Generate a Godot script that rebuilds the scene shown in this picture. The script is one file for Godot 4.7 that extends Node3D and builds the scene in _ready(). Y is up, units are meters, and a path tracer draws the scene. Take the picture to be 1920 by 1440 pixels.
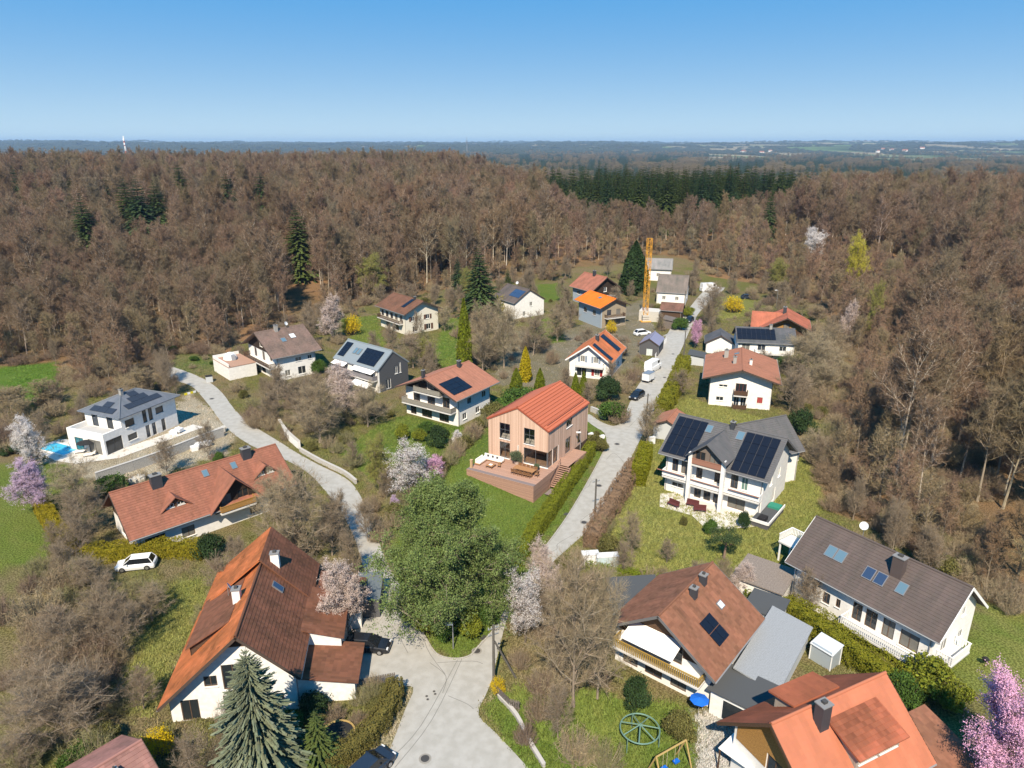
extends Node3D
# A spring village of pitched-roof houses at the edge of a bare beech wood, seen from a drone.

const EYE := 48.0
const LENS := 1333.0
const HORIZON := 269.0

var rng := RandomNumberGenerator.new()
var noise := FastNoiseLite.new()
var noise2 := FastNoiseLite.new()
var mats := {}
var taken := {}
var boxes := {}
var tex_cache := {}
var village := PackedVector2Array()
var road_poly := PackedVector2Array()
var footprints := []

# ---------------------------------------------------------------- mesh builder
class MB:
	var v := PackedVector3Array()
	var n := PackedVector3Array()
	var c := PackedColorArray()
	var t := PackedVector2Array()
	var col := Color.WHITE
	func tri(p: Vector3, q: Vector3, r: Vector3, a := Vector2.ZERO, b := Vector2.ZERO, d := Vector2.ZERO) -> void:
		var m := (r - p).cross(q - p).normalized()
		v.append(p); v.append(q); v.append(r)
		n.append(m); n.append(m); n.append(m)
		c.append(col); c.append(col); c.append(col)
		t.append(a); t.append(b); t.append(d)
	func quad(p: Vector3, q: Vector3, r: Vector3, s: Vector3, a := Vector2.ZERO, b := Vector2.ZERO, d := Vector2.ZERO, e := Vector2.ZERO) -> void:
		tri(p, q, r, a, b, d); tri(p, r, s, a, d, e)
	# a box given by an origin corner and three edge vectors
	func box(o: Vector3, x: Vector3, y: Vector3, z: Vector3) -> void:
		if x.cross(y).dot(z) < 0.0:
			o += x; x = -x
		quad(o, o + x, o + x + y, o + y)
		quad(o + z, o + z + y, o + z + x + y, o + z + x)
		quad(o, o + y, o + y + z, o + z)
		quad(o + x, o + x + z, o + x + y + z, o + x + y)
		quad(o, o + z, o + z + x, o + x)
		quad(o + y, o + y + x, o + y + x + z, o + y + z)
	func cbox(ctr: Vector3, s: Vector3) -> void:
		box(ctr - s / 2.0, Vector3(s.x, 0, 0), Vector3(0, s.y, 0), Vector3(0, 0, s.z))
	# a tapered tube with k sides
	func tube(p: Vector3, q: Vector3, r0: float, r1: float, k := 5, caps := false) -> void:
		var d := (q - p).normalized()
		var a := d.cross(Vector3.UP if absf(d.y) < 0.9 else Vector3.RIGHT).normalized()
		var b := a.cross(d)
		for i in k:
			var u := TAU * i / k
			var w := TAU * (i + 1) / k
			var e0 := a * cos(u) + b * sin(u)
			var e1 := a * cos(w) + b * sin(w)
			quad(p + e0 * r0, p + e1 * r0, q + e1 * r1, q + e0 * r1)
			if caps:
				tri(q, q + e0 * r1, q + e1 * r1)
	func merge(o: MB, x: Transform3D) -> void:
		for i in o.v.size():
			v.append(x * o.v[i])
			n.append((x.basis * o.n[i]).normalized())
		c.append_array(o.c); t.append_array(o.t)
	func mesh() -> ArrayMesh:
		var m := ArrayMesh.new()
		if v.is_empty():
			return m
		var a := []
		a.resize(Mesh.ARRAY_MAX)
		a[Mesh.ARRAY_VERTEX] = v
		a[Mesh.ARRAY_NORMAL] = n
		a[Mesh.ARRAY_COLOR] = c
		a[Mesh.ARRAY_TEX_UV] = t
		m.add_surface_from_arrays(Mesh.PRIMITIVE_TRIANGLES, a)
		return m

# ---------------------------------------------------------------- names and parts
func numbered(s: String) -> String:
	var k: int = taken.get(s, 0)
	taken[s] = k + 1
	return s if k == 0 else "%s_%03d" % [s, k]

func metas(o: Node, label: String, category: String, group := "", kind := "") -> void:
	if label: o.set_meta("label", label)
	if category: o.set_meta("category", category)
	if group: o.set_meta("group", group)
	if kind: o.set_meta("kind", kind)

func thing(called: String, label: String, category: String, at := Vector3.ZERO, yaw := 0.0, group := "") -> Node3D:
	var o := Node3D.new()
	o.name = numbered(called)
	add_child(o)
	o.position = at
	o.rotation.y = yaw
	metas(o, label, category, group)
	return o

func part(parent: Node, called: String, m: Mesh, mat: Material, x := Transform3D.IDENTITY) -> MeshInstance3D:
	var o := MeshInstance3D.new()
	o.name = numbered(called) if parent == self else called
	o.mesh = m
	o.material_override = mat
	o.transform = x
	parent.add_child(o, true)
	return o

func bm(s: Vector3) -> Mesh:
	var k := "%.3f_%.3f_%.3f" % [s.x, s.y, s.z]
	if not boxes.has(k):
		var b := MB.new()
		b.cbox(Vector3.ZERO, s)
		boxes[k] = b.mesh()
	return boxes[k]

func pbox(parent: Node, called: String, ctr: Vector3, s: Vector3, mat: Material, b := Basis.IDENTITY) -> MeshInstance3D:
	return part(parent, called, bm(s), mat, Transform3D(b, ctr))

func single(called: String, label: String, category: String, m: Mesh, mat: Material, x := Transform3D.IDENTITY, group := "", kind := "") -> MeshInstance3D:
	var o := part(self, called, m, mat, x)
	metas(o, label, category, group, kind)
	return o

# ---------------------------------------------------------------- materials
func lin(r: float, g: float, b: float) -> Color:
	return Color(r, g, b).linear_to_srgb()

func noise_tex(freq: float, lo: Color, hi: Color, sd: int, size := 512, oct := 4, bump := false) -> NoiseTexture2D:
	var key := "%f%s%s%d%s" % [freq, lo, hi, sd, bump]
	if tex_cache.has(key):
		return tex_cache[key]
	var f := FastNoiseLite.new()
	f.seed = sd
	f.frequency = freq
	f.fractal_octaves = oct
	f.noise_type = FastNoiseLite.TYPE_SIMPLEX
	var t := NoiseTexture2D.new()
	t.width = size; t.height = size
	t.seamless = true
	t.noise = f
	if not bump:
		var g := Gradient.new()
		g.set_color(0, lo); g.set_color(1, hi)
		g.set_offset(0, 0.2); g.set_offset(1, 0.8)
		t.color_ramp = g
	tex_cache[key] = t
	return t

# a plain surface with a fine grain; col is a linear base colour
func mt(key: String, col := Color(0.5, 0.5, 0.5), rough := 0.85, metal := 0.0, grain := 0.0, scale := 0.5) -> StandardMaterial3D:
	if mats.has(key):
		return mats[key]
	var m := StandardMaterial3D.new()
	m.resource_name = key
	m.albedo_color = col.linear_to_srgb()
	m.roughness = rough
	m.metallic = metal
	m.metallic_specular = 0.35
	if grain > 0.0:
		var k := 1.0 - grain
		m.albedo_texture = noise_tex(0.02, Color(k, k, k), Color.WHITE, 5)
		m.uv1_triplanar = true
		m.uv1_world_triplanar = true
		m.uv1_scale = Vector3.ONE * scale
	mats[key] = m
	return m

func leafmat(key: String, rough := 0.75, back := 0.25) -> StandardMaterial3D:
	if mats.has(key):
		return mats[key]
	var m := StandardMaterial3D.new()
	m.resource_name = key
	m.vertex_color_use_as_albedo = true
	m.roughness = rough
	m.metallic_specular = 0.25
	m.cull_mode = BaseMaterial3D.CULL_DISABLED
	if back > 0.0:
		m.backlight_enabled = true
		m.backlight = Color(back, back, back)
	mats[key] = m
	return m

func glass(key := "window glass", col := Color(0.02, 0.025, 0.03)) -> StandardMaterial3D:
	var m := mt(key, col, 0.06)
	m.metallic_specular = 0.6
	return m

# ---------------------------------------------------------------- the photograph's rays
func gp(px: float, py: float, h := 0.0) -> Vector3:
	var pitch := atan2(720.0 - HORIZON, LENS)
	var x := (px - 960.0) / LENS
	var y := -(py - 720.0) / LENS
	var d := Vector3(x, y * cos(pitch) - sin(pitch), -(cos(pitch) + y * sin(pitch)))
	return Vector3(0, EYE, 0) + d * ((h - EYE) / d.y)

# the same on the terrain
func gt(px: float, py: float, up := 0.0) -> Vector3:
	var h := 0.0
	var p := Vector3.ZERO
	for k in 7:
		p = gp(px, py, h + up)
		h = lerpf(h, terrain(p.x, p.z), 0.7)
	p = gp(px, py, h + up)
	return Vector3(p.x, h, p.z)

# how high above the ground at p a point seen at row py stands, and metres per photo pixel there
func rise(p: Vector3, py: float) -> float:
	var a := atan2(720.0 - HORIZON, LENS) + atan((py - 720.0) / LENS)
	return EYE + p.z * tan(a) - p.y

func mpp(p: Vector3) -> float:
	var pitch := atan2(720.0 - HORIZON, LENS)
	return ((EYE - p.y) * sin(pitch) - p.z * cos(pitch)) / LENS

const MAIN := Vector2(4.3, -103.45)
func terrain(x: float, z: float) -> float:
	var d := -z
	# the plot of the timber house lies a little above the lane
	var q := (x - MAIN.x) * 0.863 + (z - MAIN.y) * 0.505
	var r := (x - MAIN.x) * 0.505 - (z - MAIN.y) * 0.863
	var h := 0.0
	if absf(q) < 40.0 and absf(r) < 60.0:
		var a := clampf(remap(q, -5.0, 7.8, 1.9, 0.0), 0.0, 1.9) * smoothstep(-14.0, -8.0, q)
		h += a * smoothstep(-23.0, -12.0, r) * (1.0 - smoothstep(4.5, 10.5, r))
	if d > 240.0:
		var k := x / maxf(d, 1.0)
		h += 8.0 * smoothstep(245.0, 330.0, d)
		var left := 1.0 - smoothstep(-0.09, 0.10, k)
		h += left * 6.5 * smoothstep(240.0, 560.0, d)
		var fall := lerpf(smoothstep(350.0, 850.0, d), smoothstep(820.0, 1500.0, d), left)
		h -= fall * lerpf(36.0, 42.0, left)
		h += noise.get_noise_2d(x * 0.35, z * 0.35) * 3.0 * smoothstep(280.0, 500.0, d)
		if d > 3000.0:
			var w := smoothstep(4200.0, 9000.0, d)
			h += w * (62.0 + 46.0 * noise2.get_noise_2d(x * 0.045, z * 0.03) + 26.0 * noise2.get_noise_2d(x * 0.16 + 900.0, z * 0.12))
			h += 26.0 * smoothstep(9000.0, 15000.0, d) + 30.0 * smoothstep(0.25, 0.8, k) * w + 22.0 * smoothstep(-0.35, -0.75, k) * w
	return h

# open farmland among the far woods
func is_field(x: float, z: float) -> bool:
	var right := smoothstep(0.12, 0.32, x / -z)
	return -z > 3400.0 and noise2.get_noise_2d(x * 0.22, z * 0.10) > lerpf(0.38, -0.02, right)

func poly(a: Array) -> PackedVector2Array:
	var out := PackedVector2Array()
	for k in range(0, a.size(), 2):
		var p := gt(a[k], a[k + 1])
		out.append(Vector2(p.x, p.z))
	return out

func inside(p: PackedVector2Array, x: float, z: float) -> bool:
	return Geometry2D.is_point_in_polygon(Vector2(x, z), p)

# ---------------------------------------------------------------- set-up
func _ready() -> void:
	rng.seed = 7
	noise.seed = 3
	noise.frequency = 0.01
	noise2.seed = 11
	noise2.frequency = 0.01
	var cam := Camera3D.new()
	cam.name = "camera"
	cam.position = Vector3(0, EYE, 0)
	cam.rotation.x = -atan2(720.0 - HORIZON, LENS)
	cam.fov = rad_to_deg(2.0 * atan(720.0 / LENS))
	cam.far = 40000.0
	cam.near = 0.5
	add_child(cam)
	var env := Environment.new()
	env.background_mode = Environment.BG_SKY
	var sky := Sky.new()
	var sm := ProceduralSkyMaterial.new()
	sm.sky_top_color = Color(0.08, 0.475, 0.715)
	sm.sky_horizon_color = Color(0.65, 0.735, 0.77)
	sm.sky_curve = 0.065
	sm.sky_energy_multiplier = 1.0
	sm.ground_bottom_color = Color(0.30, 0.33, 0.30)
	sm.ground_horizon_color = Color(0.6, 0.7, 0.76)
	sm.sun_angle_max = 1.0
	sky.sky_material = sm
	env.sky = sky
	env.tonemap_mode = Environment.TONE_MAPPER_LINEAR
	env.tonemap_exposure = 1.66
	env.sdfgi_enabled = true
	env.ssao_enabled = true
	env.ssil_enabled = true
	env.fog_enabled = true
	env.fog_density = 0.000062
	env.fog_light_color = Color(0.68, 0.81, 0.94)
	var we := WorldEnvironment.new()
	we.name = "world_environment"
	we.environment = env
	add_child(we)
	var sun := DirectionalLight3D.new()
	sun.name = "sun"
	sun.light_energy = 1.6
	sun.light_color = Color(1.0, 0.94, 0.845)
	sun.light_angular_distance = 0.5
	sun.shadow_enabled = true
	add_child(sun)
	# the sun stands behind the camera and a little to its left, 48 degrees up
	var az := deg_to_rad(8.0)
	var el := deg_to_rad(47.0)
	sun.look_at_from_position(Vector3.ZERO, Vector3(sin(az) * cos(el), -sin(el), -cos(az) * cos(el)))
	build_ground()
	build_roads()
	build_main_house()
	build_houses()
	build_objects()
	build_plants()
	build_grass()
	build_forest()
	build_far()

# ---------------------------------------------------------------- ground
var zones := []
func zone(a: Array, lo: Color, hi: Color) -> void:
	var p := poly(a)
	var b := Rect2(p[0], Vector2.ZERO)
	for q in p:
		b = b.expand(q)
	zones.append([p, b, lo, hi])

func ground_color(x: float, z: float) -> Color:
	var d := -z
	var far := Vector2(x, z).length()
	var k := noise.get_noise_2d(x * 9.0, z * 9.0) * 0.5 + 0.5
	var k2 := noise2.get_noise_2d(x * 2.3, z * 2.3) * 0.5 + 0.5
	if d > 300.0 and far > 420.0:
		if d < 3000.0:
			return Color(0.06, 0.06, 0.035).lerp(Color(0.10, 0.075, 0.05), k)
		# far country: woods with fields between them
		if is_field(x, z):
			var g := noise.get_noise_2d(x * 0.3 + 77.0, z * 0.1)
			return Color(0.46, 0.38, 0.24) if g > 0.05 else Color(0.16, 0.24, 0.08) if g > -0.15 else Color(0.36, 0.3, 0.19)
		return Color(0.022, 0.034, 0.02).lerp(Color(0.07, 0.055, 0.04), smoothstep(0.35, 0.75, k2))
	var jx := x + noise.get_noise_2d(x * 30.0, z * 30.0) * 0.9
	var jz := z + noise.get_noise_2d(x * 30.0 + 500.0, z * 30.0) * 0.9
	for s in zones:
		if s[1].has_point(Vector2(jx, jz)) and inside(s[0], jx, jz):
			var a: Color = s[2]
			var mix := clampf(k * 0.9 + k2 * 0.6 + noise.get_noise_2d(x * 45.0, z * 45.0) * 0.5 - 0.25, 0.0, 1.0)
			return a.lerp(s[3], mix)
	if inside(village, x, z):
		return Color(0.15, 0.155, 0.05).lerp(Color(0.21, 0.165, 0.095), smoothstep(0.3, 0.7, k2 * 0.5 + k * 0.5 + noise.get_noise_2d(x * 45.0, z * 45.0) * 0.3))
	return Color(0.30, 0.18, 0.10).lerp(Color(0.17, 0.125, 0.07), smoothstep(0.3, 0.75, k * 0.5 + k2 * 0.5))

func lines(fine0: float, fine1: float, step: float, lo: float, hi: float) -> PackedFloat32Array:
	var a := PackedFloat32Array()
	var v := fine0
	var s := step
	var down := PackedFloat32Array()
	while v > lo:
		s *= 1.1
		v -= s
		down.append(v)
	down.reverse()
	a.append_array(down)
	v = fine0
	while v < fine1:
		a.append(v)
		v += step
	s = step
	while v < hi:
		a.append(v)
		s *= 1.1
		v += s
	a.append(v)
	return a

func build_ground() -> void:
	village = poly([-500, 770, -200, 740, 0, 690, 105, 678, 118, 720, 200, 738, 300, 702, 330, 668, 420, 668, 450, 642, 560, 603, 640, 590, 700, 568, 860, 538, 1000, 516, 1060, 503, 1160, 495, 1230, 478, 1290, 485, 1330, 518, 1420, 532, 1540, 575, 1575, 640, 1590, 700, 1562, 800, 1537, 900, 1545, 960, 1640, 980, 1750, 1060, 1850, 1130, 1960, 1180, 2300, 1300, 2700, 1700, -900, 1700])
	var fresh := Color(0.105, 0.165, 0.03)
	var fresh2 := Color(0.155, 0.195, 0.045)
	var dry := Color(0.175, 0.195, 0.05)
	var dry2 := Color(0.25, 0.24, 0.08)
	zone([1128, 852, 1100, 905, 1060, 972, 1005, 1048, 925, 1180, 880, 1228, 825, 1228, 728, 1060, 740, 980, 830, 880, 915, 800, 940, 780, 1100, 775, 1135, 815], fresh, fresh2)
	zone([1215, 840, 1170, 960, 1090, 1062, 1240, 1085, 1480, 1085, 1545, 965, 1525, 860, 1480, 830, 1300, 790], dry, dry2)
	zone([1790, 1200, 1840, 1130, 2100, 1200, 2100, 1420, 1830, 1300, 1760, 1250], fresh, dry2)
	zone([905, 1320, 960, 1290, 1040, 1290, 1140, 1300, 1290, 1325, 1310, 1480, 1010, 1480], Color(0.09, 0.15, 0.025), dry)
	zone([400, 1075, 320, 1095, 255, 1200, 225, 1310, 290, 1345, 320, 1270, 385, 1130], dry, dry2)
	zone([340, 1130, 385, 1110, 385, 1160, 345, 1160], Color(0.42, 0.32, 0.17), Color(0.45, 0.35, 0.2))
	zone([-100, 880, 30, 868, 130, 872, 190, 960, 60, 1060, -200, 1080], fresh, dry)
	zone([-200, 700, 0, 688, 104, 680, 112, 722, 62, 764, 0, 772, -200, 800], Color(0.085, 0.17, 0.025), Color(0.13, 0.2, 0.04))
	zone([640, 850, 700, 800, 760, 778, 870, 800, 840, 850, 770, 905, 700, 905], Color(0.085, 0.15, 0.025), dry)
	zone([640, 596, 705, 592, 725, 655, 670, 660], Color(0.1, 0.16, 0.03), dry)
	zone([836, 595, 880, 600, 870, 700, 800, 690], Color(0.1, 0.17, 0.03), dry)
	zone([1000, 590, 1050, 598, 1060, 640, 990, 650], Color(0.1, 0.17, 0.03), dry)
	zone([990, 535, 1060, 530, 1060, 560, 1010, 570], Color(0.1, 0.17, 0.03), dry)
	zone([1330, 560, 1420, 550, 1420, 590, 1350, 600], dry, dry2)
	zone([1230, 770, 1290, 745, 1450, 790, 1480, 830, 1290, 800], dry, dry2)
	zone([60, 880, 100, 850, 330, 770, 350, 735, 400, 770, 440, 820, 425, 850, 300, 890, 200, 905], Color(0.47, 0.42, 0.34), Color(0.36, 0.30, 0.21))
	zone([1300, 1345, 1345, 1320, 1410, 1325, 1430, 1380, 1350, 1480, 1310, 1480], Color(0.42, 0.41, 0.38), Color(0.47, 0.45, 0.42))
	zone([630, 1480, 690, 1380, 735, 1300, 748, 1272, 785, 1290, 720, 1480], Color(0.34, 0.29, 0.2), Color(0.26, 0.23, 0.14))
	zone([903, 1310, 935, 1300, 1060, 1480, 1000, 1480], Color(0.36, 0.3, 0.2), Color(0.15, 0.17, 0.05))
	zone([1180, 750, 1190, 742, 1165, 800, 1125, 785, 1110, 770], Color(0.22, 0.17, 0.09), Color(0.14, 0.14, 0.05))
	zone([960, 620, 1060, 620, 1210, 560, 1230, 620, 1190, 690, 1060, 730, 920, 720], Color(0.26, 0.23, 0.19), Color(0.18, 0.16, 0.09))
	zone([290, 690, 330, 660, 420, 665, 420, 700, 390, 705], Color(0.09, 0.15, 0.03), Color(0.2, 0.17, 0.09))
	var xs := lines(-95.0, 100.0, 1.3, -16000.0, 16000.0)
	var zs := lines(-280.0, -30.0, 1.3, -19000.0, 260.0)
	var w := xs.size()
	var vv := PackedVector3Array()
	var cc := PackedColorArray()
	var nn := PackedVector3Array()
	var ii := PackedInt32Array()
	for z in zs:
		for x in xs:
			vv.append(Vector3(x, terrain(x, z), z))
			cc.append(ground_color(x, z))
	for j in zs.size():
		for i in w:
			var a := vv[j * w + maxi(i - 1, 0)]
			var b := vv[j * w + mini(i + 1, w - 1)]
			var c := vv[maxi(j - 1, 0) * w + i]
			var d := vv[mini(j + 1, zs.size() - 1) * w + i]
			nn.append((d - c).cross(b - a).normalized())
			if i < w - 1 and j < zs.size() - 1:
				var o := j * w + i
				ii.append_array(PackedInt32Array([o, o + 1, o + w + 1, o, o + w + 1, o + w]))
	var arr := []
	arr.resize(Mesh.ARRAY_MAX)
	arr[Mesh.ARRAY_VERTEX] = vv
	arr[Mesh.ARRAY_NORMAL] = nn
	arr[Mesh.ARRAY_COLOR] = cc
	arr[Mesh.ARRAY_INDEX] = ii
	var m := ArrayMesh.new()
	m.add_surface_from_arrays(Mesh.PRIMITIVE_TRIANGLES, arr)
	var g := StandardMaterial3D.new()
	g.resource_name = "soil and grass"
	g.vertex_color_use_as_albedo = true
	g.roughness = 0.95
	g.metallic_specular = 0.15
	g.albedo_texture = noise_tex(0.045, Color(0.64, 0.64, 0.6), Color(1.0, 1.0, 1.0), 21, 1024, 7)
	g.uv1_triplanar = true
	g.uv1_world_triplanar = true
	g.uv1_scale = Vector3.ONE * 0.07
	var o := part(self, "ground", m, g)
	metas(o, "", "", "", "structure")

# a flat sheet from an outline in world metres
func sheet(p: PackedVector2Array, y: float, follow := false) -> MB:
	var b := MB.new()
	var t := Geometry2D.triangulate_polygon(p)
	for k in range(0, t.size(), 3):
		var q := []
		for j in 3:
			var s := p[t[k + j]]
			q.append(Vector3(s.x, y + (terrain(s.x, s.y) if follow else 0.0), s.y))
		if (q[2] - q[0]).cross(q[1] - q[0]).y < 0.0:
			b.tri(q[0], q[2], q[1])
		else:
			b.tri(q[0], q[1], q[2])
	return b

# a ribbon along points, of width w, lying at height y, with optional body
func ribbon(pts: Array, w: float, y: float, tall := 0.0) -> MB:
	var b := MB.new()
	for k in pts.size() - 1:
		var p: Vector3 = pts[k]
		var q: Vector3 = pts[k + 1]
		var s := (q - p).cross(Vector3.UP).normalized() * w / 2.0
		p.y += y; q.y += y
		if tall > 0.0:
			var up := Vector3(0, tall, 0)
			b.box(p - s, q - p, up, s * 2.0)
		else:
			b.quad(p - s, q - s, q + s, p + s)
	return b

func pix(a: Array) -> Array:
	var out := []
	for k in range(0, a.size(), 2):
		out.append(gt(a[k], a[k + 1]))
	return out

# the same points with rounded corners
func smooth(pts: Array, n := 4) -> Array:
	var out := []
	for k in pts.size() - 1:
		var a: Vector3 = pts[maxi(k - 1, 0)]
		var b: Vector3 = pts[k]
		var c: Vector3 = pts[k + 1]
		var d: Vector3 = pts[mini(k + 2, pts.size() - 1)]
		for j in n:
			out.append(b.cubic_interpolate(c, a, d, float(j) / n))
	out.append(pts[-1])
	return out

func build_roads() -> void:
	var edge := smooth(pix([700, 1500, 715, 1440, 735, 1395, 760, 1330, 775, 1290, 740, 1287, 650, 1282, 665, 1190, 662, 1110, 690, 1090, 680, 1060, 665, 1010, 640, 960, 605, 915, 575, 885, 530, 860, 470, 835, 422, 800, 392, 760, 360, 725, 325, 712, 290, 690,
		300, 678, 318, 686, 345, 695, 385, 712, 415, 735, 440, 768, 470, 795, 520, 826, 558, 850, 600, 873, 645, 895, 668, 917, 690, 960, 712, 1020, 728, 1060, 745, 1090, 765, 1125, 785, 1165, 808, 1210, 825, 1228, 855, 1234, 880, 1228, 895, 1213, 905, 1200, 925, 1180, 950, 1140, 975, 1100, 1005, 1048, 1060, 972, 1100, 905, 1128, 852, 1137, 830, 1133, 812, 1115, 800, 1098, 786,
		1105, 777, 1125, 790, 1150, 799, 1165, 791, 1174, 772, 1185, 745, 1195, 725, 1212, 700, 1228, 670, 1240, 645, 1255, 620, 1264, 603, 1290, 580, 1310, 556, 1330, 538, 1360, 538, 1337, 560, 1312, 585, 1303, 600, 1293, 620, 1280, 650, 1262, 690, 1240, 735, 1226, 770, 1212, 800, 1190, 845, 1165, 895, 1130, 950, 1100, 995, 1075, 1020, 1030, 1060, 985, 1110, 955, 1150, 940, 1200, 927, 1255, 922, 1277, 910, 1305, 897, 1340, 930, 1375, 990, 1440, 1035, 1500]), 3)
	for p in edge:
		road_poly.append(Vector2(p.x, p.z))
	var m := StandardMaterial3D.new()
	m.resource_name = "pale worn asphalt"
	m.albedo_color = lin(0.365, 0.355, 0.33)
	m.roughness = 0.93
	m.metallic_specular = 0.2
	m.albedo_texture = noise_tex(0.01, Color(0.94, 0.938, 0.93), Color.WHITE, 31, 1024, 9)
	m.uv1_triplanar = true
	m.uv1_world_triplanar = true
	m.uv1_scale = Vector3.ONE * 0.06
	var road := part(self, "road", sheet(road_poly, 0.03).mesh(), m)
	metas(road, "", "", "", "structure")
	# tar-filled cracks and mended trenches
	var tar := mt("tar", Color(0.17, 0.165, 0.155), 0.8)
	var mend := mt("mended asphalt", Color(0.325, 0.318, 0.30), 0.95, 0.0, 0.1)
	for c in [[1085, 935, 1092, 920, 1104, 912, 1108, 903, 1117, 899], [1005, 1072, 1020, 1055, 1025, 1040, 1044, 1030, 1046, 1020, 1075, 1003], [770, 1080, 790, 1160, 800, 1215, 835, 1265], [1137, 862, 1150, 850, 1165, 862, 1178, 880],
		[840, 1305, 875, 1320, 888, 1330], [806, 1243, 836, 1268, 830, 1300], [700, 1120, 740, 1180, 765, 1225], [730, 1425, 790, 1360, 862, 1230], [740, 1440, 810, 1350, 868, 1232], [1180, 800, 1200, 780], [905, 1245, 885, 1240, 820, 1243], [1087, 978, 1110, 962, 1100, 990]]:
		part(road, "crack", ribbon(smooth(pix(c), 4), 0.055, 0.036).mesh(), tar)
	for c in [[[1196, 705, 1222, 722], 0.8], [[1225, 640, 1262, 622], 0.7], [[1150, 780, 1172, 790], 0.6]]:
		part(road, "trench_patch", ribbon(pix(c[0]), c[1], 0.034).mesh(), mend)
	# iron covers
	var iron := mt("cast iron", Color(0.09, 0.085, 0.08), 0.6, 0.5)
	var rim := mt("cover rim", Color(0.24, 0.225, 0.2), 0.9)
	for c in [[894, 1221, 1.0], [797, 1423, 1.0], [1123, 911, 1.0], [1095, 980, 1.0], [1157, 833, 1.0], [397, 748, 1.0], [1246, 708, 0.8], [1262, 664, 0.8], [814, 1297, 0.28], [816, 1302, 0.28], [800, 1306, 0.28], [802, 1312, 0.28]]:
		var p := gt(c[0], c[1])
		var cover := part(road, "manhole_rim", disc(0.52 * c[2], 0.05), rim, Transform3D(Basis.IDENTITY, p + Vector3(0, 0.0, 0)))
		part(cover, "manhole_cover", disc(0.36 * c[2], 0.06), iron)
	for c in [[907, 1196], [1061, 964]]:
		var p := gt(c[0], c[1])
		pbox(road, "drain_grate", p + Vector3(0, 0.02, 0), Vector3(0.75, 0.06, 0.5), iron, Basis(Vector3.UP, 1.05))
	# kerb stones round the point of the timber house's plot
	var kerb := mt("kerb stone", Color(0.42, 0.40, 0.36), 0.9, 0.0, 0.2)
	var kr := Node3D.new()
	kr.name = "kerb"
	kr.set_meta("kind", "structure")
	add_child(kr)
	var kp := smooth(pix([742, 1090, 763, 1126, 783, 1166, 806, 1211, 824, 1230, 855, 1236, 881, 1230, 897, 1213, 926, 1181, 951, 1141, 976, 1101, 1006, 1049, 1061, 973, 1101, 906, 1129, 853, 1138, 830, 1134, 811]), 6)
	for k in kp.size() - 1:
		part(kr, "kerb_stone", ribbon([kp[k], kp[k] + (kp[k + 1] - kp[k]) * 0.985], 0.16, -0.05, 0.17).mesh(), kerb)

func disc(r: float, h: float, k := 16) -> Mesh:
	var key := "disc%f_%f_%d" % [r, h, k]
	if not boxes.has(key):
		var b := MB.new()
		b.tube(Vector3.ZERO, Vector3(0, h, 0), r, r, k, true)
		boxes[key] = b.mesh()
	return boxes[key]

# ---------------------------------------------------------------- plants
func rnd(a: float, b: float) -> float:
	return rng.randf_range(a, b)

func rdir() -> Vector3:
	var z := rnd(-1, 1)
	var u := rnd(0, TAU)
	var r := sqrt(1.0 - z * z)
	return Vector3(r * cos(u), z, r * sin(u))

func vary(c: Color, k: float) -> Color:
	var s := 1.0 + rnd(-k, k)
	return Color(c.r * s * (1.0 + rnd(-0.06, 0.06)), c.g * s, c.b * s * (1.0 + rnd(-0.06, 0.06)))

# one thin bent twig
func twig(b: MB, p: Vector3, d: Vector3, l: float, w: float) -> Vector3:
	var s := d.cross(rdir()).normalized() * w
	var q := p + d * l * 0.55 + rdir() * l * 0.08
	var e := p + (d + Vector3(0, 0.25, 0) + rdir() * 0.25).normalized() * l
	b.quad(p - s, p + s, q + s * 0.7, q - s * 0.7)
	b.tri(q - s * 0.7, q + s * 0.7, e)
	return e

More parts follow.
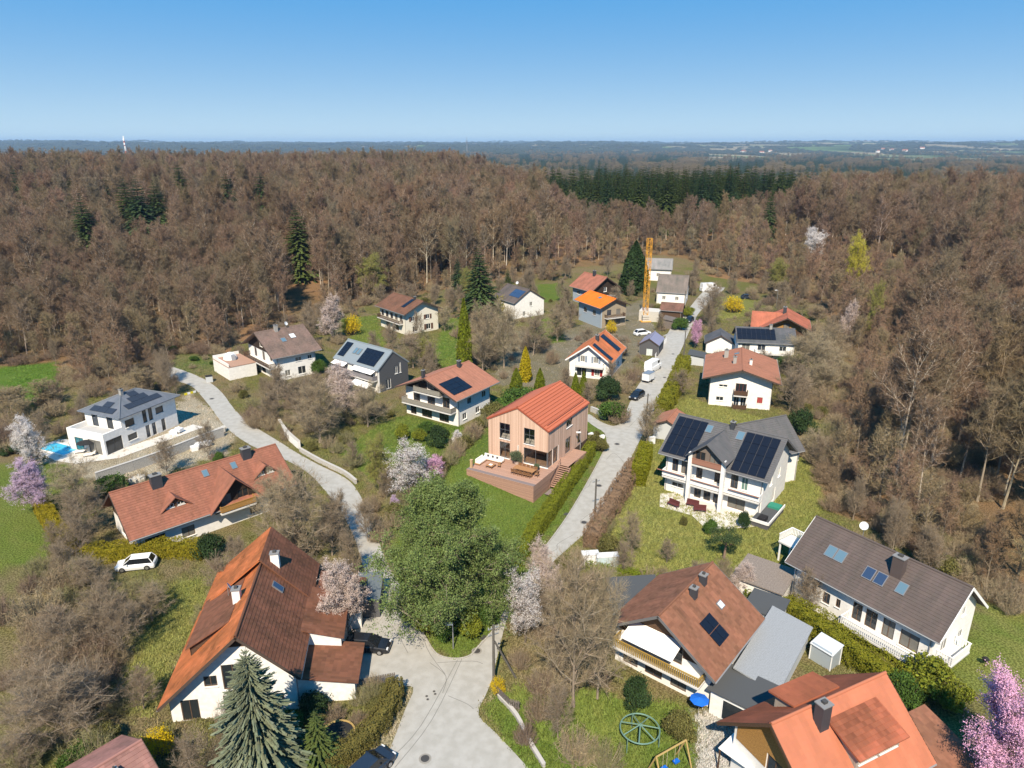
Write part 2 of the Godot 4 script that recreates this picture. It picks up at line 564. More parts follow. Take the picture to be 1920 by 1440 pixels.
# tips collects places for blossom
func bare_tree(sd: int, h: float, r: float, clear: float, limbs: int, branches: int, twigs: int, bark: Color, twigc: Color, fat := 0.011, tips = null, spread := 0.75, thin := 0.012, cone := false) -> Array:
	rng.seed = sd
	var tb := MB.new()
	var cb := MB.new()
	var tr := h * fat
	var pts := [Vector3.ZERO]
	var lean := Vector3(rnd(-0.06, 0.06), 0, rnd(-0.06, 0.06))
	for k in 6:
		var y := h * 0.86 * (k + 1) / 6.0
		pts.append(Vector3(0, y, 0) + lean * y + Vector3(rnd(-0.1, 0.1), 0, rnd(-0.1, 0.1)) * (1 + k) * 0.3)
	tb.col = bark
	for k in 6:
		tb.tube(pts[k], pts[k + 1], tr * (1.0 - k / 6.5) * (1.25 if k == 0 else 1.0), tr * (1.0 - (k + 1) / 6.5), 6)
	for i in limbs:
		var f := clear + (1.0 - clear) * (i + rnd(0, 0.8)) / limbs
		var at := f * 6.0 * 0.98
		var k := mini(int(at), 5)
		var p: Vector3 = pts[k].lerp(pts[k + 1], at - k)
		var az := i * 2.4 + rnd(-0.5, 0.5)
		var tilt := lerpf(1.05, 0.35, f) * spread / 0.75
		var d := Vector3(cos(az) * sin(tilt), cos(tilt), sin(az) * sin(tilt))
		var l := minf(r * lerpf(1.25, 0.75, absf(f - 0.45) * 1.4), h * 0.5) * rnd(0.8, 1.15)
		if cone:
			l = r * lerpf(1.2, 0.4, pow(f, 1.3)) * rnd(0.85, 1.12)
		var lr := tr * 0.42 * (1.0 - f * 0.55)
		var prev := p
		var dd := d
		for s in 3:
			dd = (dd + Vector3(0, 0.22, 0) + rdir() * 0.18).normalized()
			var nx := prev + dd * l / 3.0
			tb.col = vary(bark, 0.12)
			tb.tube(prev, nx, lr * (1.0 - s * 0.3), lr * (0.7 - s * 0.3) + 0.006, 4)
			for b in branches:
				if s == 0 and b % 2 == 0:
					continue
				var bp := prev.lerp(nx, rnd(0, 1))
				var bd := (dd * 0.7 + rdir() * 0.9 + Vector3(0, 0.2, 0)).normalized()
				var bl := l * rnd(0.22, 0.42) * (1.15 - s * 0.15)
				var be := bp + bd * bl
				cb.col = vary(bark, 0.15)
				cb.tube(bp, be, lr * 0.26 + 0.008, 0.012, 3)
				for t in twigs:
					var tp := bp.lerp(be, rnd(0.15, 1.0))
					cb.col = vary(twigc, 0.28)
					var e := twig(cb, tp, (bd * 0.6 + rdir() + Vector3(0, 0.35, 0)).normalized(), bl * rnd(0.35, 0.75), thin + 0.0007 * h)
					if tips != null:
						tips.append(e)
						tips.append(tp.lerp(e, rnd(0.3, 0.8)))
			prev = nx
	return [tb.mesh(), cb.mesh()]

# a many-stemmed leafless bush
func bare_bush(sd: int, h: float, r: float, stems: int, twigs: int, bark: Color, twigc: Color, tips = null) -> Array:
	rng.seed = sd
	var tb := MB.new()
	var cb := MB.new()
	for i in stems:
		var az := rnd(0, TAU)
		var o := sqrt(rnd(0, 1)) * r
		var p := Vector3(cos(az) * o * 0.3, 0, sin(az) * o * 0.3)
		var hh := h * (1.0 - 0.45 * pow(o / r, 2.0)) * rnd(0.55, 1.05)
		var e := Vector3(cos(az) * o, hh, sin(az) * o)
		var mid := p.lerp(e, 0.5) + Vector3(cos(az), 0, sin(az)) * o * 0.12
		tb.col = vary(bark, 0.15)
		tb.tube(p, mid, 0.012 * h, 0.008 * h, 3)
		tb.tube(mid, e, 0.008 * h, 0.004, 3)
		for t in twigs:
			var f := rnd(0.25, 1.0)
			var q := p.lerp(mid, f * 2.0) if f < 0.5 else mid.lerp(e, f * 2.0 - 1.0)
			cb.col = vary(twigc, 0.3)
			var k := twig(cb, q, ((e - p).normalized() * 0.6 + rdir()).normalized(), h * rnd(0.10, 0.27), 0.006 + 0.0015 * h)
			if tips != null:
				tips.append(k)
				tips.append(q.lerp(k, 0.6))
	return [tb.mesh(), cb.mesh()]

func leaf(b: MB, p: Vector3, s: float, out: Vector3) -> void:
	var d := (out + rdir() * 1.1).normalized()
	var u := d.cross(rdir()).normalized() * s
	var w := d.cross(u).normalized() * s * 0.6
	b.tri(p - u, p + w + d * s * 0.2, p + u)
	b.tri(p - u, p + u, p - w + d * s * 0.2)

# blossoms or leaves at gathered tips
func flowers(tips: Array, c: Color, per: int, s: float, spread: float, k := 0.15) -> MB:
	var b := MB.new()
	for p in tips:
		for j in per:
			b.col = vary(c, k)
			leaf(b, p + rdir() * spread * rnd(0.0, 1.0), s * rnd(0.7, 1.3), rdir())
	return b

# a leafy clump made of lobes
func leaf_bush(sd: int, h: float, r: float, n: int, s: float, c: Color, shape := 0) -> Array:
	rng.seed = sd
	var b := MB.new()
	var t := MB.new()
	t.col = Color(0.07, 0.05, 0.03)
	var lobes := []
	for i in 13:
		var d := rdir()
		d.y = absf(d.y) * 1.5 - 0.75
		lobes.append([d * rnd(0.35, 0.68), rnd(0.3, 0.5), 1.0 + rnd(-0.2, 0.2)])
	var tone := 1.0
	for i in n:
		var q: Array = lobes[rng.randi_range(0, 12)]
		var d := rdir()
		var p: Vector3 = q[0] + d * q[1] * pow(rnd(0.2, 1.0), 0.4) * (1.0 + 0.5 * pow(rng.randf(), 6.0))
		tone = q[2]
		if shape == 1: # a pointed column
			var y := rnd(0.0, 1.0)
			var a := rnd(0, TAU)
			var w := (1.0 - pow(y, 2.4)) * (0.75 + 0.25 * smoothstep(0.0, 0.2, y)) * (0.85 + 0.2 * sin(a * 5.0 + y * 9.0) * 0.5) * sqrt(rnd(0.5, 1.0))
			p = Vector3(cos(a) * w, y * 2.0 - 1.0, sin(a) * w)
			d = Vector3(cos(a), 0.25, sin(a))
		b.col = vary(c, 0.3) * tone
		leaf(b, Vector3(p.x * r, h * 0.5 + p.y * h * 0.5, p.z * r), s * rnd(0.7, 1.3), d)
	for i in 6:
		var a := i * 1.05
		t.tube(Vector3(cos(a), 0, sin(a)) * r * 0.12, Vector3(cos(a) * r * 0.5, h * 0.75, sin(a) * r * 0.5), 0.012 * h + 0.01, 0.01, 4)
	return [t.mesh(), b.mesh()]

# a spruce: whorls of drooping, jagged boughs
func spruce(sd: int, h: float, r: float, whorls: int, boughs: int, c: Color, fans := 5, bare := 0.08, slim := 1.0) -> Array:
	rng.seed = sd
	var b := MB.new()
	var t := MB.new()
	t.col = Color(0.10, 0.075, 0.055)
	t.tube(Vector3.ZERO, Vector3(0, h * 0.97, 0), h * 0.013, 0.02, 6)
	for w in whorls:
		var f := float(w) / whorls
		var y := h * lerpf(bare, 0.985, f) + rnd(-0.15, 0.15)
		var l := r * pow(1.0 - f, 0.8) * rnd(0.85, 1.1) + 0.15
		var nb := maxi(4, int(boughs * (1.0 - f * 0.55)))
		for i in nb:
			var a := TAU * i / nb + w * 1.7 + rnd(-0.25, 0.25)
			var o := Vector3(cos(a), 0, sin(a))
			var side := Vector3(-o.z, 0, o.x)
			var ll := l * rnd(0.7, 1.12)
			var drop := lerpf(0.42, -0.25, f) * ll
			for k in fans:
				var g := (k + 0.5) / fans
				var p := Vector3(0, y, 0) + o * ll * (g - 0.22) + Vector3(0, -drop * g * g, 0)
				var q := Vector3(0, y, 0) + o * ll * (g + rnd(0.12, 0.3)) + Vector3(0, -drop * pow(g + 0.2, 2.0) - rnd(0.0, 0.12) * ll, 0)
				var wd := ll * rnd(0.10, 0.2) * (1.15 - 0.7 * g) * slim
				b.col = vary(c, 0.3)
				b.tri(p, q + side * wd + Vector3(0, rnd(-0.3, 0.05) * wd, 0), q)
				b.tri(p, q, q - side * wd + Vector3(0, rnd(-0.3, 0.05) * wd, 0))
				b.tri(p + Vector3(0, 0.1 * wd, 0), q.lerp(p, 0.3) - Vector3(0, wd * 1.1, 0), q)
	return [t.mesh(), b.mesh()]

var kinds := {}
func kind(key: String) -> Array:
	return kinds[key]

# a plant of a kind set down at a place, scaled to a height and a radius; parts keep their names
func plant(called: String, key: String, label: String, category: String, at: Vector3, h: float, r: float, group := "", yaw := -1.0) -> Node3D:
	var k: Array = kinds[key]
	var o := thing(called, label, category, at, rnd(0, TAU) if yaw < 0.0 else yaw, group)
	o.scale = Vector3(r / k[1], h / k[0], r / k[1])
	for p in k[2]:
		part(o, p[0], p[1], p[2])
	return o

# base pixel, row of the top, width in pixels
func plant_px(called: String, key: String, label: String, category: String, a: Array, group := "") -> Node3D:
	var p := gt(a[0], a[1])
	return plant(called, key, label, category, p - Vector3(0, 0.05, 0), maxf(rise(p, a[2]), 0.4), a[3] * 0.5 * mpp(p), group)

func define(key: String, h: float, r: float, two: Array, m0: Material, m1: Material, name0 := "trunk", name1 := "crown") -> void:
	kinds[key] = [h, r, [[name0, two[0], m0], [name1, two[1], m1]]]

func define_kinds() -> void:
	var bark := leafmat("bark", 0.95, 0.0)
	var leaves := leafmat("leaves")
	var petals := leafmat("petals", 0.8, 0.4)
	var needles := leafmat("needles", 0.8, 0.1)
	var grey := Color(0.26, 0.215, 0.165)
	var brown := Color(0.178, 0.124, 0.082)
	# tall woodland trees
	for i in 7:
		var f: Array = [[22, 5.2, 0.36], [24, 4.8, 0.45], [20, 5.4, 0.3], [23, 5.0, 0.4], [20, 5.2, 0.34], [24, 5.4, 0.42], [19, 4.6, 0.36]][i]
		define("wood%d" % i, f[0], f[1], bare_tree(100 + i, f[0], f[1], f[2], 15, 8, 25, Color(0.29, 0.245, 0.19) if i % 3 else Color(0.46, 0.40, 0.33), [brown, Color(0.19, 0.126, 0.088), Color(0.175, 0.138, 0.088)][i % 3], 0.009, null, 0.95, 0.004), bark, bark)
	# young trees and scrub at the edge of the wood
	for i in 3:
		define("young%d" % i, 11, 3.0, bare_tree(140 + i, 11, 3.0, 0.18, 13, 7, 15, grey, [Color(0.21, 0.14, 0.09), Color(0.21, 0.165, 0.095), Color(0.22, 0.145, 0.10)][i], 0.010), bark, bark)
	for i in 3:
		define("yard%d" % i, 8, 3.6, bare_tree(160 + i, 8, 3.6, 0.16, 19, 9, 30, grey, [Color(0.25, 0.20, 0.13), Color(0.21, 0.165, 0.115), Color(0.27, 0.225, 0.145)][i], 0.015, null, 0.85, 0.001), bark, bark)
	for i in 4:
		define("bush%d" % i, 2.6, 2.0, bare_bush(180 + i, 2.6, 2.0, 80, 34, grey, [Color(0.22, 0.165, 0.11), Color(0.28, 0.225, 0.14), Color(0.17, 0.12, 0.09), Color(0.20, 0.19, 0.09)][i]), bark, bark, "stem", "twigs")
	# blossom
	for a in [["white_blossom", Color(0.68, 0.65, 0.64), 41], ["pale_blossom", Color(0.52, 0.43, 0.39), 42], ["thin_blossom", Color(0.60, 0.57, 0.56), 47], ["pink_blossom", Color(0.62, 0.36, 0.52), 43], ["lilac_blossom", Color(0.50, 0.38, 0.52), 44], ["yellow_tree", Color(0.42, 0.38, 0.05), 45], ["olive_tree", Color(0.24, 0.24, 0.07), 46]]:
		var tips := []
		var two := bare_tree(a[2], 6, 3.0, 0.15, 13, 7, 10, Color(0.12, 0.095, 0.075), Color(0.15, 0.11, 0.085), 0.016, tips)
		define(a[0], 6, 3.0, two, bark, bark, "trunk", "branches")
		kinds[a[0]][2].append(["blossom" if "blossom" in a[0] else "leaves", flowers(tips, a[1], 5 if a[0] == "thin_blossom" else 12, 0.036, 0.26, 0.2).mesh(), petals])
	for a in [["forsythia", Color(0.58, 0.42, 0.01), 51], ["golden_bush", Color(0.30, 0.27, 0.03), 52], ["white_scrub", Color(0.66, 0.63, 0.56), 53]]:
		var tips := []
		var two := bare_bush(a[2], 2.4, 1.6, 55, 14, Color(0.13, 0.10, 0.07), Color(0.17, 0.13, 0.08), tips)
		define(a[0], 2.4, 1.6, two, bark, bark, "stem", "twigs")
		kinds[a[0]][2].append(["blossom", flowers(tips, a[1], 4, 0.05, 0.14, 0.2).mesh(), petals])
	define("green_bush", 2, 1.5, leaf_bush(61, 2, 1.5, 5200, 0.075, Color(0.055, 0.10, 0.02)), bark, leaves, "stem", "foliage")
	define("dark_bush", 2, 1.5, leaf_bush(62, 2, 1.5, 5200, 0.075, Color(0.032, 0.058, 0.022)), bark, leaves, "stem", "foliage")
	define("lime_bush", 2, 1.5, leaf_bush(63, 2, 1.5, 5200, 0.075, Color(0.15, 0.17, 0.02)), bark, leaves, "stem", "foliage")
	define("olive_bush", 2, 1.5, leaf_bush(64, 2, 1.5, 5200, 0.075, Color(0.11, 0.105, 0.035)), bark, leaves, "stem", "foliage")
	define("thuja", 4, 0.9, leaf_bush(65, 4, 0.9, 5200, 0.1, Color(0.115, 0.14, 0.012), 1), bark, leaves, "stem", "foliage")
	define("gold_thuja", 4, 0.9, leaf_bush(66, 4, 0.9, 5200, 0.1, Color(0.30, 0.24, 0.01), 1), bark, leaves, "stem", "foliage")
	define("dark_column", 12, 3.2, leaf_bush(67, 12, 3.2, 9000, 0.28, Color(0.03, 0.055, 0.018), 1), bark, leaves, "stem", "foliage")
	for i in 3:
		define("spruce%d" % i, 20, 4.0, spruce(70 + i, 20, 4.0, 34, 13, [Color(0.055, 0.085, 0.028), Color(0.068, 0.092, 0.026), Color(0.045, 0.078, 0.032)][i]), bark, needles)
	define("blue_spruce", 11, 4.0, spruce(75, 11, 4.0, 64, 22, Color(0.135, 0.155, 0.10), 20, 0.03, 0.42), bark, needles)
	define("plain_spruce", 20, 4.0, spruce(77, 20, 4.0, 16, 8, Color(0.05, 0.078, 0.03), 2, 0.04), bark, needles)

# a clipped hedge along points: a stemmy core under a skin of leaves
func hedge(label: String, pts: Array, w: float, h: float, c: Color, per := 70.0, s := 0.1, rough := 0.12, bare := false) -> void:
	rng.seed = hash(label)
	var o := thing("hedge", label, "hedge", pts[0])
	var b := MB.new()
	var core := MB.new()
	core.col = c
	for k in pts.size() - 1:
		var p: Vector3 = pts[k] - pts[0]
		var q: Vector3 = pts[k + 1] - pts[0]
		var l := Vector2(q.x - p.x, q.z - p.z).length()
		var d := (q - p) / l
		var sd := d.cross(Vector3.UP).normalized()
		var c0 := p + d * (0.4 if k == 0 else 0.0)
		var c1 := q - d * (0.4 if k == pts.size() - 2 else 0.0)
		core.box(c0 - sd * w * 0.27 - Vector3(0, 0.2, 0), c1 - c0, Vector3(0, h * 0.78 + 0.2, 0), sd * w * 0.54)
		for e in [[k == 0, p, -1.0], [k == pts.size() - 2, q, 1.0]]:
			if e[0]:
				for i in int(h * w * per * 1.6):
					b.col = vary(c, 0.32)
					leaf(b, e[1] + d * e[2] * rnd(-0.3, 0.05) + sd * rnd(-0.5, 0.5) * w + Vector3(0, rnd(0, h), 0), s * rnd(0.7, 1.4), d * e[2])
		for i in int(l * (2.0 * h + w) * per):
			var f := rnd(0, l)
			var g := rnd(0, 2.0 * h + w)
			var bump := 1.0 + rough * noise.get_noise_2d((p.x + d.x * f + pts[0].x) * 60.0 + g * 40.0, (p.z + d.z * f + pts[0].z) * 60.0) * 2.0
			var out := sd
			var at := Vector3.ZERO
			if g < h:
				at = Vector3(0, g, 0) - sd * w * 0.5 * bump
				out = -sd
			elif g < h + w:
				at = Vector3(0, h * lerpf(1.0, bump, 0.6), 0) + sd * (g - h - w * 0.5)
				out = Vector3.UP
			else:
				at = Vector3(0, g - h - w, 0) + sd * w * 0.5 * bump
			at += rdir() * 0.08
			b.col = vary(c, 0.32)
			var pos := p + d * f + at
			if bare:
				twig(b, pos - out * 0.15, (out + rdir() * 0.9).normalized(), rnd(0.2, 0.45), 0.02)
			else:
				leaf(b, pos, s * rnd(0.7, 1.4), out)
	part(o, "core", core.mesh(), leafmat("bark", 0.95, 0.0))
	part(o, "foliage", b.mesh(), leafmat("leaves"))

# ---------------------------------------------------------------- the wood
func build_forest() -> void:
	rng.seed = 99
	# single conifers seen in the wood: base pixel, top row, width
	var n := 0
	for a in [[172, 482, 365, 62], [248, 432, 338, 60], [272, 442, 335, 62], [300, 418, 342, 52], [345, 382, 305, 38], [432, 396, 325, 46], [495, 394, 325, 54], [566, 512, 388, 66], [42, 392, 310, 26], [2, 400, 318, 32], [140, 380, 336, 28], [208, 380, 330, 34],
		[1437, 452, 345, 40], [1738, 712, 632, 58], [860, 560, 478, 40], [900, 596, 455, 84], [952, 548, 500, 26], [1715, 380, 300, 20]]:
		if a[1] < 530 and a[0] < 600:
			a = [a[0], a[1] + 12, a[2] - 8, a[3] * 1.3]
		plant_px("spruce_tree", "spruce%d" % (n % 3), "dark green spruce rising alone out of the bare brown wood" if n != 15 else "tall dark green spruce behind the white gabled house with a solar panel", "tree", a, "single spruces in the wood" if n != 15 else "")
		var sp := gt(a[0], a[1])
		if a[0] < 700:
			singles.append([sp.x / -sp.z, -sp.z, a[3] * 0.28 / LENS])
		n += 1
	for a in [[1598, 560, 472, 58, "yellow_tree", "bright yellow-green leafing tree at the edge of the wood"], [1632, 640, 556, 46, "olive_tree", "olive green leafing tree over the scrub beside the wood"], [1520, 500, 448, 60, "white_blossom", "white flowering tree in front of the tall bare trunks"], [1782, 520, 462, 72, "white_blossom", "white flowering tree among the low brown scrub by the wood"], [1585, 640, 585, 40, "pale_blossom", "pale silvery birch-like tree by the garden edge at the wood"], [700, 560, 498, 80, "olive_tree", "pale green leafing tree at the edge of the wood behind brown-roofed house"], [1455, 545, 500, 50, "olive_tree", "grey-green leafing tree at the end of the lane"]]:
		plant_px("leafing_tree", a[4], a[5], "tree", a)
	# the rest of the wood, sorted by how large each tree shows
	var cells := []
	var z := -62.0
	while z > -1500.0:
		var step := 5.4 if z > -420.0 else 7.8 if z > -800.0 else 12.5
		z -= step * 0.9
		var half := -z * 0.80 + 14.0
		var x := -half
		while x < half:
			x += step
			var px := x + rnd(-0.45, 0.45) * step
			var pz := z + rnd(-0.45, 0.45) * step
			if pz > -430.0 and inside(village, px, pz):
				continue
			var d := -pz
			var k := px / d
			# the right and the middle give way to spruce and to the falling plain
			if d > 560.0 and k > 0.06:
				continue
			var pick := 0
			var block := inside(spruce_block, px, pz)
			var edge := edge_distance(px, pz) if d < 420.0 else 99.0
			if edge < 1.0:
				continue
			if near_single(px, pz):
				continue
			if block:
				pick = 2
			elif edge < 9.0 or (d > 190.0 and k > 0.28 and edge < 62.0) or (k > 0.2 and d < 200.0 and edge < 14.0 and d > 110.0):
				pick = 1
			var clear := noise2.get_noise_2d(px * 1.6, pz * 1.6)
			if pick == 0 and clear > 0.38 and k < 0.1 and rng.randf() < 0.5:
				continue
			if k > 0.5 and d < 105.0 and pick == 0 and rng.randf() < 0.3:
				continue
			if pick == 2 and rng.randf() < 0.25:
				continue
			cells.append([d, px, pz, pick])
	# undergrowth along the edge and through the nearer wood
	var low := [[], [], []]
	for i in 7600:
		var d := 60.0 + 250.0 * rng.randf()
		var x := rnd(-0.78, 0.78) * d
		if inside(village, x, -d) or near_single(x, -d):
			continue
		if edge_distance(x, -d) > 30.0 and rng.randf() < 0.55:
			continue
		var sc := rnd(0.4, 1.25)
		low[i % 3].append(Transform3D(Basis(Vector3.UP, rnd(0, TAU)).scaled(Vector3(sc, sc * rnd(0.7, 1.2), sc)), Vector3(x, terrain(x, -d) - 0.05, -d)))
	for i in 3:
		scatter("undergrowth", kinds["bush%d" % i][2][1][1], leafmat("bark", 0.95, 0.0), low[i], ["brown", "tan", "dark"][i] + " leafless undergrowth on the floor of the wood")
	cells.sort_custom(func(a, b): return a[0] < b[0])
	var many := {}
	var count := [0, 0, 0]
	for c in cells:
		var px: float = c[1]
		var pz: float = c[2]
		var p := Vector3(px, terrain(px, pz) - 0.1, pz)
		var key: String = ["wood%d" % rng.randi_range(0, 6), "young%d" % rng.randi_range(0, 2), "spruce%d" % rng.randi_range(0, 2)][c[3]]
		if c[3] == 0 and c[0] > 330.0 and rng.randf() < 0.012:
			key = "spruce%d" % rng.randi_range(0, 2)
		var s := rnd(0.72, 1.12)
		if c[3] == 2:
			s = rnd(1.2, 1.55)
		elif c[3] == 1:
			s = rnd(0.55, 1.15)
		else:
			s *= 1.0 + 0.3 * noise.get_noise_2d(px * 3.1, pz * 3.1)
			var kk: float = px / c[0]
			if kk < -0.2 and c[0] < 210.0:
				s *= 0.72
			s *= lerpf(1.0, 0.66, smoothstep(0.02, 0.08, kk) * (1.0 - smoothstep(0.34, 0.42, kk)) * (1.0 - smoothstep(400.0, 440.0, c[0])))
		var visible_in_photo: bool = absf(px) < c[0] * 0.70
		var most: int = [300, 150, 90][c[3]]
		if visible_in_photo and count[c[3]] < most and key.begins_with(["wood", "young", "spruce"][c[3]]):
			count[c[3]] += 1
			var label: String = ["tall leafless tree with pale grey trunk and brown twigs in the wood" if key in ["wood0", "wood3", "wood6"] else "tall leafless tree with dull brown trunk and twigs in the wood", "young leafless tree with fine twigs at the edge of the wood", "dark green spruce in the dense stand beyond the bare trees"][c[3]]
			var o := plant(["beech_tree", "young_tree", "spruce_tree"][c[3]], key, label, "tree", p, kinds[key][0] * s, kinds[key][1] * s * rnd(0.9, 1.15), ["pale-trunked bare trees of the wood" if key in ["wood0", "wood3", "wood6"] else "brown-trunked bare trees of the wood", "young trees at the edge of the wood", "spruce stand beyond the bare trees"][c[3]])
			continue
		if not many.has(key):
			many[key] = []
		many[key].append(Transform3D(Basis(Vector3.UP, rnd(0, TAU)).scaled(Vector3(s, s * rnd(0.92, 1.1), s)), p))
	for key in many:
		for q in kinds[key][2]:
			var mm := MultiMesh.new()
			mm.transform_format = MultiMesh.TRANSFORM_3D
			mm.use_colors = true
			mm.mesh = q[1]
			mm.instance_count = many[key].size()
			rng.seed = 12
			for i in mm.instance_count:
				var tf: Transform3D = many[key][i]
				mm.set_instance_transform(i, tf)
				var tn := 1.0 + rnd(-0.22, 0.22) + 0.25 * noise2.get_noise_2d(tf.origin.x * 1.5, tf.origin.z * 1.5)
				mm.set_instance_color(i, Color(tn * (1.0 + rnd(-0.06, 0.06)), tn, tn * (1.0 + rnd(-0.1, 0.1))))
			var o := MultiMeshInstance3D.new()
			o.name = numbered("wood_" + ("trunks" if q[0] == "trunk" else "crowns"))
			o.multimesh = mm
			o.material_override = q[2]
			add_child(o)
			metas(o, "far bare brown wood spreading behind the village to the horizon" if not key.begins_with("spruce") else "far dark spruces scattered through the brown wood behind the village", "wood", "the far wood", "stuff")

var singles := []
# a gap in the wood on the camera's side of a lone spruce
func near_single(x: float, z: float) -> bool:
	for s in singles:
		if -z < s[1] + 5.0 and -z > s[1] * 0.77 and absf(x / -z - s[0]) < s[2] + 2.0 / s[1]:
			return true
	return false

var spruce_block := PackedVector2Array([Vector2(20, -430), Vector2(8, -620), Vector2(270, -620), Vector2(152, -400), Vector2(108, -360), Vector2(84, -332), Vector2(46, -338), Vector2(32, -385)])
func edge_distance(x: float, z: float) -> float:
	var best := 1e9
	var p := Vector2(x, z)
	for k in village.size():
		var q := Geometry2D.get_closest_point_to_segment(p, village[k], village[(k + 1) % village.size()])
		best = minf(best, p.distance_squared_to(q))
	return sqrt(best)

# ---------------------------------------------------------------- far country
func build_far() -> void:
	rng.seed = 5
	var list := []
	var mixed := []
	var z := -560.0
	while z > -5200.0:
		var step := 6.0 - z * 0.004
		z -= step * 1.3
		var half := -z * 0.76 + 10.0
		var x := -half if z < -1500.0 else -z * 0.04
		while x < half:
			x += step
			var px := x + rnd(-0.5, 0.5) * step
			var pz := z + rnd(-0.5, 0.5) * step
			var f := noise2.get_noise_2d(px * 0.5, pz * 0.5)
			if is_field(px, pz):
				continue
			var s := rnd(0.85, 1.25)
			var t := Transform3D(Basis(Vector3.UP, rnd(0, TAU)).scaled(Vector3(s * 1.5, s, s * 1.5)), Vector3(px, terrain(px, pz) - 1.0, pz))
			if f > 0.33:
				mixed.append(t)
			else:
				list.append(t)
	scatter("far_spruces", kinds["plain_spruce"][2][1][1], leafmat("needles", 0.8, 0.1), list, "distant dark spruce forest covering the plain below the horizon")
	scatter("far_bare_trees", kinds["young1"][2][1][1], leafmat("bark", 0.95, 0.0), mixed, "distant patches of bare brown trees in the spruce forest on the plain", Vector3(2.2, 1.9, 2.2))
	# crowns of the woods on the hills at the horizon
	var hb := MB.new()
	hb.col = Color.WHITE
	for k in 6:
		var a := TAU * k / 6
		var b := TAU * (k + 1) / 6
		hb.tri(Vector3(0, 1, 0), Vector3(cos(a), 0.55, sin(a)) * 0.9, Vector3(cos(b), 0.55, sin(b)) * 0.9)
		hb.quad(Vector3(cos(a), 0.6, sin(a)) * 0.9, Vector3(cos(a), -0.3, sin(a)), Vector3(cos(b), -0.3, sin(b)), Vector3(cos(b), 0.6, sin(b)) * 0.9)
	var hills := []
	for i in 26000:
		var d := 4800.0 * pow(3.1, rng.randf())
		var px := rnd(-0.76, 0.76) * d
		var pz := -d
		if is_field(px, pz) or noise.get_noise_2d(px * 0.3, pz * 0.2) < -0.2:
			continue
		var s := rnd(9.0, 17.0)
		hills.append(Transform3D(Basis(Vector3.UP, rnd(0, TAU)).scaled(Vector3(s * 2.2, s, s * 1.5)), Vector3(px, terrain(px, pz), pz)))
	scatter("hill_woods", hb.mesh(), mt("hill woods", Color(0.03, 0.038, 0.024), 0.95), hills, "blue-green wooded hills along the horizon")
	# two masts on the horizon
	var p := gt(880, 297)
	var far := Vector3(-0.0601 * 5200.0, 0, -5200.0)
	far.y = terrain(far.x, far.z)
	var tower := thing("radio_tower", "slim concrete radio tower with a round platform standing on the horizon", "tower", far)
	var tm := mt("tower concrete", Color(0.16, 0.17, 0.19), 0.9)
	var ta := MB.new()
	ta.tube(Vector3(0, -5, 0), Vector3(0, 78, 0), 4.0, 2.6, 10)
	part(tower, "shaft", ta.mesh(), tm)
	for a in [[70, 76, 9.0, 10.0], [80, 84, 10.0, 8.0], [62, 65, 6.0, 6.5]]:
		var tc := MB.new()
		tc.tube(Vector3(0, a[0], 0), Vector3(0, a[1], 0), a[2], a[3], 12, true)
		part(tower, "platform", tc.mesh(), tm)
	var tn := MB.new()
	tn.tube(Vector3(0, 78, 0), Vector3(0, 112, 0), 1.6, 0.5, 6)
	part(tower, "antenna", tn.mesh(), tm)
	var mp := Vector3(-0.5165 * 1150.0, 0, -1150.0)
	mp.y = terrain(mp.x, mp.z)
	var mast := thing("lattice_mast", "red and white lattice mast rising over the far edge of the wood", "mast", mp)
	for k in 9:
		var seg := MB.new()
		var y0 := k * 7.2
		for c in 4:
			var a0 := Vector3(cos(TAU * c / 4), 0, sin(TAU * c / 4)) * 0.8
			var a1 := Vector3(cos(TAU * (c + 1) / 4), 0, sin(TAU * (c + 1) / 4)) * 0.8
			seg.tube(a0 + Vector3(0, y0, 0), a0 + Vector3(0, y0 + 7.2, 0), 0.22, 0.22, 4)
			seg.tube(a0 + Vector3(0, y0, 0), a1 + Vector3(0, y0 + 7.2, 0), 0.14, 0.14, 3)
		part(mast, "lattice_section", seg.mesh(), mt("mast red", Color(0.55, 0.16, 0.13)) if k % 2 else mt("mast white", Color(0.8, 0.8, 0.8)))
	for a in [[52, 1.1], [58, 1.4]]:
		var ant := MB.new()
		ant.tube(Vector3(0, a[0], 0), Vector3(0, a[0] + 3.0, 0), a[1], a[1], 10, true)
		part(mast, "antenna_drum", ant.mesh(), mt("mast white"))
	# farmsteads on the hills
	for a in [[1405, 274], [1420, 276], [1612, 272], [1620, 271], [1636, 272], [1660, 271], [1690, 271], [1372, 276]]:
		var d := rnd(5200.0, 6200.0)
		var q := Vector3((a[0] - 960.0) / LENS * d, 0, -d)
		q.y = terrain(q.x, q.z) - 1.0
		var f := thing("farmhouse", "tiny pale farm building on the distant open hillside", "building", q, rnd(-0.6, 0.6), "farm buildings on the distant hills")
		var s := rnd(1.2, 2.2)
		pbox(f, "wall", Vector3(0, 4.5 * s, 0), Vector3(17, 9, 11) * s, mt("white plaster"))
		var r := MB.new()
		r.quad(Vector3(-9, 8.8, 6) * s, Vector3(-9, 13, 0) * s, Vector3(9, 13, 0) * s, Vector3(9, 8.8, 6) * s)
		r.quad(Vector3(9, 8.8, -6) * s, Vector3(9, 13, 0) * s, Vector3(-9, 13, 0) * s, Vector3(-9, 8.8, -6) * s)
		part(f, "roof", r.mesh(), mt("far roof", Color(0.28, 0.12, 0.08)))

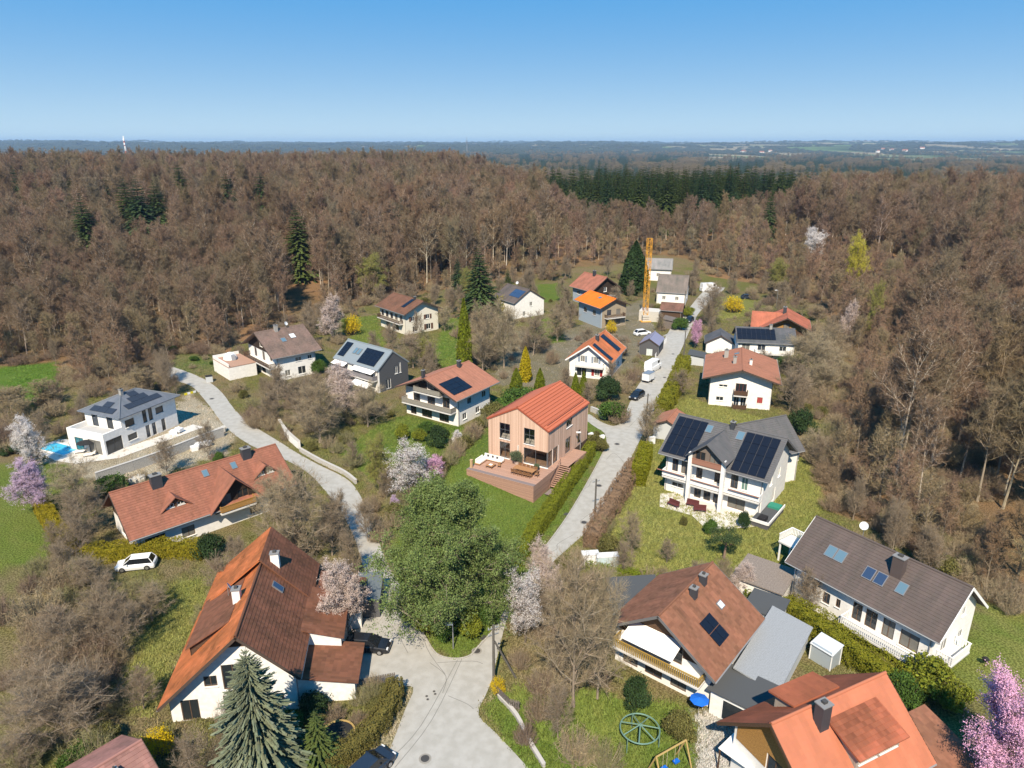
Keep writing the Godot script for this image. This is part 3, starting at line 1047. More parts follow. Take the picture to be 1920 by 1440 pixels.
func scatter(called: String, m: Mesh, mat: Material, list: Array, label: String, grow := Vector3.ONE) -> void:
	var mm := MultiMesh.new()
	mm.transform_format = MultiMesh.TRANSFORM_3D
	mm.mesh = m
	mm.instance_count = list.size()
	for i in list.size():
		mm.set_instance_transform(i, list[i].scaled_local(grow))
	var o := MultiMeshInstance3D.new()
	o.name = numbered(called)
	o.multimesh = mm
	o.material_override = mat
	add_child(o)
	metas(o, label, "wood", "", "stuff")

# ---------------------------------------------------------------- building blocks of houses
# a flat polygon pushed back by v; corners run clockwise seen from the front
func slab4(b: MB, p: Vector3, q: Vector3, r: Vector3, s: Vector3, v: Vector3) -> void:
	b.quad(p, q, r, s)
	b.quad(p + v, s + v, r + v, q + v)
	b.quad(p, p + v, q + v, q)
	b.quad(q, q + v, r + v, r)
	b.quad(r, r + v, s + v, s)
	b.quad(s, s + v, p + v, p)

func top_at(tops: Array, u: float) -> float:
	for k in tops.size() - 1:
		if u <= tops[k + 1][0] + 1e-4:
			var a: Array = tops[k]
			var c: Array = tops[k + 1]
			return lerpf(a[1], c[1], clampf((u - a[0]) / maxf(c[0] - a[0], 1e-5), 0.0, 1.0))
	return tops[-1][1]

# a wall with real openings; holes are [u0, u1, v0, v1]
func wall_mesh(o: Vector3, ud: Vector3, nd: Vector3, tops: Array, holes: Array, thick := 0.3, foot := -1.2) -> MB:
	var b := MB.new()
	var cuts := []
	for t in tops:
		cuts.append(t[0])
	for h in holes:
		cuts.append(h[0]); cuts.append(h[1])
	cuts.sort()
	for k in cuts.size() - 1:
		var u0: float = cuts[k]
		var u1: float = cuts[k + 1]
		if u1 - u0 < 1e-3:
			continue
		var um := (u0 + u1) / 2.0
		var spans := []
		for h in holes:
			if h[0] < um and h[1] > um:
				spans.append([h[2], h[3]])
		spans.sort_custom(func(x, y): return x[0] < y[0])
		var v := foot
		for s in spans + [[1e6, 1e6]]:
			var a0 := minf(s[0], top_at(tops, u0))
			var a1 := minf(s[0], top_at(tops, u1))
			if maxf(a0, a1) > v + 1e-3:
				var up := Vector3.UP
				slab4(b, o + ud * u0 + up * v, o + ud * u0 + up * a0, o + ud * u1 + up * a1, o + ud * u1 + up * v, -nd * thick)
			v = maxf(v, s[1])
	return b

# a window in an opening: frame with glazing bars, pane, sill and perhaps shutters
func window(parent: Node, at: Vector3, ud: Vector3, nd: Vector3, w: float, h: float, style := {}) -> Node3D:
	var frame: Material = style.get("frame", mt("white window frame", Color(0.72, 0.72, 0.70), 0.5))
	var x := Transform3D(Basis(ud, Vector3.UP, nd), at)
	var b := MB.new()
	var t := 0.07
	var door: bool = style.get("door", false)
	b.cbox(Vector3(-w / 2 + t / 2, h / 2, -0.1), Vector3(t, h, 0.08))
	b.cbox(Vector3(w / 2 - t / 2, h / 2, -0.1), Vector3(t, h, 0.08))
	b.cbox(Vector3(0, t / 2, -0.1), Vector3(w - 2 * t, t, 0.08))
	b.cbox(Vector3(0, h - t / 2, -0.1), Vector3(w - 2 * t, t, 0.08))
	for k in style.get("bars", 1):
		var n: int = style.get("bars", 1)
		b.cbox(Vector3(-w / 2 + w * (k + 1) / (n + 1), h / 2, -0.1), Vector3(0.06, h - 2 * t, 0.07))
	if style.get("cross", false):
		b.cbox(Vector3(0, h * 0.58, -0.1), Vector3(w - 2 * t, 0.05, 0.065))
	var f := part(parent, "door" if door else "window", b.mesh(), frame, x)
	pbox(f, "pane", Vector3(0, h / 2, -0.115), Vector3(w - 2 * t + 0.02, h - 2 * t + 0.02, 0.02), style.get("glass", [glass(), glass(), mt("net curtain behind glass", Color(0.16, 0.155, 0.14), 0.15), glass("bluish window glass", Color(0.03, 0.04, 0.055))][absi(int(at.x * 37.0 + at.y * 91.0 + at.z * 53.0)) % 4]))
	if not door:
		pbox(f, "sill", Vector3(0, -0.04, 0.03), Vector3(w + 0.14, 0.05, 0.16), style.get("sill", mt("white window frame")))
	if style.has("shutter"):
		for s in [-1, 1]:
			pbox(f, "shutter", Vector3(s * (w * 0.75 + 0.03), h / 2, 0.045), Vector3(w * 0.48, h + 0.06, 0.05), style.shutter)
	return f

# roof covering: a stepped surface of tile courses from the ridge down
func roof_mat(key: String, c: Color, spread: float, rough := 0.85, streak := 0.25) -> StandardMaterial3D:
	if mats.has(key):
		return mats[key]
	var im := Image.create(128, 128, false, Image.FORMAT_RGB8)
	var r := RandomNumberGenerator.new()
	r.seed = hash(key)
	for j in 32:
		for i in 32:
			var n := noise.get_noise_2d(i * 9.0, j * 9.0 + hash(key) % 1000) * streak + noise2.get_noise_2d(i * 24.0 + hash(key) % 777, j * 5.0) * 0.16
			var s := 1.0 + r.randf_range(-spread, spread) + n
			var k := Color(clampf(c.r * s * (1.0 + n * 0.3), 0, 1), clampf(c.g * s, 0, 1), clampf(c.b * s, 0, 1)).linear_to_srgb()
			im.fill_rect(Rect2i(i * 4, j * 4, 4, 4), k)
	var m := StandardMaterial3D.new()
	m.resource_name = key
	m.albedo_texture = ImageTexture.create_from_image(im)
	m.roughness = rough
	m.metallic_specular = 0.25
	mats[key] = m
	return m

func courses(l: float, len: float, course := 0.36, step := 0.035, wave := 0.0) -> MB:
	var b := MB.new()
	var n := maxi(2, int(round(len / course)))
	var cl := len / n
	var a := -l / 2
	var e := l / 2
	for k in n:
		var z0 := k * cl
		var z1 := z0 + cl
		var u0 := Vector2(0, z0 / 11.5)
		var u1 := Vector2(l / 9.6, z0 / 11.5)
		var v0 := Vector2(0, z1 / 11.5)
		var v1 := Vector2(l / 9.6, z1 / 11.5)
		b.quad(Vector3(a, 0, z0), Vector3(e, 0, z0), Vector3(e, step, z1), Vector3(a, step, z1), u0, u1, v1, v0)
		b.quad(Vector3(a, step, z1), Vector3(e, step, z1), Vector3(e, 0, z1), Vector3(a, 0, z1), v0, v1, v1, v0)
		b.tri(Vector3(a, 0, z0), Vector3(a, step, z1), Vector3(a, 0, z1), u0, v0, v0)
		b.tri(Vector3(e, 0, z0), Vector3(e, 0, z1), Vector3(e, step, z1), u1, v1, v1)
	b.box(Vector3(a, -0.14, 0), Vector3(l, 0, 0), Vector3(0, 0.135, 0), Vector3(0, 0, len))
	return b

func slope_basis(drop: float, run: float, s: float) -> Basis:
	var z := Vector3(0, -drop, run * s).normalized()
	var x := Vector3(s, 0, 0)
	return Basis(x, z.cross(x), z)

func chimney(parent: Node, x: float, z: float, y0: float, y1: float, w: float, d: float, m: Material) -> void:
	var c := pbox(parent, "chimney", Vector3(x, (y0 + y1) / 2, z), Vector3(w, y1 - y0, d), m)
	pbox(c, "chimney_cap", Vector3(0, (y1 - y0) / 2 + 0.05, 0), Vector3(w + 0.14, 0.09, d + 0.14), mt("chimney cap", Color(0.2, 0.2, 0.2)))
	pbox(c, "flue", Vector3(0, (y1 - y0) / 2 + 0.2, 0), Vector3(w * 0.4, 0.22, d * 0.4), mt("flue", Color(0.06, 0.06, 0.06)))

func dish(parent: Node, at: Vector3, r := 0.45) -> void:
	var b := MB.new()
	for k in 12:
		var a := TAU * k / 12
		var c := TAU * (k + 1) / 12
		b.tri(Vector3(0, 0, 0), Vector3(cos(a) * r, sin(a) * r, 0.14), Vector3(cos(c) * r, sin(c) * r, 0.14))
	var post := MB.new()
	post.tube(Vector3(0, -1.3, 0), Vector3(0, 0.2, 0), 0.035, 0.035, 6)
	var p := part(parent, "dish_post", post.mesh(), mt("galvanised steel", Color(0.42, 0.43, 0.44), 0.45, 0.7), Transform3D(Basis.IDENTITY, at))
	part(p, "satellite_dish", b.mesh(), mt("dish grey", Color(0.55, 0.58, 0.6), 0.5), Transform3D(Basis(Vector3.UP, 0.4) * Basis(Vector3.RIGHT, -0.5), Vector3(0, 0.1, 0.1)))

func railing(parent: Node, at: Vector3, ud: Vector3, nd: Vector3, w: float, depth: float, m: Material, solid := false, y := 0.0, sides := true) -> void:
	var x := Transform3D(Basis(ud, Vector3.UP, nd), at)
	var slab := pbox(parent, "balcony", x * Vector3(0, -0.09, depth / 2), Vector3(w, 0.18, depth), mt("balcony slab", Color(0.55, 0.54, 0.52), 0.9), x.basis)
	var runs := [[Vector3(-w / 2, 0, depth - 0.05), Vector3(w / 2, 0, depth - 0.05)]]
	if sides:
		runs += [[Vector3(-w / 2 + 0.04, 0, 0.02), Vector3(-w / 2 + 0.04, 0, depth - 0.1)], [Vector3(w / 2 - 0.04, 0, 0.02), Vector3(w / 2 - 0.04, 0, depth - 0.1)]]
	for r in runs:
		var p: Vector3 = r[0]
		var q: Vector3 = r[1]
		var l := p.distance_to(q)
		var d := (q - p) / l
		var n := Vector3(-d.z, 0, d.x)
		var b := MB.new()
		if solid:
			b.box(p + Vector3(0, 0.16, 0) - n * 0.02, q - p, Vector3(0, 0.72, 0), n * 0.04)
		else:
			var k := int(l / 0.2)
			for i in k:
				b.box(p + d * (i + 0.2) * l / k + Vector3(0, 0.1, 0) - n * 0.012, d * 0.12, Vector3(0, 0.8, 0), n * 0.024)
		part(parent, "railing_boards", b.mesh(), m, x)
		var c := MB.new()
		c.box(p + Vector3(0, 0.92, 0) - n * 0.06, q - p, Vector3(0, 0.07, 0), n * 0.12)
		part(parent, "handrail", c.mesh(), m, x)

# a small roofed gable standing out of the slope on side s
func dormer(o: Node, d: Dictionary, h: Dictionary, c: Array) -> void:
	var s: float = c[0]
	var u: float = c[1]
	var zf: float = c[2]
	var w: float = c[3]
	var eh: float = c[4]
	var rh: float = c[5]
	var opt: Dictionary = c[6] if c.size() > 6 else {}
	var over: float = opt.get("over", 0.45)
	var P: float = h.P if s > 0 else h.N
	var he: float = h.he if s > 0 else h.heb
	var slope: float = (h.hr - he) / P
	var zr: float = maxf((h.hr - rh) / slope, 0.0)
	var ze: float = (h.hr - eh) / slope
	var eo := eh - (rh - eh) / (w / 2) * over  # height of the overhanging eave
	var zo: float = (h.hr - eo) / slope
	var base: float = opt.get("base", h.hr - slope * zf - 0.4)
	var x := Transform3D(Basis.IDENTITY if s > 0 else Basis(Vector3.UP, PI), Vector3.ZERO)
	var uu := u * s
	var ud := Vector3.RIGHT
	var nd := Vector3.BACK
	var holes: Array = opt.get("holes", [])
	var hs := []
	for k in holes:
		hs.append([k[0], k[1], k[2], k[3]])
	var wall := part(o, "dormer_wall", wall_mesh(Vector3(uu - w / 2, 0, zf), ud, nd, [[0.0, eh - 0.15], [w / 2, rh - 0.15], [w, eh - 0.15]], hs, 0.2, base).mesh(), opt.get("wall", d.wall), x)
	for k in holes:
		window(wall, Vector3(uu - w / 2 + (k[0] + k[1]) / 2, k[2], zf), ud, nd, k[1] - k[0], k[3] - k[2], opt.get("style", {}))
	for e in [-1.0, 1.0]:
		var b := MB.new()
		var p := Vector3(uu + e * (w / 2 - 0.1), 0, 0)
		b.tri(p + Vector3(0, h.hr - slope * zf - 0.1, zf - 0.1), p + Vector3(0, eh - 0.1, zf - 0.1), p + Vector3(0, eh - 0.1, ze))
		part(o, "dormer_cheek", b.mesh(), opt.get("wall", d.wall), x)
		var r := MB.new()
		var a0 := Vector3(uu + e * (w / 2 + over), eo, zf + over)
		var a1 := Vector3(uu, rh, zf + over)
		var a2 := Vector3(uu, rh, zr)
		var a3 := Vector3(uu + e * (w / 2 + over), eo, zo)
		if e < 0:
			slab4(r, a0, a1, a2, a3, Vector3(0, -0.13, 0))
		else:
			slab4(r, a3, a2, a1, a0, Vector3(0, -0.13, 0))
		for i in r.t.size():
			r.t[i] = Vector2(r.v[i].z / 9.6, r.v[i].x / 11.5)
		part(o, "dormer_roof", r.mesh(), opt.get("roof", d.roof), x)

# a house with a pitched roof; the ridge runs along its x axis
func house(d: Dictionary) -> Node3D:
	var y: float = d.get("y", terrain(d.x, d.z))
	var o := thing(d.get("name", "house"), d.label, d.get("cat", "house"), Vector3(d.x, y, d.z), deg_to_rad(d.yaw))
	footprints.append([Vector2(d.x, d.z), maxf(d.L, d.W) * 0.62])
	var h := {"P": d.get("P", d.W / 2.0), "N": d.get("N", d.W / 2.0), "he": d.he, "heb": d.get("heb", d.he), "hr": d.hr}
	var og: float = d.get("og", 0.8)
	var oe: float = d.get("oe", 0.8)
	var L: float = d.L
	var hx := L / 2 - og
	var zp: float = h.P - oe
	var zn: float = h.N - oe
	var sp: float = (h.hr - h.he) / h.P
	var sn: float = (h.hr - h.heb) / h.N
	var tp: float = h.hr - sp * zp - 0.19
	var tn: float = h.hr - sn * zn - 0.19
	var faces := {
		"f": [Vector3(-hx, 0, zp), Vector3.RIGHT, Vector3.BACK, [[0.0, tp], [2 * hx, tp]]],
		"b": [Vector3(hx, 0, -zn), Vector3.LEFT, Vector3.FORWARD, [[0.0, tn], [2 * hx, tn]]],
		"r": [Vector3(hx, 0, zp - 0.302), Vector3.FORWARD, Vector3.RIGHT, [[0.0, tp + sp * 0.302], [zp - 0.302, h.hr - 0.19], [zp + zn - 0.604, tn + sn * 0.302]]],
		"l": [Vector3(-hx, 0, -zn + 0.302), Vector3.BACK, Vector3.LEFT, [[0.0, tn + sn * 0.302], [zn - 0.302, h.hr - 0.19], [zp + zn - 0.604, tp + sp * 0.302]]],
	}
	for k in faces:
		var f: Array = faces[k]
		var holes := []
		var wins := []
		for w in d.get("win", []):
			if w[0] == k:
				var width: float = f[3][-1][0]
				var u: float = w[1] * width
				holes.append([u - w[3] / 2.0, u + w[3] / 2.0, w[2], w[2] + w[4]])
				wins.append([f[0] + f[1] * u + Vector3(0, w[2], 0), w])
		var m: Material = d.get("wall_" + k, d.wall)
		var wm := part(o, "wall", wall_mesh(f[0], f[1], f[2], f[3], holes, 0.3).mesh(), m)
		for w in wins:
			window(o, w[0], f[1], f[2], w[1][3], w[1][4], w[1][5] if w[1].size() > 5 else d.get("style", {}))
	if d.has("band"): # timber cladding on the upper gables: [face, height, material]
		for c in d.band:
			var f: Array = faces[c[0]]
			var tops := []
			for t in f[3]:
				tops.append([t[0], t[1] - 0.02])
			var hs := []
			for w in d.get("win", []):
				if w[0] == c[0]:
					var u: float = w[1] * f[3][-1][0]
					hs.append([u - w[3] / 2.0 - 0.05, u + w[3] / 2.0 + 0.05, w[2] - 0.05, w[2] + w[4] + 0.05])
			part(o, "timber_cladding", wall_mesh(f[0] + f[2] * 0.05, f[1], f[2], tops, hs, 0.045, c[1]).mesh(), c[2])
	for s in [1.0, -1.0]:
		var P: float = h.P if s > 0 else h.N
		var drop: float = h.hr - (h.he if s > 0 else h.heb)
		var len := sqrt(P * P + drop * drop)
		var sb := slope_basis(drop, P, s)
		var x := Transform3D(sb, Vector3(0, h.hr, 0))
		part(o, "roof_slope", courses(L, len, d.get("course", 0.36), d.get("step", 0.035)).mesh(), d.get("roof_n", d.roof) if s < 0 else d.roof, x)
		var trim: Material = d.get("trim", mt("dark trim wood", Color(0.07, 0.05, 0.04), 0.8))
		for e in [-1.0, 1.0]:
			pbox(o, "bargeboard", x * Vector3(e * (L / 2 + 0.025), -0.1, len / 2), Vector3(0.045, 0.26, len), trim, sb)
		pbox(o, "gutter", x * Vector3(0, -0.08, len + 0.065), Vector3(L, 0.11, 0.12), d.get("gutter", mt("gutter zinc", Color(0.3, 0.3, 0.3), 0.5, 0.4)), sb)
		for c in d.get("pv", []):
			if c[0] == s:
				for i in int(c[3]):
					for j in int(c[4]):
						var q := Vector3((c[1] + (i - (c[3] - 1) / 2.0) * (c[5] + 0.05)) * s, 0.12, c[2] + (j + 0.5) * (c[6] + 0.05))
						var pm := pbox(o, "solar_panel", x * q, Vector3(c[5], 0.045, c[6]), d.get("pvm", solar()), sb)
		for c in d.get("sky", []):
			if c[0] == s:
				var fr := pbox(o, "skylight", x * Vector3(c[1] * s, 0.08, c[2]), Vector3(c[3] + 0.16, 0.12, c[4] + 0.16), mt("skylight frame", Color(0.2, 0.2, 0.21), 0.5, 0.3), sb)
				pbox(fr, "pane", Vector3(0, 0.062, 0), Vector3(c[3], 0.012, c[4]), c[5] if c.size() > 5 else glass("roof glass", Color(0.10, 0.17, 0.22)))
	var rc := MB.new()
	rc.tube(Vector3(-L / 2, h.hr + 0.0, 0), Vector3(L / 2, h.hr + 0.0, 0), 0.13, 0.13, 8)
	part(o, "ridge_tiles", rc.mesh(), d.get("ridge", d.roof))
	for e in [[-hx + 0.2, zp], [hx - 0.2, zp], [hx - 0.2, -zn], [-hx + 0.2, -zn]]:
		var dp := MB.new()
		dp.tube(Vector3(e[0], -0.3, e[1] + signf(e[1]) * 0.08), Vector3(e[0], (tp if e[1] > 0 else tn) - 0.15, e[1] + signf(e[1]) * 0.08), 0.055, 0.055, 6)
		part(o, "downpipe", dp.mesh(), d.get("gutter", mt("gutter zinc")))
	for c in d.get("chim", []):
		var z: float = c[1]
		var ry: float = h.hr - (sp * z if z > 0 else -sn * z)
		chimney(o, c[0], z, ry - 0.7, h.hr + c[2] if c[2] > 0 else ry - c[2], c[3], c[4], c[5])
	for c in d.get("dorm", []):
		dormer(o, d, h, c)
	for c in d.get("balc", []): # [face, u0, u1, y, depth, material, solid, sides]
		var f: Array = faces[c[0]]
		var wdt: float = f[3][-1][0]
		railing(o, f[0] + f[1] * (c[1] + c[2]) / 2.0 * wdt + Vector3(0, c[3], 0) + f[2] * 0.003, f[1], f[2], (c[2] - c[1]) * wdt, c[4], c[5], c[6] if c.size() > 6 else false)
	for c in d.get("dish", []):
		dish(o, Vector3(c[0], c[1], c[2]))
	return o

func solar() -> StandardMaterial3D:
	var m := mt("solar glass", Color(0.008, 0.010, 0.018), 0.3)
	m.metallic_specular = 0.4
	return m

# a flat or leaning roof on posts or walls: a box body with a thick sheet over it
func shed(called: String, label: String, cat: String, x: float, z: float, yaw: float, s: Vector3, wall: Material, roof: Material, fall := 0.0, over := 0.25, y := -99.0) -> Node3D:
	var o := thing(called, label, cat, Vector3(x, terrain(x, z) if y < -90.0 else y, z), deg_to_rad(yaw))
	footprints.append([Vector2(x, z), maxf(s.x, s.z) * 0.65])
	var b := MB.new()
	var hy := s.y
	for k in 4:
		var c: Array = [[-1, 1, 1, 1], [1, 1, 1, -1], [1, -1, -1, -1], [-1, -1, -1, 1]][k]
		var p := Vector3(c[0] * s.x / 2, -1.0, c[1] * s.z / 2)
		var q := Vector3(c[2] * s.x / 2, -1.0, c[3] * s.z / 2)
		var tp := Vector3(0, hy + 1.0 - fall * c[1] / 2.0, 0)
		var tq := Vector3(0, hy + 1.0 - fall * c[3] / 2.0, 0)
		b.quad(p, p + tp, q + tq, q)
	part(o, "wall", b.mesh(), wall)
	var r := MB.new()
	var e := Vector3(s.x / 2 + over, 0, s.z / 2 + over)
	var f := fall * (s.z + 2 * over) / s.z / 2.0
	slab4(r, Vector3(-e.x, hy + 0.14 - f, e.z), Vector3(-e.x, hy + 0.14 + f, -e.z), Vector3(e.x, hy + 0.14 + f, -e.z), Vector3(e.x, hy + 0.14 - f, e.z), Vector3(0, -0.13, 0))
	for i in r.t.size():
		r.t[i] = Vector2(r.v[i].x / 9.6, r.v[i].z / 11.5)
	part(o, "roof", r.mesh(), roof)
	return o

# ---------------------------------------------------------------- the timber house with its deck
func build_main_house() -> void:
	define_kinds()
	rng.seed = 17
	var yaw := deg_to_rad(59.7)
	var base := Vector3(MAIN.x, 2.8, MAIN.y)
	var o := thing("timber_house", "larch-clad gabled house with a bright red roof on a wooden deck", "house", base, yaw)
	var wood := []
	for k in 7:
		var s := 0.86 + 0.05 * k
		wood.append(mt("larch %d" % k, Color(0.63 * s, 0.43 * s * (0.97 + 0.01 * k), 0.325 * s * (0.95 + 0.015 * k)), 0.8, 0.0, 0.16, 1.6))
	var L := 13.8
	var W := 10.2
	var he := 5.9
	var hr := 8.65
	var front := [[2.0, 3.8, 3.1, 5.65], [6.2, 8.0, 3.1, 5.65], [2.0, 3.8, 0.0, 2.6], [6.2, 10.2, 0.0, 2.5]]
	var side := [[0.0, 1.4, 0.0, 2.5], [1.6, 3.2, 0.0, 2.5], [5.8, 7.6, 0.0, 2.45], [10.2, 11.2, 0.0, 2.3], [6.0, 8.0, 4.15, 5.35]]
	# boards: front gable (u runs along z), then the lane side (u runs along -x from the front corner)
	for k in 51:
		var u0 := k * 0.2
		var um := u0 + 0.1
		var top := lerpf(he, hr, 1.0 - absf(um - W / 2) / (W / 2)) - 0.12
		var v := -0.1
		var spans := []
		for f in front:
			if um > f[0] and um < f[1]:
				spans.append([f[2], f[3]])
		spans.sort_custom(func(a, b): return a[0] < b[0])
		var m: Material = wood[rng.randi_range(0, 6)]
		for s in spans + [[top, top]]:
			if s[0] > v + 0.02:
				pbox(o, "board", Vector3(-L / 2 + rnd(-0.006, 0.006), (v + s[0]) / 2, -W / 2 + um), Vector3(0.04, s[0] - v, 0.188), m)
			v = s[1]
	for k in 69:
		var u0 := k * 0.2
		var um := u0 + 0.1
		var v := -0.3
		var spans := []
		for f in side:
			if um > f[0] and um < f[1]:
				spans.append([f[2], f[3]])
		spans.sort_custom(func(a, b): return a[0] < b[0])
		var m: Material = wood[rng.randi_range(0, 6)]
		for s in spans + [[he - 0.15, he - 0.15]]:
			if s[0] > v + 0.02:
				pbox(o, "board", Vector3(-L / 2 + um, (v + s[0]) / 2, W / 2 + rnd(-0.006, 0.006)), Vector3(0.188, s[0] - v, 0.04), m)
			v = s[1]
	# the walls behind the boards, with the same openings
	var dark := mt("cladding gap", Color(0.10, 0.065, 0.045), 0.95)
	var t := [[0.0, he - 0.2], [W / 2 - 0.03, hr - 0.2], [W - 0.06, he - 0.2]]
	part(o, "wall", wall_mesh(Vector3(-L / 2 + 0.021, 0, -W / 2 + 0.03), Vector3.BACK, Vector3.LEFT, t, front.map(func(f): return [f[0] - 0.03, minf(f[1] - 0.03, W - 0.06), f[2], f[3]]), 0.28, -0.3).mesh(), dark)
	part(o, "wall", wall_mesh(Vector3(-L / 2 + 0.302, 0, W / 2 - 0.021), Vector3.RIGHT, Vector3.BACK, [[0.0, he - 0.2], [L - 0.34, he - 0.2]], side.map(func(f): return [maxf(f[0] - 0.302, 0.0), f[1] - 0.302, f[2], f[3]]), 0.28, -2.6).mesh(), dark)
	part(o, "wall", wall_mesh(Vector3(L / 2, 0, -W / 2), Vector3.LEFT, Vector3.FORWARD, [[0.0, he - 0.2], [L - 0.31, he - 0.2]], [], 0.28, -2.0).mesh(), wood[2])
	part(o, "wall", wall_mesh(Vector3(L / 2, 0, W / 2 - 0.31), Vector3.FORWARD, Vector3.RIGHT, [[0.0, he - 0.05], [W / 2 - 0.31, hr - 0.2], [W - 0.62, he - 0.05]], [], 0.28, -2.6).mesh(), wood[3])
	# rooms seen through the glass
	var floor_m := mt("oak floor", Color(0.42, 0.27, 0.17), 0.5, 0.0, 0.2, 1.2)
	var plaster := mt("inner plaster", Color(0.62, 0.59, 0.54), 0.95)
	pbox(o, "floor", Vector3(0, -0.12, 0), Vector3(L - 0.7, 0.2, W - 0.7), floor_m)
	pbox(o, "upper_floor", Vector3(0, 2.8, 0), Vector3(L - 0.7, 0.3, W - 0.7), plaster)
	pbox(o, "room_partition", Vector3(-1.2, 2.7, 0), Vector3(0.15, 5.2, W - 0.8), plaster)
	pbox(o, "room_partition", Vector3(-4.4, 1.3, 0.2), Vector3(5.5, 2.6, 0.12), plaster)
	pbox(o, "kitchen_block", Vector3(-3.0, 0.5, 2.5), Vector3(0.9, 0.95, 2.4), mt("dark red kitchen", Color(0.10, 0.03, 0.03), 0.4))
	pbox(o, "plinth", Vector3(0.2, -1.6, 0), Vector3(L - 0.6, 2.4, W - 0.5), mt("plinth concrete", Color(0.3, 0.29, 0.27), 0.9))
	# glazing
	var alu := mt("grey aluminium", Color(0.17, 0.175, 0.19), 0.4, 0.5)
	var sillm := mt("white sill", Color(0.75, 0.74, 0.72), 0.5)
	var clear := StandardMaterial3D.new()
	clear.resource_name = "clear glass"
	clear.transparency = BaseMaterial3D.TRANSPARENCY_ALPHA
	clear.albedo_color = Color(0.05, 0.06, 0.07, 0.16)
	clear.roughness = 0.02
	clear.metallic_specular = 0.6
	var st := {"frame": alu, "glass": clear, "bars": 1, "cross": true, "sill": sillm}
	var sd := {"frame": alu, "glass": clear, "bars": 1, "door": true}
	for k in 4:
		var f: Array = front[k]
		var u1: float = f[1] if k < 3 else W - 0.14
		window(o, Vector3(-L / 2, f[2] + 0.02, -W / 2 + (f[0] + u1) / 2), Vector3.BACK, Vector3.LEFT, u1 - f[0], f[3] - f[2] - 0.03, st if k < 2 else sd)
	for k in 5:
		var f: Array = side[k]
		window(o, Vector3(-L / 2 + (f[0] + f[1]) / 2 + (0.07 if k == 0 else 0.0), f[2] + 0.02, W / 2), Vector3.RIGHT, Vector3.BACK, f[1] - f[0] - (0.14 if k == 0 else 0.0), f[3] - f[2] - 0.03, {"frame": alu, "glass": clear, "bars": [0, 0, 1, 0, 1][k], "door": k < 4, "sill": sillm})
	for f in [[2.0, 3.8], [6.2, 10.3]]:
		pbox(o, "threshold", Vector3(-L / 2 - 0.12, 0.03, -W / 2 + (f[0] + f[1]) / 2), Vector3(0.22, 0.06, f[1] - f[0]), sillm)
	pbox(o, "corner_post", Vector3(-L / 2 + 0.06, 1.25, W / 2 - 0.06), Vector3(0.14, 2.5, 0.14), alu)
	for f in [[1.5, 0.1], [3.3, 0.1]]:
		pbox(o, "jamb", Vector3(-L / 2 + f[0], 1.25, W / 2 + 0.03), Vector3(0.1, 2.5, 0.05), sillm)
	# roof: eleven broad courses on each side
	var reds := []
	for k in 4:
		reds.append(mt("red roof %d" % k, Color(0.47, 0.135, 0.068) * (0.92 + 0.05 * k), 0.6, 0.0, 0.1, 0.8))
	for s in [1.0, -1.0]:
		var drop := hr - he
		var P := W / 2 + 0.16
		var len := sqrt(P * P + drop * drop)
		var sb := slope_basis(drop, P, s)
		var x := Transform3D(sb, Vector3(0.0, hr, 0))
		pbox(o, "roof_deck", x * Vector3(0, -0.13, len / 2), Vector3(L + 0.1, 0.16, len), dark, sb)
		for k in 11:
			var z0 := len * k / 11.0
			var c := MB.new()
			var cl := len / 11.0
			slab4(c, Vector3(-L / 2 - 0.12, 0.11, z0 + cl + 0.03), Vector3(-L / 2 - 0.12, 0.0, z0), Vector3(L / 2 + 0.12, 0.0, z0), Vector3(L / 2 + 0.12, 0.11, z0 + cl + 0.03), Vector3(0, -0.045, 0))
			part(o, "roof_course", c.mesh(), reds[rng.randi_range(0, 3)], x)
		pbox(o, "snow_guard", x * Vector3(0, 0.16, len * 0.86), Vector3(L * 0.9, 0.06, 0.05), mt("dark steel", Color(0.06, 0.045, 0.04), 0.5, 0.5), sb)
		pbox(o, "gutter", x * Vector3(0, -0.06, len + 0.08), Vector3(L + 0.2, 0.1, 0.12), mt("red gutter", Color(0.30, 0.08, 0.045), 0.5), sb)
		for e in [-1.0, 1.0]:
			pbox(o, "bargeboard", x * Vector3(e * (L / 2 + 0.14), -0.07, len / 2), Vector3(0.03, 0.24, len), mt("red gutter"), sb)
	var rc := MB.new()
	rc.tube(Vector3(-L / 2 - 0.12, hr + 0.03, 0), Vector3(L / 2 + 0.12, hr + 0.03, 0), 0.12, 0.12, 8)
	part(o, "ridge_cap", rc.mesh(), reds[1])
	build_deck(base, yaw)

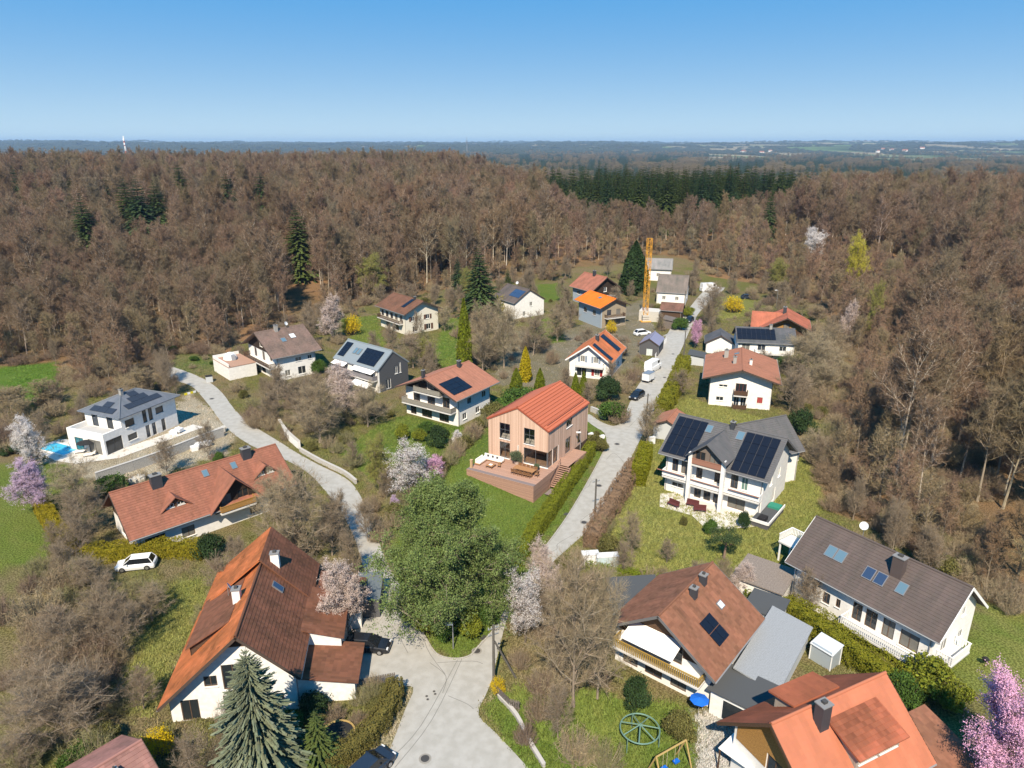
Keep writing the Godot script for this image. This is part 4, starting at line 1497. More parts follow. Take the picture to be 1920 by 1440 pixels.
func build_deck(base: Vector3, yaw: float) -> void:
	var o := thing("wooden_deck", "raised reddish timber deck with open stairs in front of the timber house", "deck", base, yaw)
	var planks := []
	var sides := []
	for k in 5:
		var s := 0.88 + 0.05 * k
		planks.append(mt("deck plank %d" % k, Color(0.46 * s, 0.28 * s, 0.205 * s), 0.8, 0.0, 0.2, 1.3))
		sides.append(mt("deck side %d" % k, Color(0.46 * s, 0.28 * s, 0.205 * s), 0.85, 0.0, 0.3, 1.1))
	var greyp := mt("weathered plank", Color(0.25, 0.2, 0.19), 0.9, 0.0, 0.2, 1.3)
	# boards run along the front of the house; the outermost one has weathered
	var x := -13.05
	while x < -6.98:
		var m: Material = planks[rng.randi_range(0, 4)] if x > -12.4 else greyp
		pbox(o, "deck_board", Vector3(x + 0.072, -0.03, 0.5), Vector3(0.138, 0.05, 11.2), m)
		x += 0.145
	while x < -2.45:
		pbox(o, "deck_board", Vector3(x + 0.072, -0.03, 5.12 + (0.5 if x < -4.9 else 1.18)), Vector3(0.138, 0.05, 0.98 if x < -4.9 else 2.36), planks[rng.randi_range(0, 4)])
		x += 0.145
	while x < 1.8:
		pbox(o, "deck_board", Vector3(x + 0.072, -0.22, 6.26), Vector3(0.138, 0.05, 2.2), planks[rng.randi_range(0, 4)])
		x += 0.145
	# side cladding of horizontal boards
	for k in 19:
		var y := -0.14 - k * 0.152
		var m: Material = sides[rng.randi_range(0, 4)]
		pbox(o, "side_board", Vector3(-13.03, y, 0.5), Vector3(0.03, 0.14, 11.16), m)
		pbox(o, "side_board", Vector3(-8.96, y, 6.085), Vector3(8.1, 0.14, 0.03), sides[rng.randi_range(0, 4)])
		pbox(o, "side_board", Vector3(-9.98, y, -5.085), Vector3(6.0, 0.14, 0.03), m)
		if k < 14:
			pbox(o, "side_board", Vector3(-0.3, y - 0.2, 7.36), Vector3(4.2, 0.14, 0.03), m)
	pbox(o, "frame", Vector3(-9.95, -1.55, 0.5), Vector3(6.0, 2.95, 11.0), mt("cladding gap"))
	pbox(o, "frame", Vector3(-0.35, -1.4, 6.2), Vector3(4.1, 2.25, 2.1), mt("cladding gap"))
	pbox(o, "rim_board", Vector3(-13.07, -0.03, 0.5), Vector3(0.03, 0.09, 11.2), sides[4])
	# stairs beside the deck, down towards the lawn
	for k in 11:
		var f := k / 11.0
		var y := -0.2 - k * 0.195
		var sx := -4.95 - k * 0.29
		pbox(o, "stair_tread", Vector3(sx, y, 7.0), Vector3(0.27, 0.05, 1.66), planks[rng.randi_range(0, 4)])
		pbox(o, "stair_riser", Vector3(sx + 0.13, y - 0.11, 7.0), Vector3(0.025, 0.15, 1.64), mt("cladding gap"))
	for s in [6.14, 7.86]:
		var st := MB.new()
		slab4(st, Vector3(-8.2, -2.5, s - 0.025), Vector3(-8.2, -2.15, s - 0.025), Vector3(-4.85, 0.02, s - 0.025), Vector3(-4.85, -0.45, s - 0.025), Vector3(0, 0, 0.05))
		part(o, "stringer", st.mesh(), sides[2])
	var rail := MB.new()
	rail.tube(Vector3(-8.1, -1.25, 6.2), Vector3(-4.85, 0.95, 6.2), 0.025, 0.025, 5)
	rail.tube(Vector3(-8.1, -2.3, 6.2), Vector3(-8.1, -1.25, 6.2), 0.025, 0.025, 5)
	rail.tube(Vector3(-4.85, 0, 6.2), Vector3(-4.85, 0.95, 6.2), 0.025, 0.025, 5)
	rail.tube(Vector3(-6.4, -1.1, 6.2), Vector3(-6.4, -0.1, 6.2), 0.02, 0.02, 5)
	part(o, "handrail", rail.mesh(), mt("dark steel"))
	for k in 9:
		pbox(o, "landing_board", Vector3(-10.1 + k * 0.21, -2.36, 7.3), Vector3(0.2, 0.05, 1.9), greyp)
	var X := Transform3D(Basis(Vector3.UP, yaw), base)
	deck_things(X, yaw)

func deck_things(X: Transform3D, yaw: float) -> void:
	var teak := mt("teak", Color(0.42, 0.22, 0.10), 0.6, 0.0, 0.2, 1.5)
	var dteak := mt("dark teak", Color(0.22, 0.11, 0.05), 0.6, 0.0, 0.2, 1.5)
	var cloth := mt("cream cushion cloth", Color(0.74, 0.70, 0.65), 0.95)
	# the corner sofa
	var s := thing("corner_sofa", "L-shaped outdoor sofa with cream cushions on the timber deck", "sofa", X * Vector3(-9.6, 0, -3.2), yaw)
	for a in [[Vector3(0.95, 0.16, 0.0), Vector3(0.9, 0.1, 3.4)], [Vector3(-0.55, 0.16, -1.25), Vector3(2.1, 0.1, 0.9)]]:
		pbox(s, "base", a[0], a[1], teak)
	for k in 4:
		pbox(s, "seat_cushion", Vector3(0.95, 0.32, -1.27 + k * 0.85), Vector3(0.88, 0.2, 0.82), cloth)
		pbox(s, "back_cushion", Vector3(1.3, 0.58, -1.27 + k * 0.85), Vector3(0.2, 0.4, 0.8), cloth, Basis(Vector3.BACK, -0.2))
		if k < 3:
			var dc := pbox(s, "scatter_cushion", Vector3(1.14, 0.55, -1.0 + k * 0.8), Vector3(0.14, 0.32, 0.32), mt("dark cushion", Color(0.07, 0.07, 0.08), 0.9), Basis(Vector3.BACK, -0.35))
	for k in 2:
		pbox(s, "seat_cushion", Vector3(0.05 - k * 1.0, 0.32, -1.25), Vector3(0.96, 0.2, 0.86), cloth)
		pbox(s, "back_cushion", Vector3(0.05 - k * 1.0, 0.58, -1.6), Vector3(0.94, 0.4, 0.18), cloth)
	for c in [Vector3(1.3, 0.06, 1.6), Vector3(0.6, 0.06, 1.6), Vector3(-1.5, 0.06, -1.6), Vector3(-1.5, 0.06, -0.9), Vector3(1.3, 0.06, -1.6)]:
		pbox(s, "leg", c, Vector3(0.08, 0.12, 0.08), dteak)
	var c := thing("coffee_table", "low square slatted coffee table in front of the outdoor sofa", "table", X * Vector3(-10.7, 0, -2.35), yaw)
	for k in 6:
		pbox(c, "slat", Vector3(-0.5 + k * 0.2, 0.36, 0), Vector3(0.18, 0.04, 1.1), teak)
	for k in 4:
		pbox(c, "leg", Vector3([-0.52, 0.52, 0.52, -0.52][k], 0.17, [-0.48, -0.48, 0.48, 0.48][k]), Vector3(0.08, 0.34, 0.08), dteak)
	pbox(c, "tray", Vector3(0, 0.4, 0), Vector3(0.5, 0.04, 0.5), cloth)
	for q in [[Vector3(-9.55, 0, -1.55), "wooden stool between the coffee table and the white sofa"], [Vector3(-10.2, 0, -1.2), "wooden stool at the open side of the coffee table"]]:
		var st := thing("stool", q[1], "stool", X * q[0], yaw + 0.3)
		pbox(st, "seat", Vector3(0, 0.4, 0), Vector3(0.42, 0.06, 0.42), teak)
		for k in 4:
			pbox(st, "leg", Vector3([-0.17, 0.17, 0.17, -0.17][k], 0.18, [-0.17, -0.17, 0.17, 0.17][k]), Vector3(0.05, 0.37, 0.05), dteak)
	# dining table and chairs
	var t := thing("dining_table", "long teak dining table on the timber deck", "table", X * Vector3(-10.1, 0, 3.0), yaw)
	for k in 6:
		pbox(t, "table_board", Vector3(-0.47 + k * 0.19, 0.74, 0), Vector3(0.18, 0.05, 3.3), teak)
	for k in 4:
		pbox(t, "leg", Vector3([-0.45, 0.45, 0.45, -0.45][k], 0.36, [-1.5, -1.5, 1.5, 1.5][k]), Vector3(0.1, 0.72, 0.1), dteak)
	var n := 0
	for k in 11:
		var at := Vector3(-11.0 if k < 5 else -9.2, 0, 1.65 + (k % 5) * 0.66)
		var turn := 0.0 if k < 5 else PI
		if k == 10:
			at = Vector3(-10.1, 0, 5.05)
			turn = PI / 2
		var ch := thing("garden_chair", "teak armchair pushed up to the long table on the deck", "chair", X * at, yaw + turn + rnd(-0.1, 0.1), "chairs round the deck table")
		pbox(ch, "seat", Vector3(0, 0.44, 0), Vector3(0.48, 0.05, 0.5), teak)
		var bk := pbox(ch, "backrest", Vector3(-0.24, 0.72, 0), Vector3(0.05, 0.4, 0.5), dteak, Basis(Vector3.BACK, 0.15))
		for j in 4:
			pbox(ch, "leg", Vector3([-0.21, 0.21, 0.21, -0.21][j], 0.21, [-0.22, -0.22, 0.22, 0.22][j]), Vector3(0.05, 0.43, 0.05), dteak)
		for e in [-0.25, 0.25]:
			pbox(ch, "armrest", Vector3(0.0, 0.64, e), Vector3(0.46, 0.04, 0.05), teak)
	# potted trees and a tall planter
	potted("round olive tree in a pale pot against the front of the timber house", X * Vector3(-7.75, 0, 0.35), 1.25, 2.5, 0.45)
	potted("small leafy plant in a pot behind the long deck table", X * Vector3(-8.3, 0, 4.0), 0.5, 1.1, 0.3)
	var lamp := thing("lantern_post", "square wooden lantern post standing on the corner of the deck", "lantern", X * Vector3(-12.3, 0, -4.7), yaw)
	pbox(lamp, "post", Vector3(0, 0.6, 0), Vector3(0.3, 1.2, 0.3), mt("pale wood", Color(0.55, 0.38, 0.22), 0.8, 0.0, 0.15, 1.4))
	pbox(lamp, "cap", Vector3(0, 1.24, 0), Vector3(0.4, 0.08, 0.4), mt("pale wood"))

func potted(label: String, at: Vector3, r: float, h: float, pot: float) -> void:
	var o := thing("potted_plant", label, "plant", at)
	var b := MB.new()
	b.tube(Vector3.ZERO, Vector3(0, pot * 1.1, 0), pot * 0.7, pot, 14)
	part(o, "pot", b.mesh(), mt("pale pot", Color(0.5, 0.42, 0.36), 0.85))
	var e := MB.new()
	e.tube(Vector3(0, pot * 0.9, 0), Vector3(0, pot, 0), pot * 0.92, pot * 0.9, 14, true)
	part(o, "soil", e.mesh(), mt("soil", Color(0.06, 0.045, 0.03), 0.95))
	var two := leaf_bush(hash(label), h - pot, r, 2200, 0.07, Color(0.085, 0.11, 0.06))
	part(o, "stem", two[0], leafmat("bark", 0.95, 0.0), Transform3D(Basis.IDENTITY, Vector3(0, pot * 0.8, 0)))
	part(o, "foliage", two[1], leafmat("leaves"), Transform3D(Basis.IDENTITY, Vector3(0, pot, 0)))

# ---------------------------------------------------------------- the neighbours
func build_houses() -> void:
	var white := mt("white plaster", Color(0.77, 0.755, 0.725), 0.92, 0.0, 0.06, 0.13)
	var cream := mt("cream plaster", Color(0.70, 0.67, 0.58), 0.92, 0.0, 0.06, 0.3)
	var larch := mt("brown timber", Color(0.11, 0.065, 0.04), 0.85, 0.0, 0.3, 0.9)
	var darkw := mt("dark brown timber", Color(0.05, 0.034, 0.025), 0.85, 0.0, 0.3, 0.9)
	var gold := mt("honey timber", Color(0.42, 0.23, 0.07), 0.8, 0.0, 0.25, 0.9)
	var slate := mt("slate cladding", Color(0.085, 0.09, 0.10), 0.8, 0.0, 0.15, 0.8)
	var railw := mt("white railing", Color(0.74, 0.74, 0.73), 0.6)
	var brick := mt("chimney render", Color(0.36, 0.35, 0.33), 0.9, 0.0, 0.15, 1.0)
	var tin := mt("chimney tin", Color(0.06, 0.066, 0.078), 0.45, 0.3)
	var red := mt("red shutter", Color(0.26, 0.03, 0.03), 0.7)
	var brownsh := mt("brown shutter", Color(0.12, 0.07, 0.05), 0.7)
	var br := {"frame": mt("brown window frame", Color(0.12, 0.075, 0.05), 0.6)}
	var door := {"door": true, "frame": br.frame}
	var doorw := {"door": true}
	# --- left of the lanes
	house({"label": "white house with grey-brown roof and timber balconies at the wood's edge", "x": -51.2, "z": -151.9, "yaw": 41.8, "L": 11.4, "W": 16.4, "he": 5.4, "hr": 9.5, "og": 1.3, "oe": 0.9, "wall": white, "roof": roof_mat("grey brown tile", Color(0.165, 0.118, 0.098), 0.12), "band": [["l", 5.4, darkw]],
		"win": [["l", 0.2, 0.3, 1.2, 2.0, door], ["l", 0.5, 0.3, 2.0, 2.1, door], ["l", 0.8, 0.8, 1.2, 1.3, br], ["l", 0.25, 3.3, 1.2, 2.0, door], ["l", 0.55, 3.3, 1.2, 2.0, door], ["l", 0.82, 3.9, 1.1, 1.2, br], ["l", 0.5, 6.2, 1.4, 1.6, br], ["f", 0.25, 0.8, 1.2, 1.3], ["f", 0.62, 0.6, 1.8, 1.7], ["f", 0.55, 3.6, 1.4, 0.9], ["f", 0.85, 3.6, 1.0, 0.9]],
		"balc": [["l", 0.02, 0.98, 2.9, 1.6, larch]], "sky": [[1.0, -0.8, 4.0, 0.9, 1.1], [1.0, 1.6, 3.2, 1.1, 1.3, mt("pale blind", Color(0.6, 0.62, 0.62))]], "chim": [[-1.0, 0.6, 1.0, 0.7, 0.7, brick]], "dish": [[1.5, 10.3, 0.2]]})
	var t1 := shed("terrace_annex", "low white flat-roofed annex with a terrace beside the grey-brown roofed house", "annex", -61.0, -149.5, 41.8, Vector3(6.0, 2.8, 9.0), white, mt("terrace tile", Color(0.42, 0.26, 0.19), 0.9, 0.0, 0.15), 0.0, 0.05)
	pbox(t1, "parapet", Vector3(-2.9, 3.25, 0), Vector3(0.15, 0.7, 9.0), white)
	pbox(t1, "parapet", Vector3(0, 3.25, -4.4), Vector3(5.6, 0.7, 0.15), white)
	var tent := thing("tent", "round white dome tent on the terrace of the white annex", "tent", Vector3(-62.2, 2.96, -150.6))
	var db := MB.new()
	for j in 5:
		for k in 12:
			var a0 := TAU * k / 12
			var a1 := TAU * (k + 1) / 12
			var f0 := PI / 2 * j / 5
			var f1 := PI / 2 * (j + 1) / 5
			var P := func(a: float, f: float) -> Vector3: return Vector3(cos(a) * cos(f) * 1.5, sin(f) * 1.5, sin(a) * cos(f) * 1.5)
			db.quad(P.call(a0, f0), P.call(a0, f1), P.call(a1, f1), P.call(a1, f0))
	part(tent, "dome", db.mesh(), mt("white canvas", Color(0.78, 0.78, 0.78), 0.9))
	pbox(tent, "entrance", Vector3(1.0, 0.6, 1.0), Vector3(0.8, 1.2, 0.8), mt("grey canvas", Color(0.3, 0.32, 0.35), 0.9), Basis(Vector3.UP, 0.7))
	var h2 := house({"label": "modern dark grey house with metal roof, solar panels and white awnings", "x": -29.8, "z": -143.7, "yaw": -39.9, "L": 14.4, "W": 8.6, "he": 4.8, "hr": 8.1, "og": 0.12, "oe": 0.3, "wall": slate, "wall_f": white, "roof": mt("grey metal roof", Color(0.27, 0.31, 0.33), 0.55, 0.3, 0.08), "trim": mt("grey metal roof"), "step": 0.0, "course": 5.0,
		"win": [["f", 0.15, 0.3, 1.8, 2.1, doorw], ["f", 0.4, 0.3, 2.2, 2.1, doorw], ["f", 0.7, 0.3, 2.4, 2.1, doorw], ["f", 0.2, 2.9, 2.4, 1.5, br], ["f", 0.5, 2.9, 2.4, 1.5, br], ["f", 0.8, 2.9, 2.4, 1.5, br], ["r", 0.6, 3.0, 0.8, 1.6], ["r", 0.75, 3.0, 0.5, 2.2], ["r", 0.3, 0.3, 1.4, 2.1, doorw]],
		"pv": [[1.0, -5.6, 0.7, 2, 3, 1.0, 1.2], [1.0, 2.9, 0.9, 5, 3, 1.05, 1.25]], "sky": [[1.0, -2.4, 2.3, 0.8, 1.4], [1.0, -1.2, 2.3, 0.8, 1.4]], "balc": [["f", 0.02, 0.98, 2.65, 1.3, mt("grey boards", Color(0.2, 0.19, 0.2), 0.8), true]]})
	for a in [[-4.4, 5.0, 4.2, 0.0], [3.3, 5.0, 6.6, 0.0], [3.8, 2.4, 5.4, 1.2], [-4.8, 2.4, 3.0, 1.2]]:
		pbox(h2, "awning", Vector3(a[0], a[1] - 0.55, 4.75 + a[3]), Vector3(a[2], 0.05, 1.6), mt("white awning cloth", Color(0.8, 0.79, 0.77), 0.9), Basis(Vector3.RIGHT, 0.38))
	house({"label": "chalet with terracotta roof, three-storey grey timber balconies and solar panels", "x": -11.95, "z": -125.55, "yaw": 56.0, "L": 13.2, "W": 14.4, "he": 5.5, "hr": 8.4, "og": 1.7, "oe": 1.1, "wall": white, "roof": roof_mat("rose terracotta", Color(0.33, 0.15, 0.10), 0.06, 0.85, 0.08), "band": [["l", 5.5, darkw], ["r", 5.0, larch]],
		"win": [["l", 0.12, 0.2, 1.4, 2.0, door], ["l", 0.4, 0.2, 2.4, 2.1, door], ["l", 0.75, 0.2, 2.2, 2.1, door], ["l", 0.2, 3.0, 1.6, 2.0, door], ["l", 0.5, 3.0, 1.8, 2.0, door], ["l", 0.8, 3.0, 1.6, 2.0, door], ["l", 0.5, 5.8, 1.6, 1.3, br], ["f", 0.2, 0.8, 1.2, 1.2], ["f", 0.6, 0.8, 1.2, 1.2], ["f", 0.35, 3.3, 1.2, 1.2], ["f", 0.8, 3.3, 1.2, 1.2]],
		"balc": [["l", 0.0, 1.0, 2.75, 1.6, mt("grey balcony timber", Color(0.3, 0.28, 0.24), 0.85, 0.0, 0.2), true], ["l", 0.25, 0.78, 5.4, 1.5, mt("grey balcony timber"), true]], "pv": [[1.0, -2.9, 2.6, 3, 3, 1.75, 1.2]], "chim": [[2.8, 0.5, 1.0, 0.6, 0.6, tin], [-5.2, -1.4, 0.9, 0.5, 0.5, tin]]})
	build_hip_house(white)
	house({"label": "long red-roofed house with a big cross gable and two small dormers", "x": -41.7, "z": -86.0, "yaw": 43.7, "L": 21.8, "W": 11.4, "he": 3.0, "hr": 7.3, "og": 1.1, "oe": 0.9, "wall": white, "roof": roof_mat("brick red tile", Color(0.235, 0.10, 0.066), 0.1, 0.85, 0.15), "band": [["l", 2.6, larch], ["r", 2.6, larch]],
		"win": [["f", 0.1, 0.2, 2.4, 1.9, {"door": true, "frame": mt("blue grey frame", Color(0.06, 0.09, 0.13), 0.6)}], ["f", 0.3, 0.5, 1.6, 1.4, br], ["f", 0.75, 0.5, 1.4, 1.4, br], ["f", 0.9, 0.2, 1.6, 1.9, door], ["l", 0.35, 0.6, 1.2, 1.3, br], ["l", 0.65, 0.6, 1.2, 1.3, br], ["l", 0.5, 3.6, 1.6, 1.6, br]],
		"dorm": [[1.0, 2.4, 5.1, 5.6, 3.9, 6.9, {"over": 0.9, "base": 2.3, "wall": darkw, "holes": [[0.9, 2.3, 2.9, 4.7], [3.1, 4.6, 2.9, 4.7]], "style": br}], [1.0, -4.6, 3.7, 3.2, 4.7, 6.0, {"wall": larch, "holes": [[0.5, 1.4, 4.6, 5.1], [1.8, 2.7, 4.6, 5.1]], "over": 0.35}], [1.0, 7.6, 3.3, 3.2, 5.0, 6.3, {"wall": larch, "holes": [[0.5, 1.4, 4.9, 5.4], [1.8, 2.7, 4.9, 5.4]], "over": 0.35}]],
		"chim": [[-5.6, 0.7, 0.9, 1.3, 0.9, tin], [6.3, 0.5, 0.9, 1.2, 0.8, tin]], "sky": [[1.0, 0.4, 1.3, 0.6, 0.9], [1.0, 4.2, 1.4, 0.6, 0.9]], "balc": [["f", 0.5, 0.74, 2.55, 1.3, gold, true]]})
	build_swept_house(white)
	# bottom edge: only a roof shows
	var a := gp(265.6, 1387.5, 5.0)
	var b := gp(178, 1440, 5.0)
	var dv := (b - a).normalized()
	var c := a + dv * 5.0
	house({"label": "house with a dull mauve tiled roof beside a yellow forsythia", "x": c.x - dv.z * 0.0, "z": c.z, "yaw": rad_to_deg(atan2(dv.z, -dv.x)), "L": 10.0, "W": 9.0, "he": 2.6, "hr": 5.0, "wall": white, "roof": roof_mat("mauve tile", Color(0.26, 0.135, 0.115), 0.12), "win": [["r", 0.5, 0.8, 1.4, 1.2]], "chim": [[2.5, 1.2, -0.6, 0.35, 0.35, tin]]})
	# --- right of the lane
	house({"label": "chalet with a red roof and a honey-coloured timber gable by the wood", "x": 70.1, "z": -177.3, "yaw": 71.0, "L": 13.0, "W": 12.0, "he": 4.2, "hr": 7.2, "og": 1.5, "oe": 1.3, "wall": larch, "roof": roof_mat("dull red tile", Color(0.335, 0.115, 0.07), 0.08), "band": [["l", 3.9, gold]], "win": [["l", 0.25, 0.6, 1.4, 1.4, br], ["l", 0.7, 0.3, 2.0, 2.0, door], ["l", 0.5, 4.3, 1.4, 1.2, br]],
		"dorm": [[-1.0, 0.5, 7.5, 8.0, 4.4, 7.0, {"over": 1.0, "base": 0.0, "wall": larch, "holes": [[2.2, 3.6, 1.0, 2.4], [4.8, 6.2, 1.0, 2.4]]}]], "chim": [[0.5, -0.6, 1.3, 0.9, 0.8, tin]]})
	house({"label": "white house with a black solar roof next to the small white garage", "x": 59.0, "z": -161.2, "yaw": -9.0, "L": 13.4, "W": 8.4, "he": 4.7, "hr": 7.3, "og": 0.5, "oe": 0.6, "wall": white, "roof": roof_mat("anthracite tile", Color(0.085, 0.09, 0.1), 0.08), "pv": [[1.0, -2.2, 0.5, 8, 2, 1.02, 1.7]],
		"win": [["f", 0.14, 2.6, 1.8, 1.6], ["f", 0.42, 2.3, 1.8, 1.9, doorw], ["f", 0.8, 2.6, 1.6, 1.3], ["f", 0.2, 0.1, 1.8, 1.9, doorw], ["f", 0.55, 0.1, 2.4, 1.9, doorw], ["f", 0.85, 0.5, 1.2, 1.2]], "balc": [["f", 0.3, 0.95, 2.2, 1.2, railw]], "chim": [[1.2, 0.3, 0.8, 0.6, 0.6, brick]]})
	house({"name": "garage", "cat": "garage", "label": "small white gabled garage with dark roof by the lane", "x": 50.8, "z": -167.8, "yaw": 75.3, "L": 7.4, "W": 7.2, "he": 2.6, "hr": 4.6, "og": 0.3, "oe": 0.4, "wall": white, "roof": roof_mat("anthracite tile", Color(0.085, 0.09, 0.1), 0.08), "win": [["f", 0.5, 0.9, 1.0, 0.8]]})
	shed("garden_shed", "low dark-roofed shed beside the lane hedge", "shed", 42.6, -157.0, 70.0, Vector3(4.0, 2.2, 3.4), mt("grey shed wall", Color(0.45, 0.47, 0.48), 0.9), mt("dark felt", Color(0.07, 0.075, 0.08), 0.95), 0.4)
	house({"label": "white chalet with broad terracotta roof and central timber bay behind a lawn", "x": 45.4, "z": -134.4, "yaw": 73.5, "L": 16.5, "W": 14.2, "he": 5.7, "hr": 7.9, "og": 1.5, "oe": 1.5, "wall": white, "roof": roof_mat("clay tile", Color(0.30, 0.135, 0.086), 0.07, 0.85, 0.12), "win": [["l", 0.16, 1.0, 1.4, 0.8], ["l", 0.2, 3.8, 1.6, 0.5], ["l", 0.45, 0.2, 1.0, 2.0, doorw], ["l", 0.57, 0.2, 1.0, 2.0, doorw], ["l", 0.51, 3.1, 2.0, 1.7, {"frame": mt("dark red frame", Color(0.16, 0.03, 0.03), 0.6), "bars": 2}], ["l", 0.85, 1.2, 1.0, 1.2, {"frame": br.frame, "glass": mt("red blind", Color(0.32, 0.05, 0.05))}], ["f", 0.3, 3.2, 1.2, 1.2], ["f", 0.7, 3.2, 1.2, 1.2]],
		"balc": [["l", 0.39, 0.63, 2.7, 1.3, larch, true], ["l", 0.39, 0.63, -0.1, 1.3, larch, true]], "band": [["f", 3.0, larch], ["b", 3.0, darkw]], "chim": [[-2.6, -1.4, 0.9, 0.6, 0.6, brick], [-2.4, 1.6, 0.5, 0.5, 0.5, white], [3.0, -3.0, 0.6, 0.8, 0.8, brick]], "sky": [[-1.0, 4.0, 1.0, 0.6, 0.8]]})
	house({"name": "garage", "cat": "garage", "label": "small clay-roofed garage between the lane and the black solar roof", "x": 27.6, "z": -114.6, "yaw": 63.0, "L": 6.5, "W": 5.0, "he": 2.5, "hr": 3.7, "og": 0.3, "oe": 0.3, "wall": mt("grey shed wall"), "roof": roof_mat("clay tile", Color(0.30, 0.135, 0.086), 0.07)})
	# the white house with two black solar fields
	var h4 := house({"label": "white three-storey house with two black solar fields and a central balcony gable", "x": 31.06, "z": -93.66, "yaw": -37.0, "L": 15.8, "W": 12.6, "he": 6.0, "hr": 10.1, "og": 0.9, "oe": 1.0, "wall": white, "roof": roof_mat("charcoal tile", Color(0.10, 0.10, 0.104), 0.05, 0.8, 0.05), "trim": mt("grey trim", Color(0.13, 0.13, 0.135), 0.7),
		"win": [["f", 0.1, 3.4, 0.9, 1.9, br], ["f", 0.2, 3.4, 0.9, 1.9, br], ["f", 0.36, 3.3, 0.9, 2.1, door], ["f", 0.55, 3.4, 0.9, 1.9, br], ["f", 0.72, 3.3, 1.0, 2.1, door], ["f", 0.82, 3.4, 0.9, 1.9, {"glass": mt("green curtain", Color(0.12, 0.2, 0.17))}], ["f", 0.36, 0.3, 1.0, 2.1, door], ["f", 0.46, 0.3, 1.0, 2.1, door], ["f", 0.56, 0.3, 1.0, 2.1, door], ["f", 0.76, 0.3, 2.4, 2.1, door], ["f", 0.14, 1.0, 1.8, 0.7], ["r", 0.3, 3.6, 1.0, 1.4], ["r", 0.65, 3.6, 1.0, 1.4], ["r", 0.5, 0.4, 1.2, 2.0, doorw], ["r", 0.5, 6.6, 1.2, 1.3]],
		"dorm": [[1.0, -0.4, 6.9, 4.4, 7.9, 9.7, {"over": 0.7, "base": 6.05, "wall": mt("gable timber", Color(0.16, 0.13, 0.11), 0.8), "holes": [[0.5, 1.9, 6.1, 8.1], [2.5, 3.9, 6.1, 8.1]], "style": door}]],
		"pv": [[1.0, -5.3, 0.5, 4, 4, 1.08, 1.62], [1.0, 4.9, 0.5, 4, 4, 1.12, 1.62]], "sky": [[1.0, -2.6, 1.5, 0.8, 1.2], [1.0, 1.9, 1.4, 0.9, 1.3]], "chim": [[0.4, 0.3, 0.7, 0.6, 0.6, tin]],
		"balc": [["f", 0.0, 0.31, 2.75, 1.2, railw, true], ["f", 0.31, 0.63, 2.75, 1.6, railw, true], ["f", 0.63, 1.0, 2.75, 1.2, railw, true]]})
	for x in [-2.75, 1.95]:
		pbox(h4, "balcony_pier", Vector3(x, 3.8, 6.9), Vector3(0.5, 7.8, 0.5), white)
	railing(h4, Vector3(-0.4, 6.0, 5.31), Vector3.RIGHT, Vector3.BACK, 4.2, 1.75, mt("rail red brown", Color(0.28, 0.14, 0.1), 0.8), true)
	for x in [-5.6, -0.4, 4.9]:
		pbox(h4, "flower_rail", Vector3(x, 3.72, 6.75 if x != -0.4 else 7.05), Vector3(4.2, 0.1, 0.12), mt("rail red brown"))
	var wing := house({"label": "charcoal-roofed rear wing with white gable behind the double solar roof", "name": "house_wing", "cat": "house wing", "x": 37.2, "z": -98.6, "yaw": 24.0, "L": 9.5, "W": 9.0, "he": 5.0, "hr": 9.0, "og": 0.6, "oe": 0.6, "wall": white, "roof": roof_mat("charcoal tile", Color(0.10, 0.10, 0.104), 0.05), "win": [["r", 0.5, 3.0, 1.6, 1.4]], "balc": [["r", 0.1, 0.9, 2.7, 1.3, railw, true]]})
	house({"label": "long white house with a dark brown roof, wide chimney and white balcony", "x": 38.6, "z": -63.7, "yaw": -55.5, "L": 16.4, "W": 9.6, "he": 4.5, "hr": 8.6, "og": 0.8, "oe": 0.8, "wall": white, "roof": roof_mat("dark brown tile", Color(0.10, 0.08, 0.073), 0.05, 0.85, 0.06), "trim": railw,
		"win": [["f", 0.1, 1.9, 0.5, 1.0, br], ["f", 0.17, 1.9, 0.5, 1.0, br], ["f", 0.27, 1.6, 0.8, 1.3, br], ["f", 0.36, 1.9, 0.5, 1.0, br], ["f", 0.5, 1.6, 1.0, 2.0, door], ["f", 0.6, 1.6, 1.2, 2.0, door], ["f", 0.72, 1.6, 1.2, 2.0, door], ["f", 0.86, 1.6, 1.8, 1.8, br], ["r", 0.3, 1.6, 1.2, 1.4], ["r", 0.7, 4.4, 0.8, 1.0], ["r", 0.75, 1.6, 1.0, 1.0]],
		"sky": [[1.0, -4.6, 3.0, 0.9, 1.2], [1.0, -3.5, 3.0, 0.9, 1.2], [1.0, -0.2, 3.3, 0.9, 1.2, glass("dark roof glass", Color(0.03, 0.05, 0.10))], [1.0, 1.0, 3.3, 0.9, 1.2, glass("dark roof glass")], [1.0, 3.1, 3.2, 0.8, 1.1]], "chim": [[2.0, 1.5, 0.6, 1.1, 0.8, mt("brown chimney tin", Color(0.09, 0.07, 0.065), 0.6)]],
		"balc": [["f", 0.45, 1.0, 1.45, 1.7, railw], ["r", 0.1, 0.6, 1.45, 1.5, railw]], "dish": [[-3.0, 9.6, -0.5]]})
	var bt := thing("roof_terrace", "white railed balcony on posts at the end of the brown-roofed house", "balcony", Vector3(33.5, 2.7, -73.0), deg_to_rad(-55.5))
	railing(bt, Vector3(0, 0, 0), Vector3.LEFT, Vector3.FORWARD, 5.0, 2.6, railw)
	for q in [[-2.3, -2.4], [2.3, -2.4], [-2.3, -0.2], [2.3, -0.2]]:
		pbox(bt, "post", Vector3(q[0], -1.4, q[1]), Vector3(0.16, 2.6, 0.16), railw)
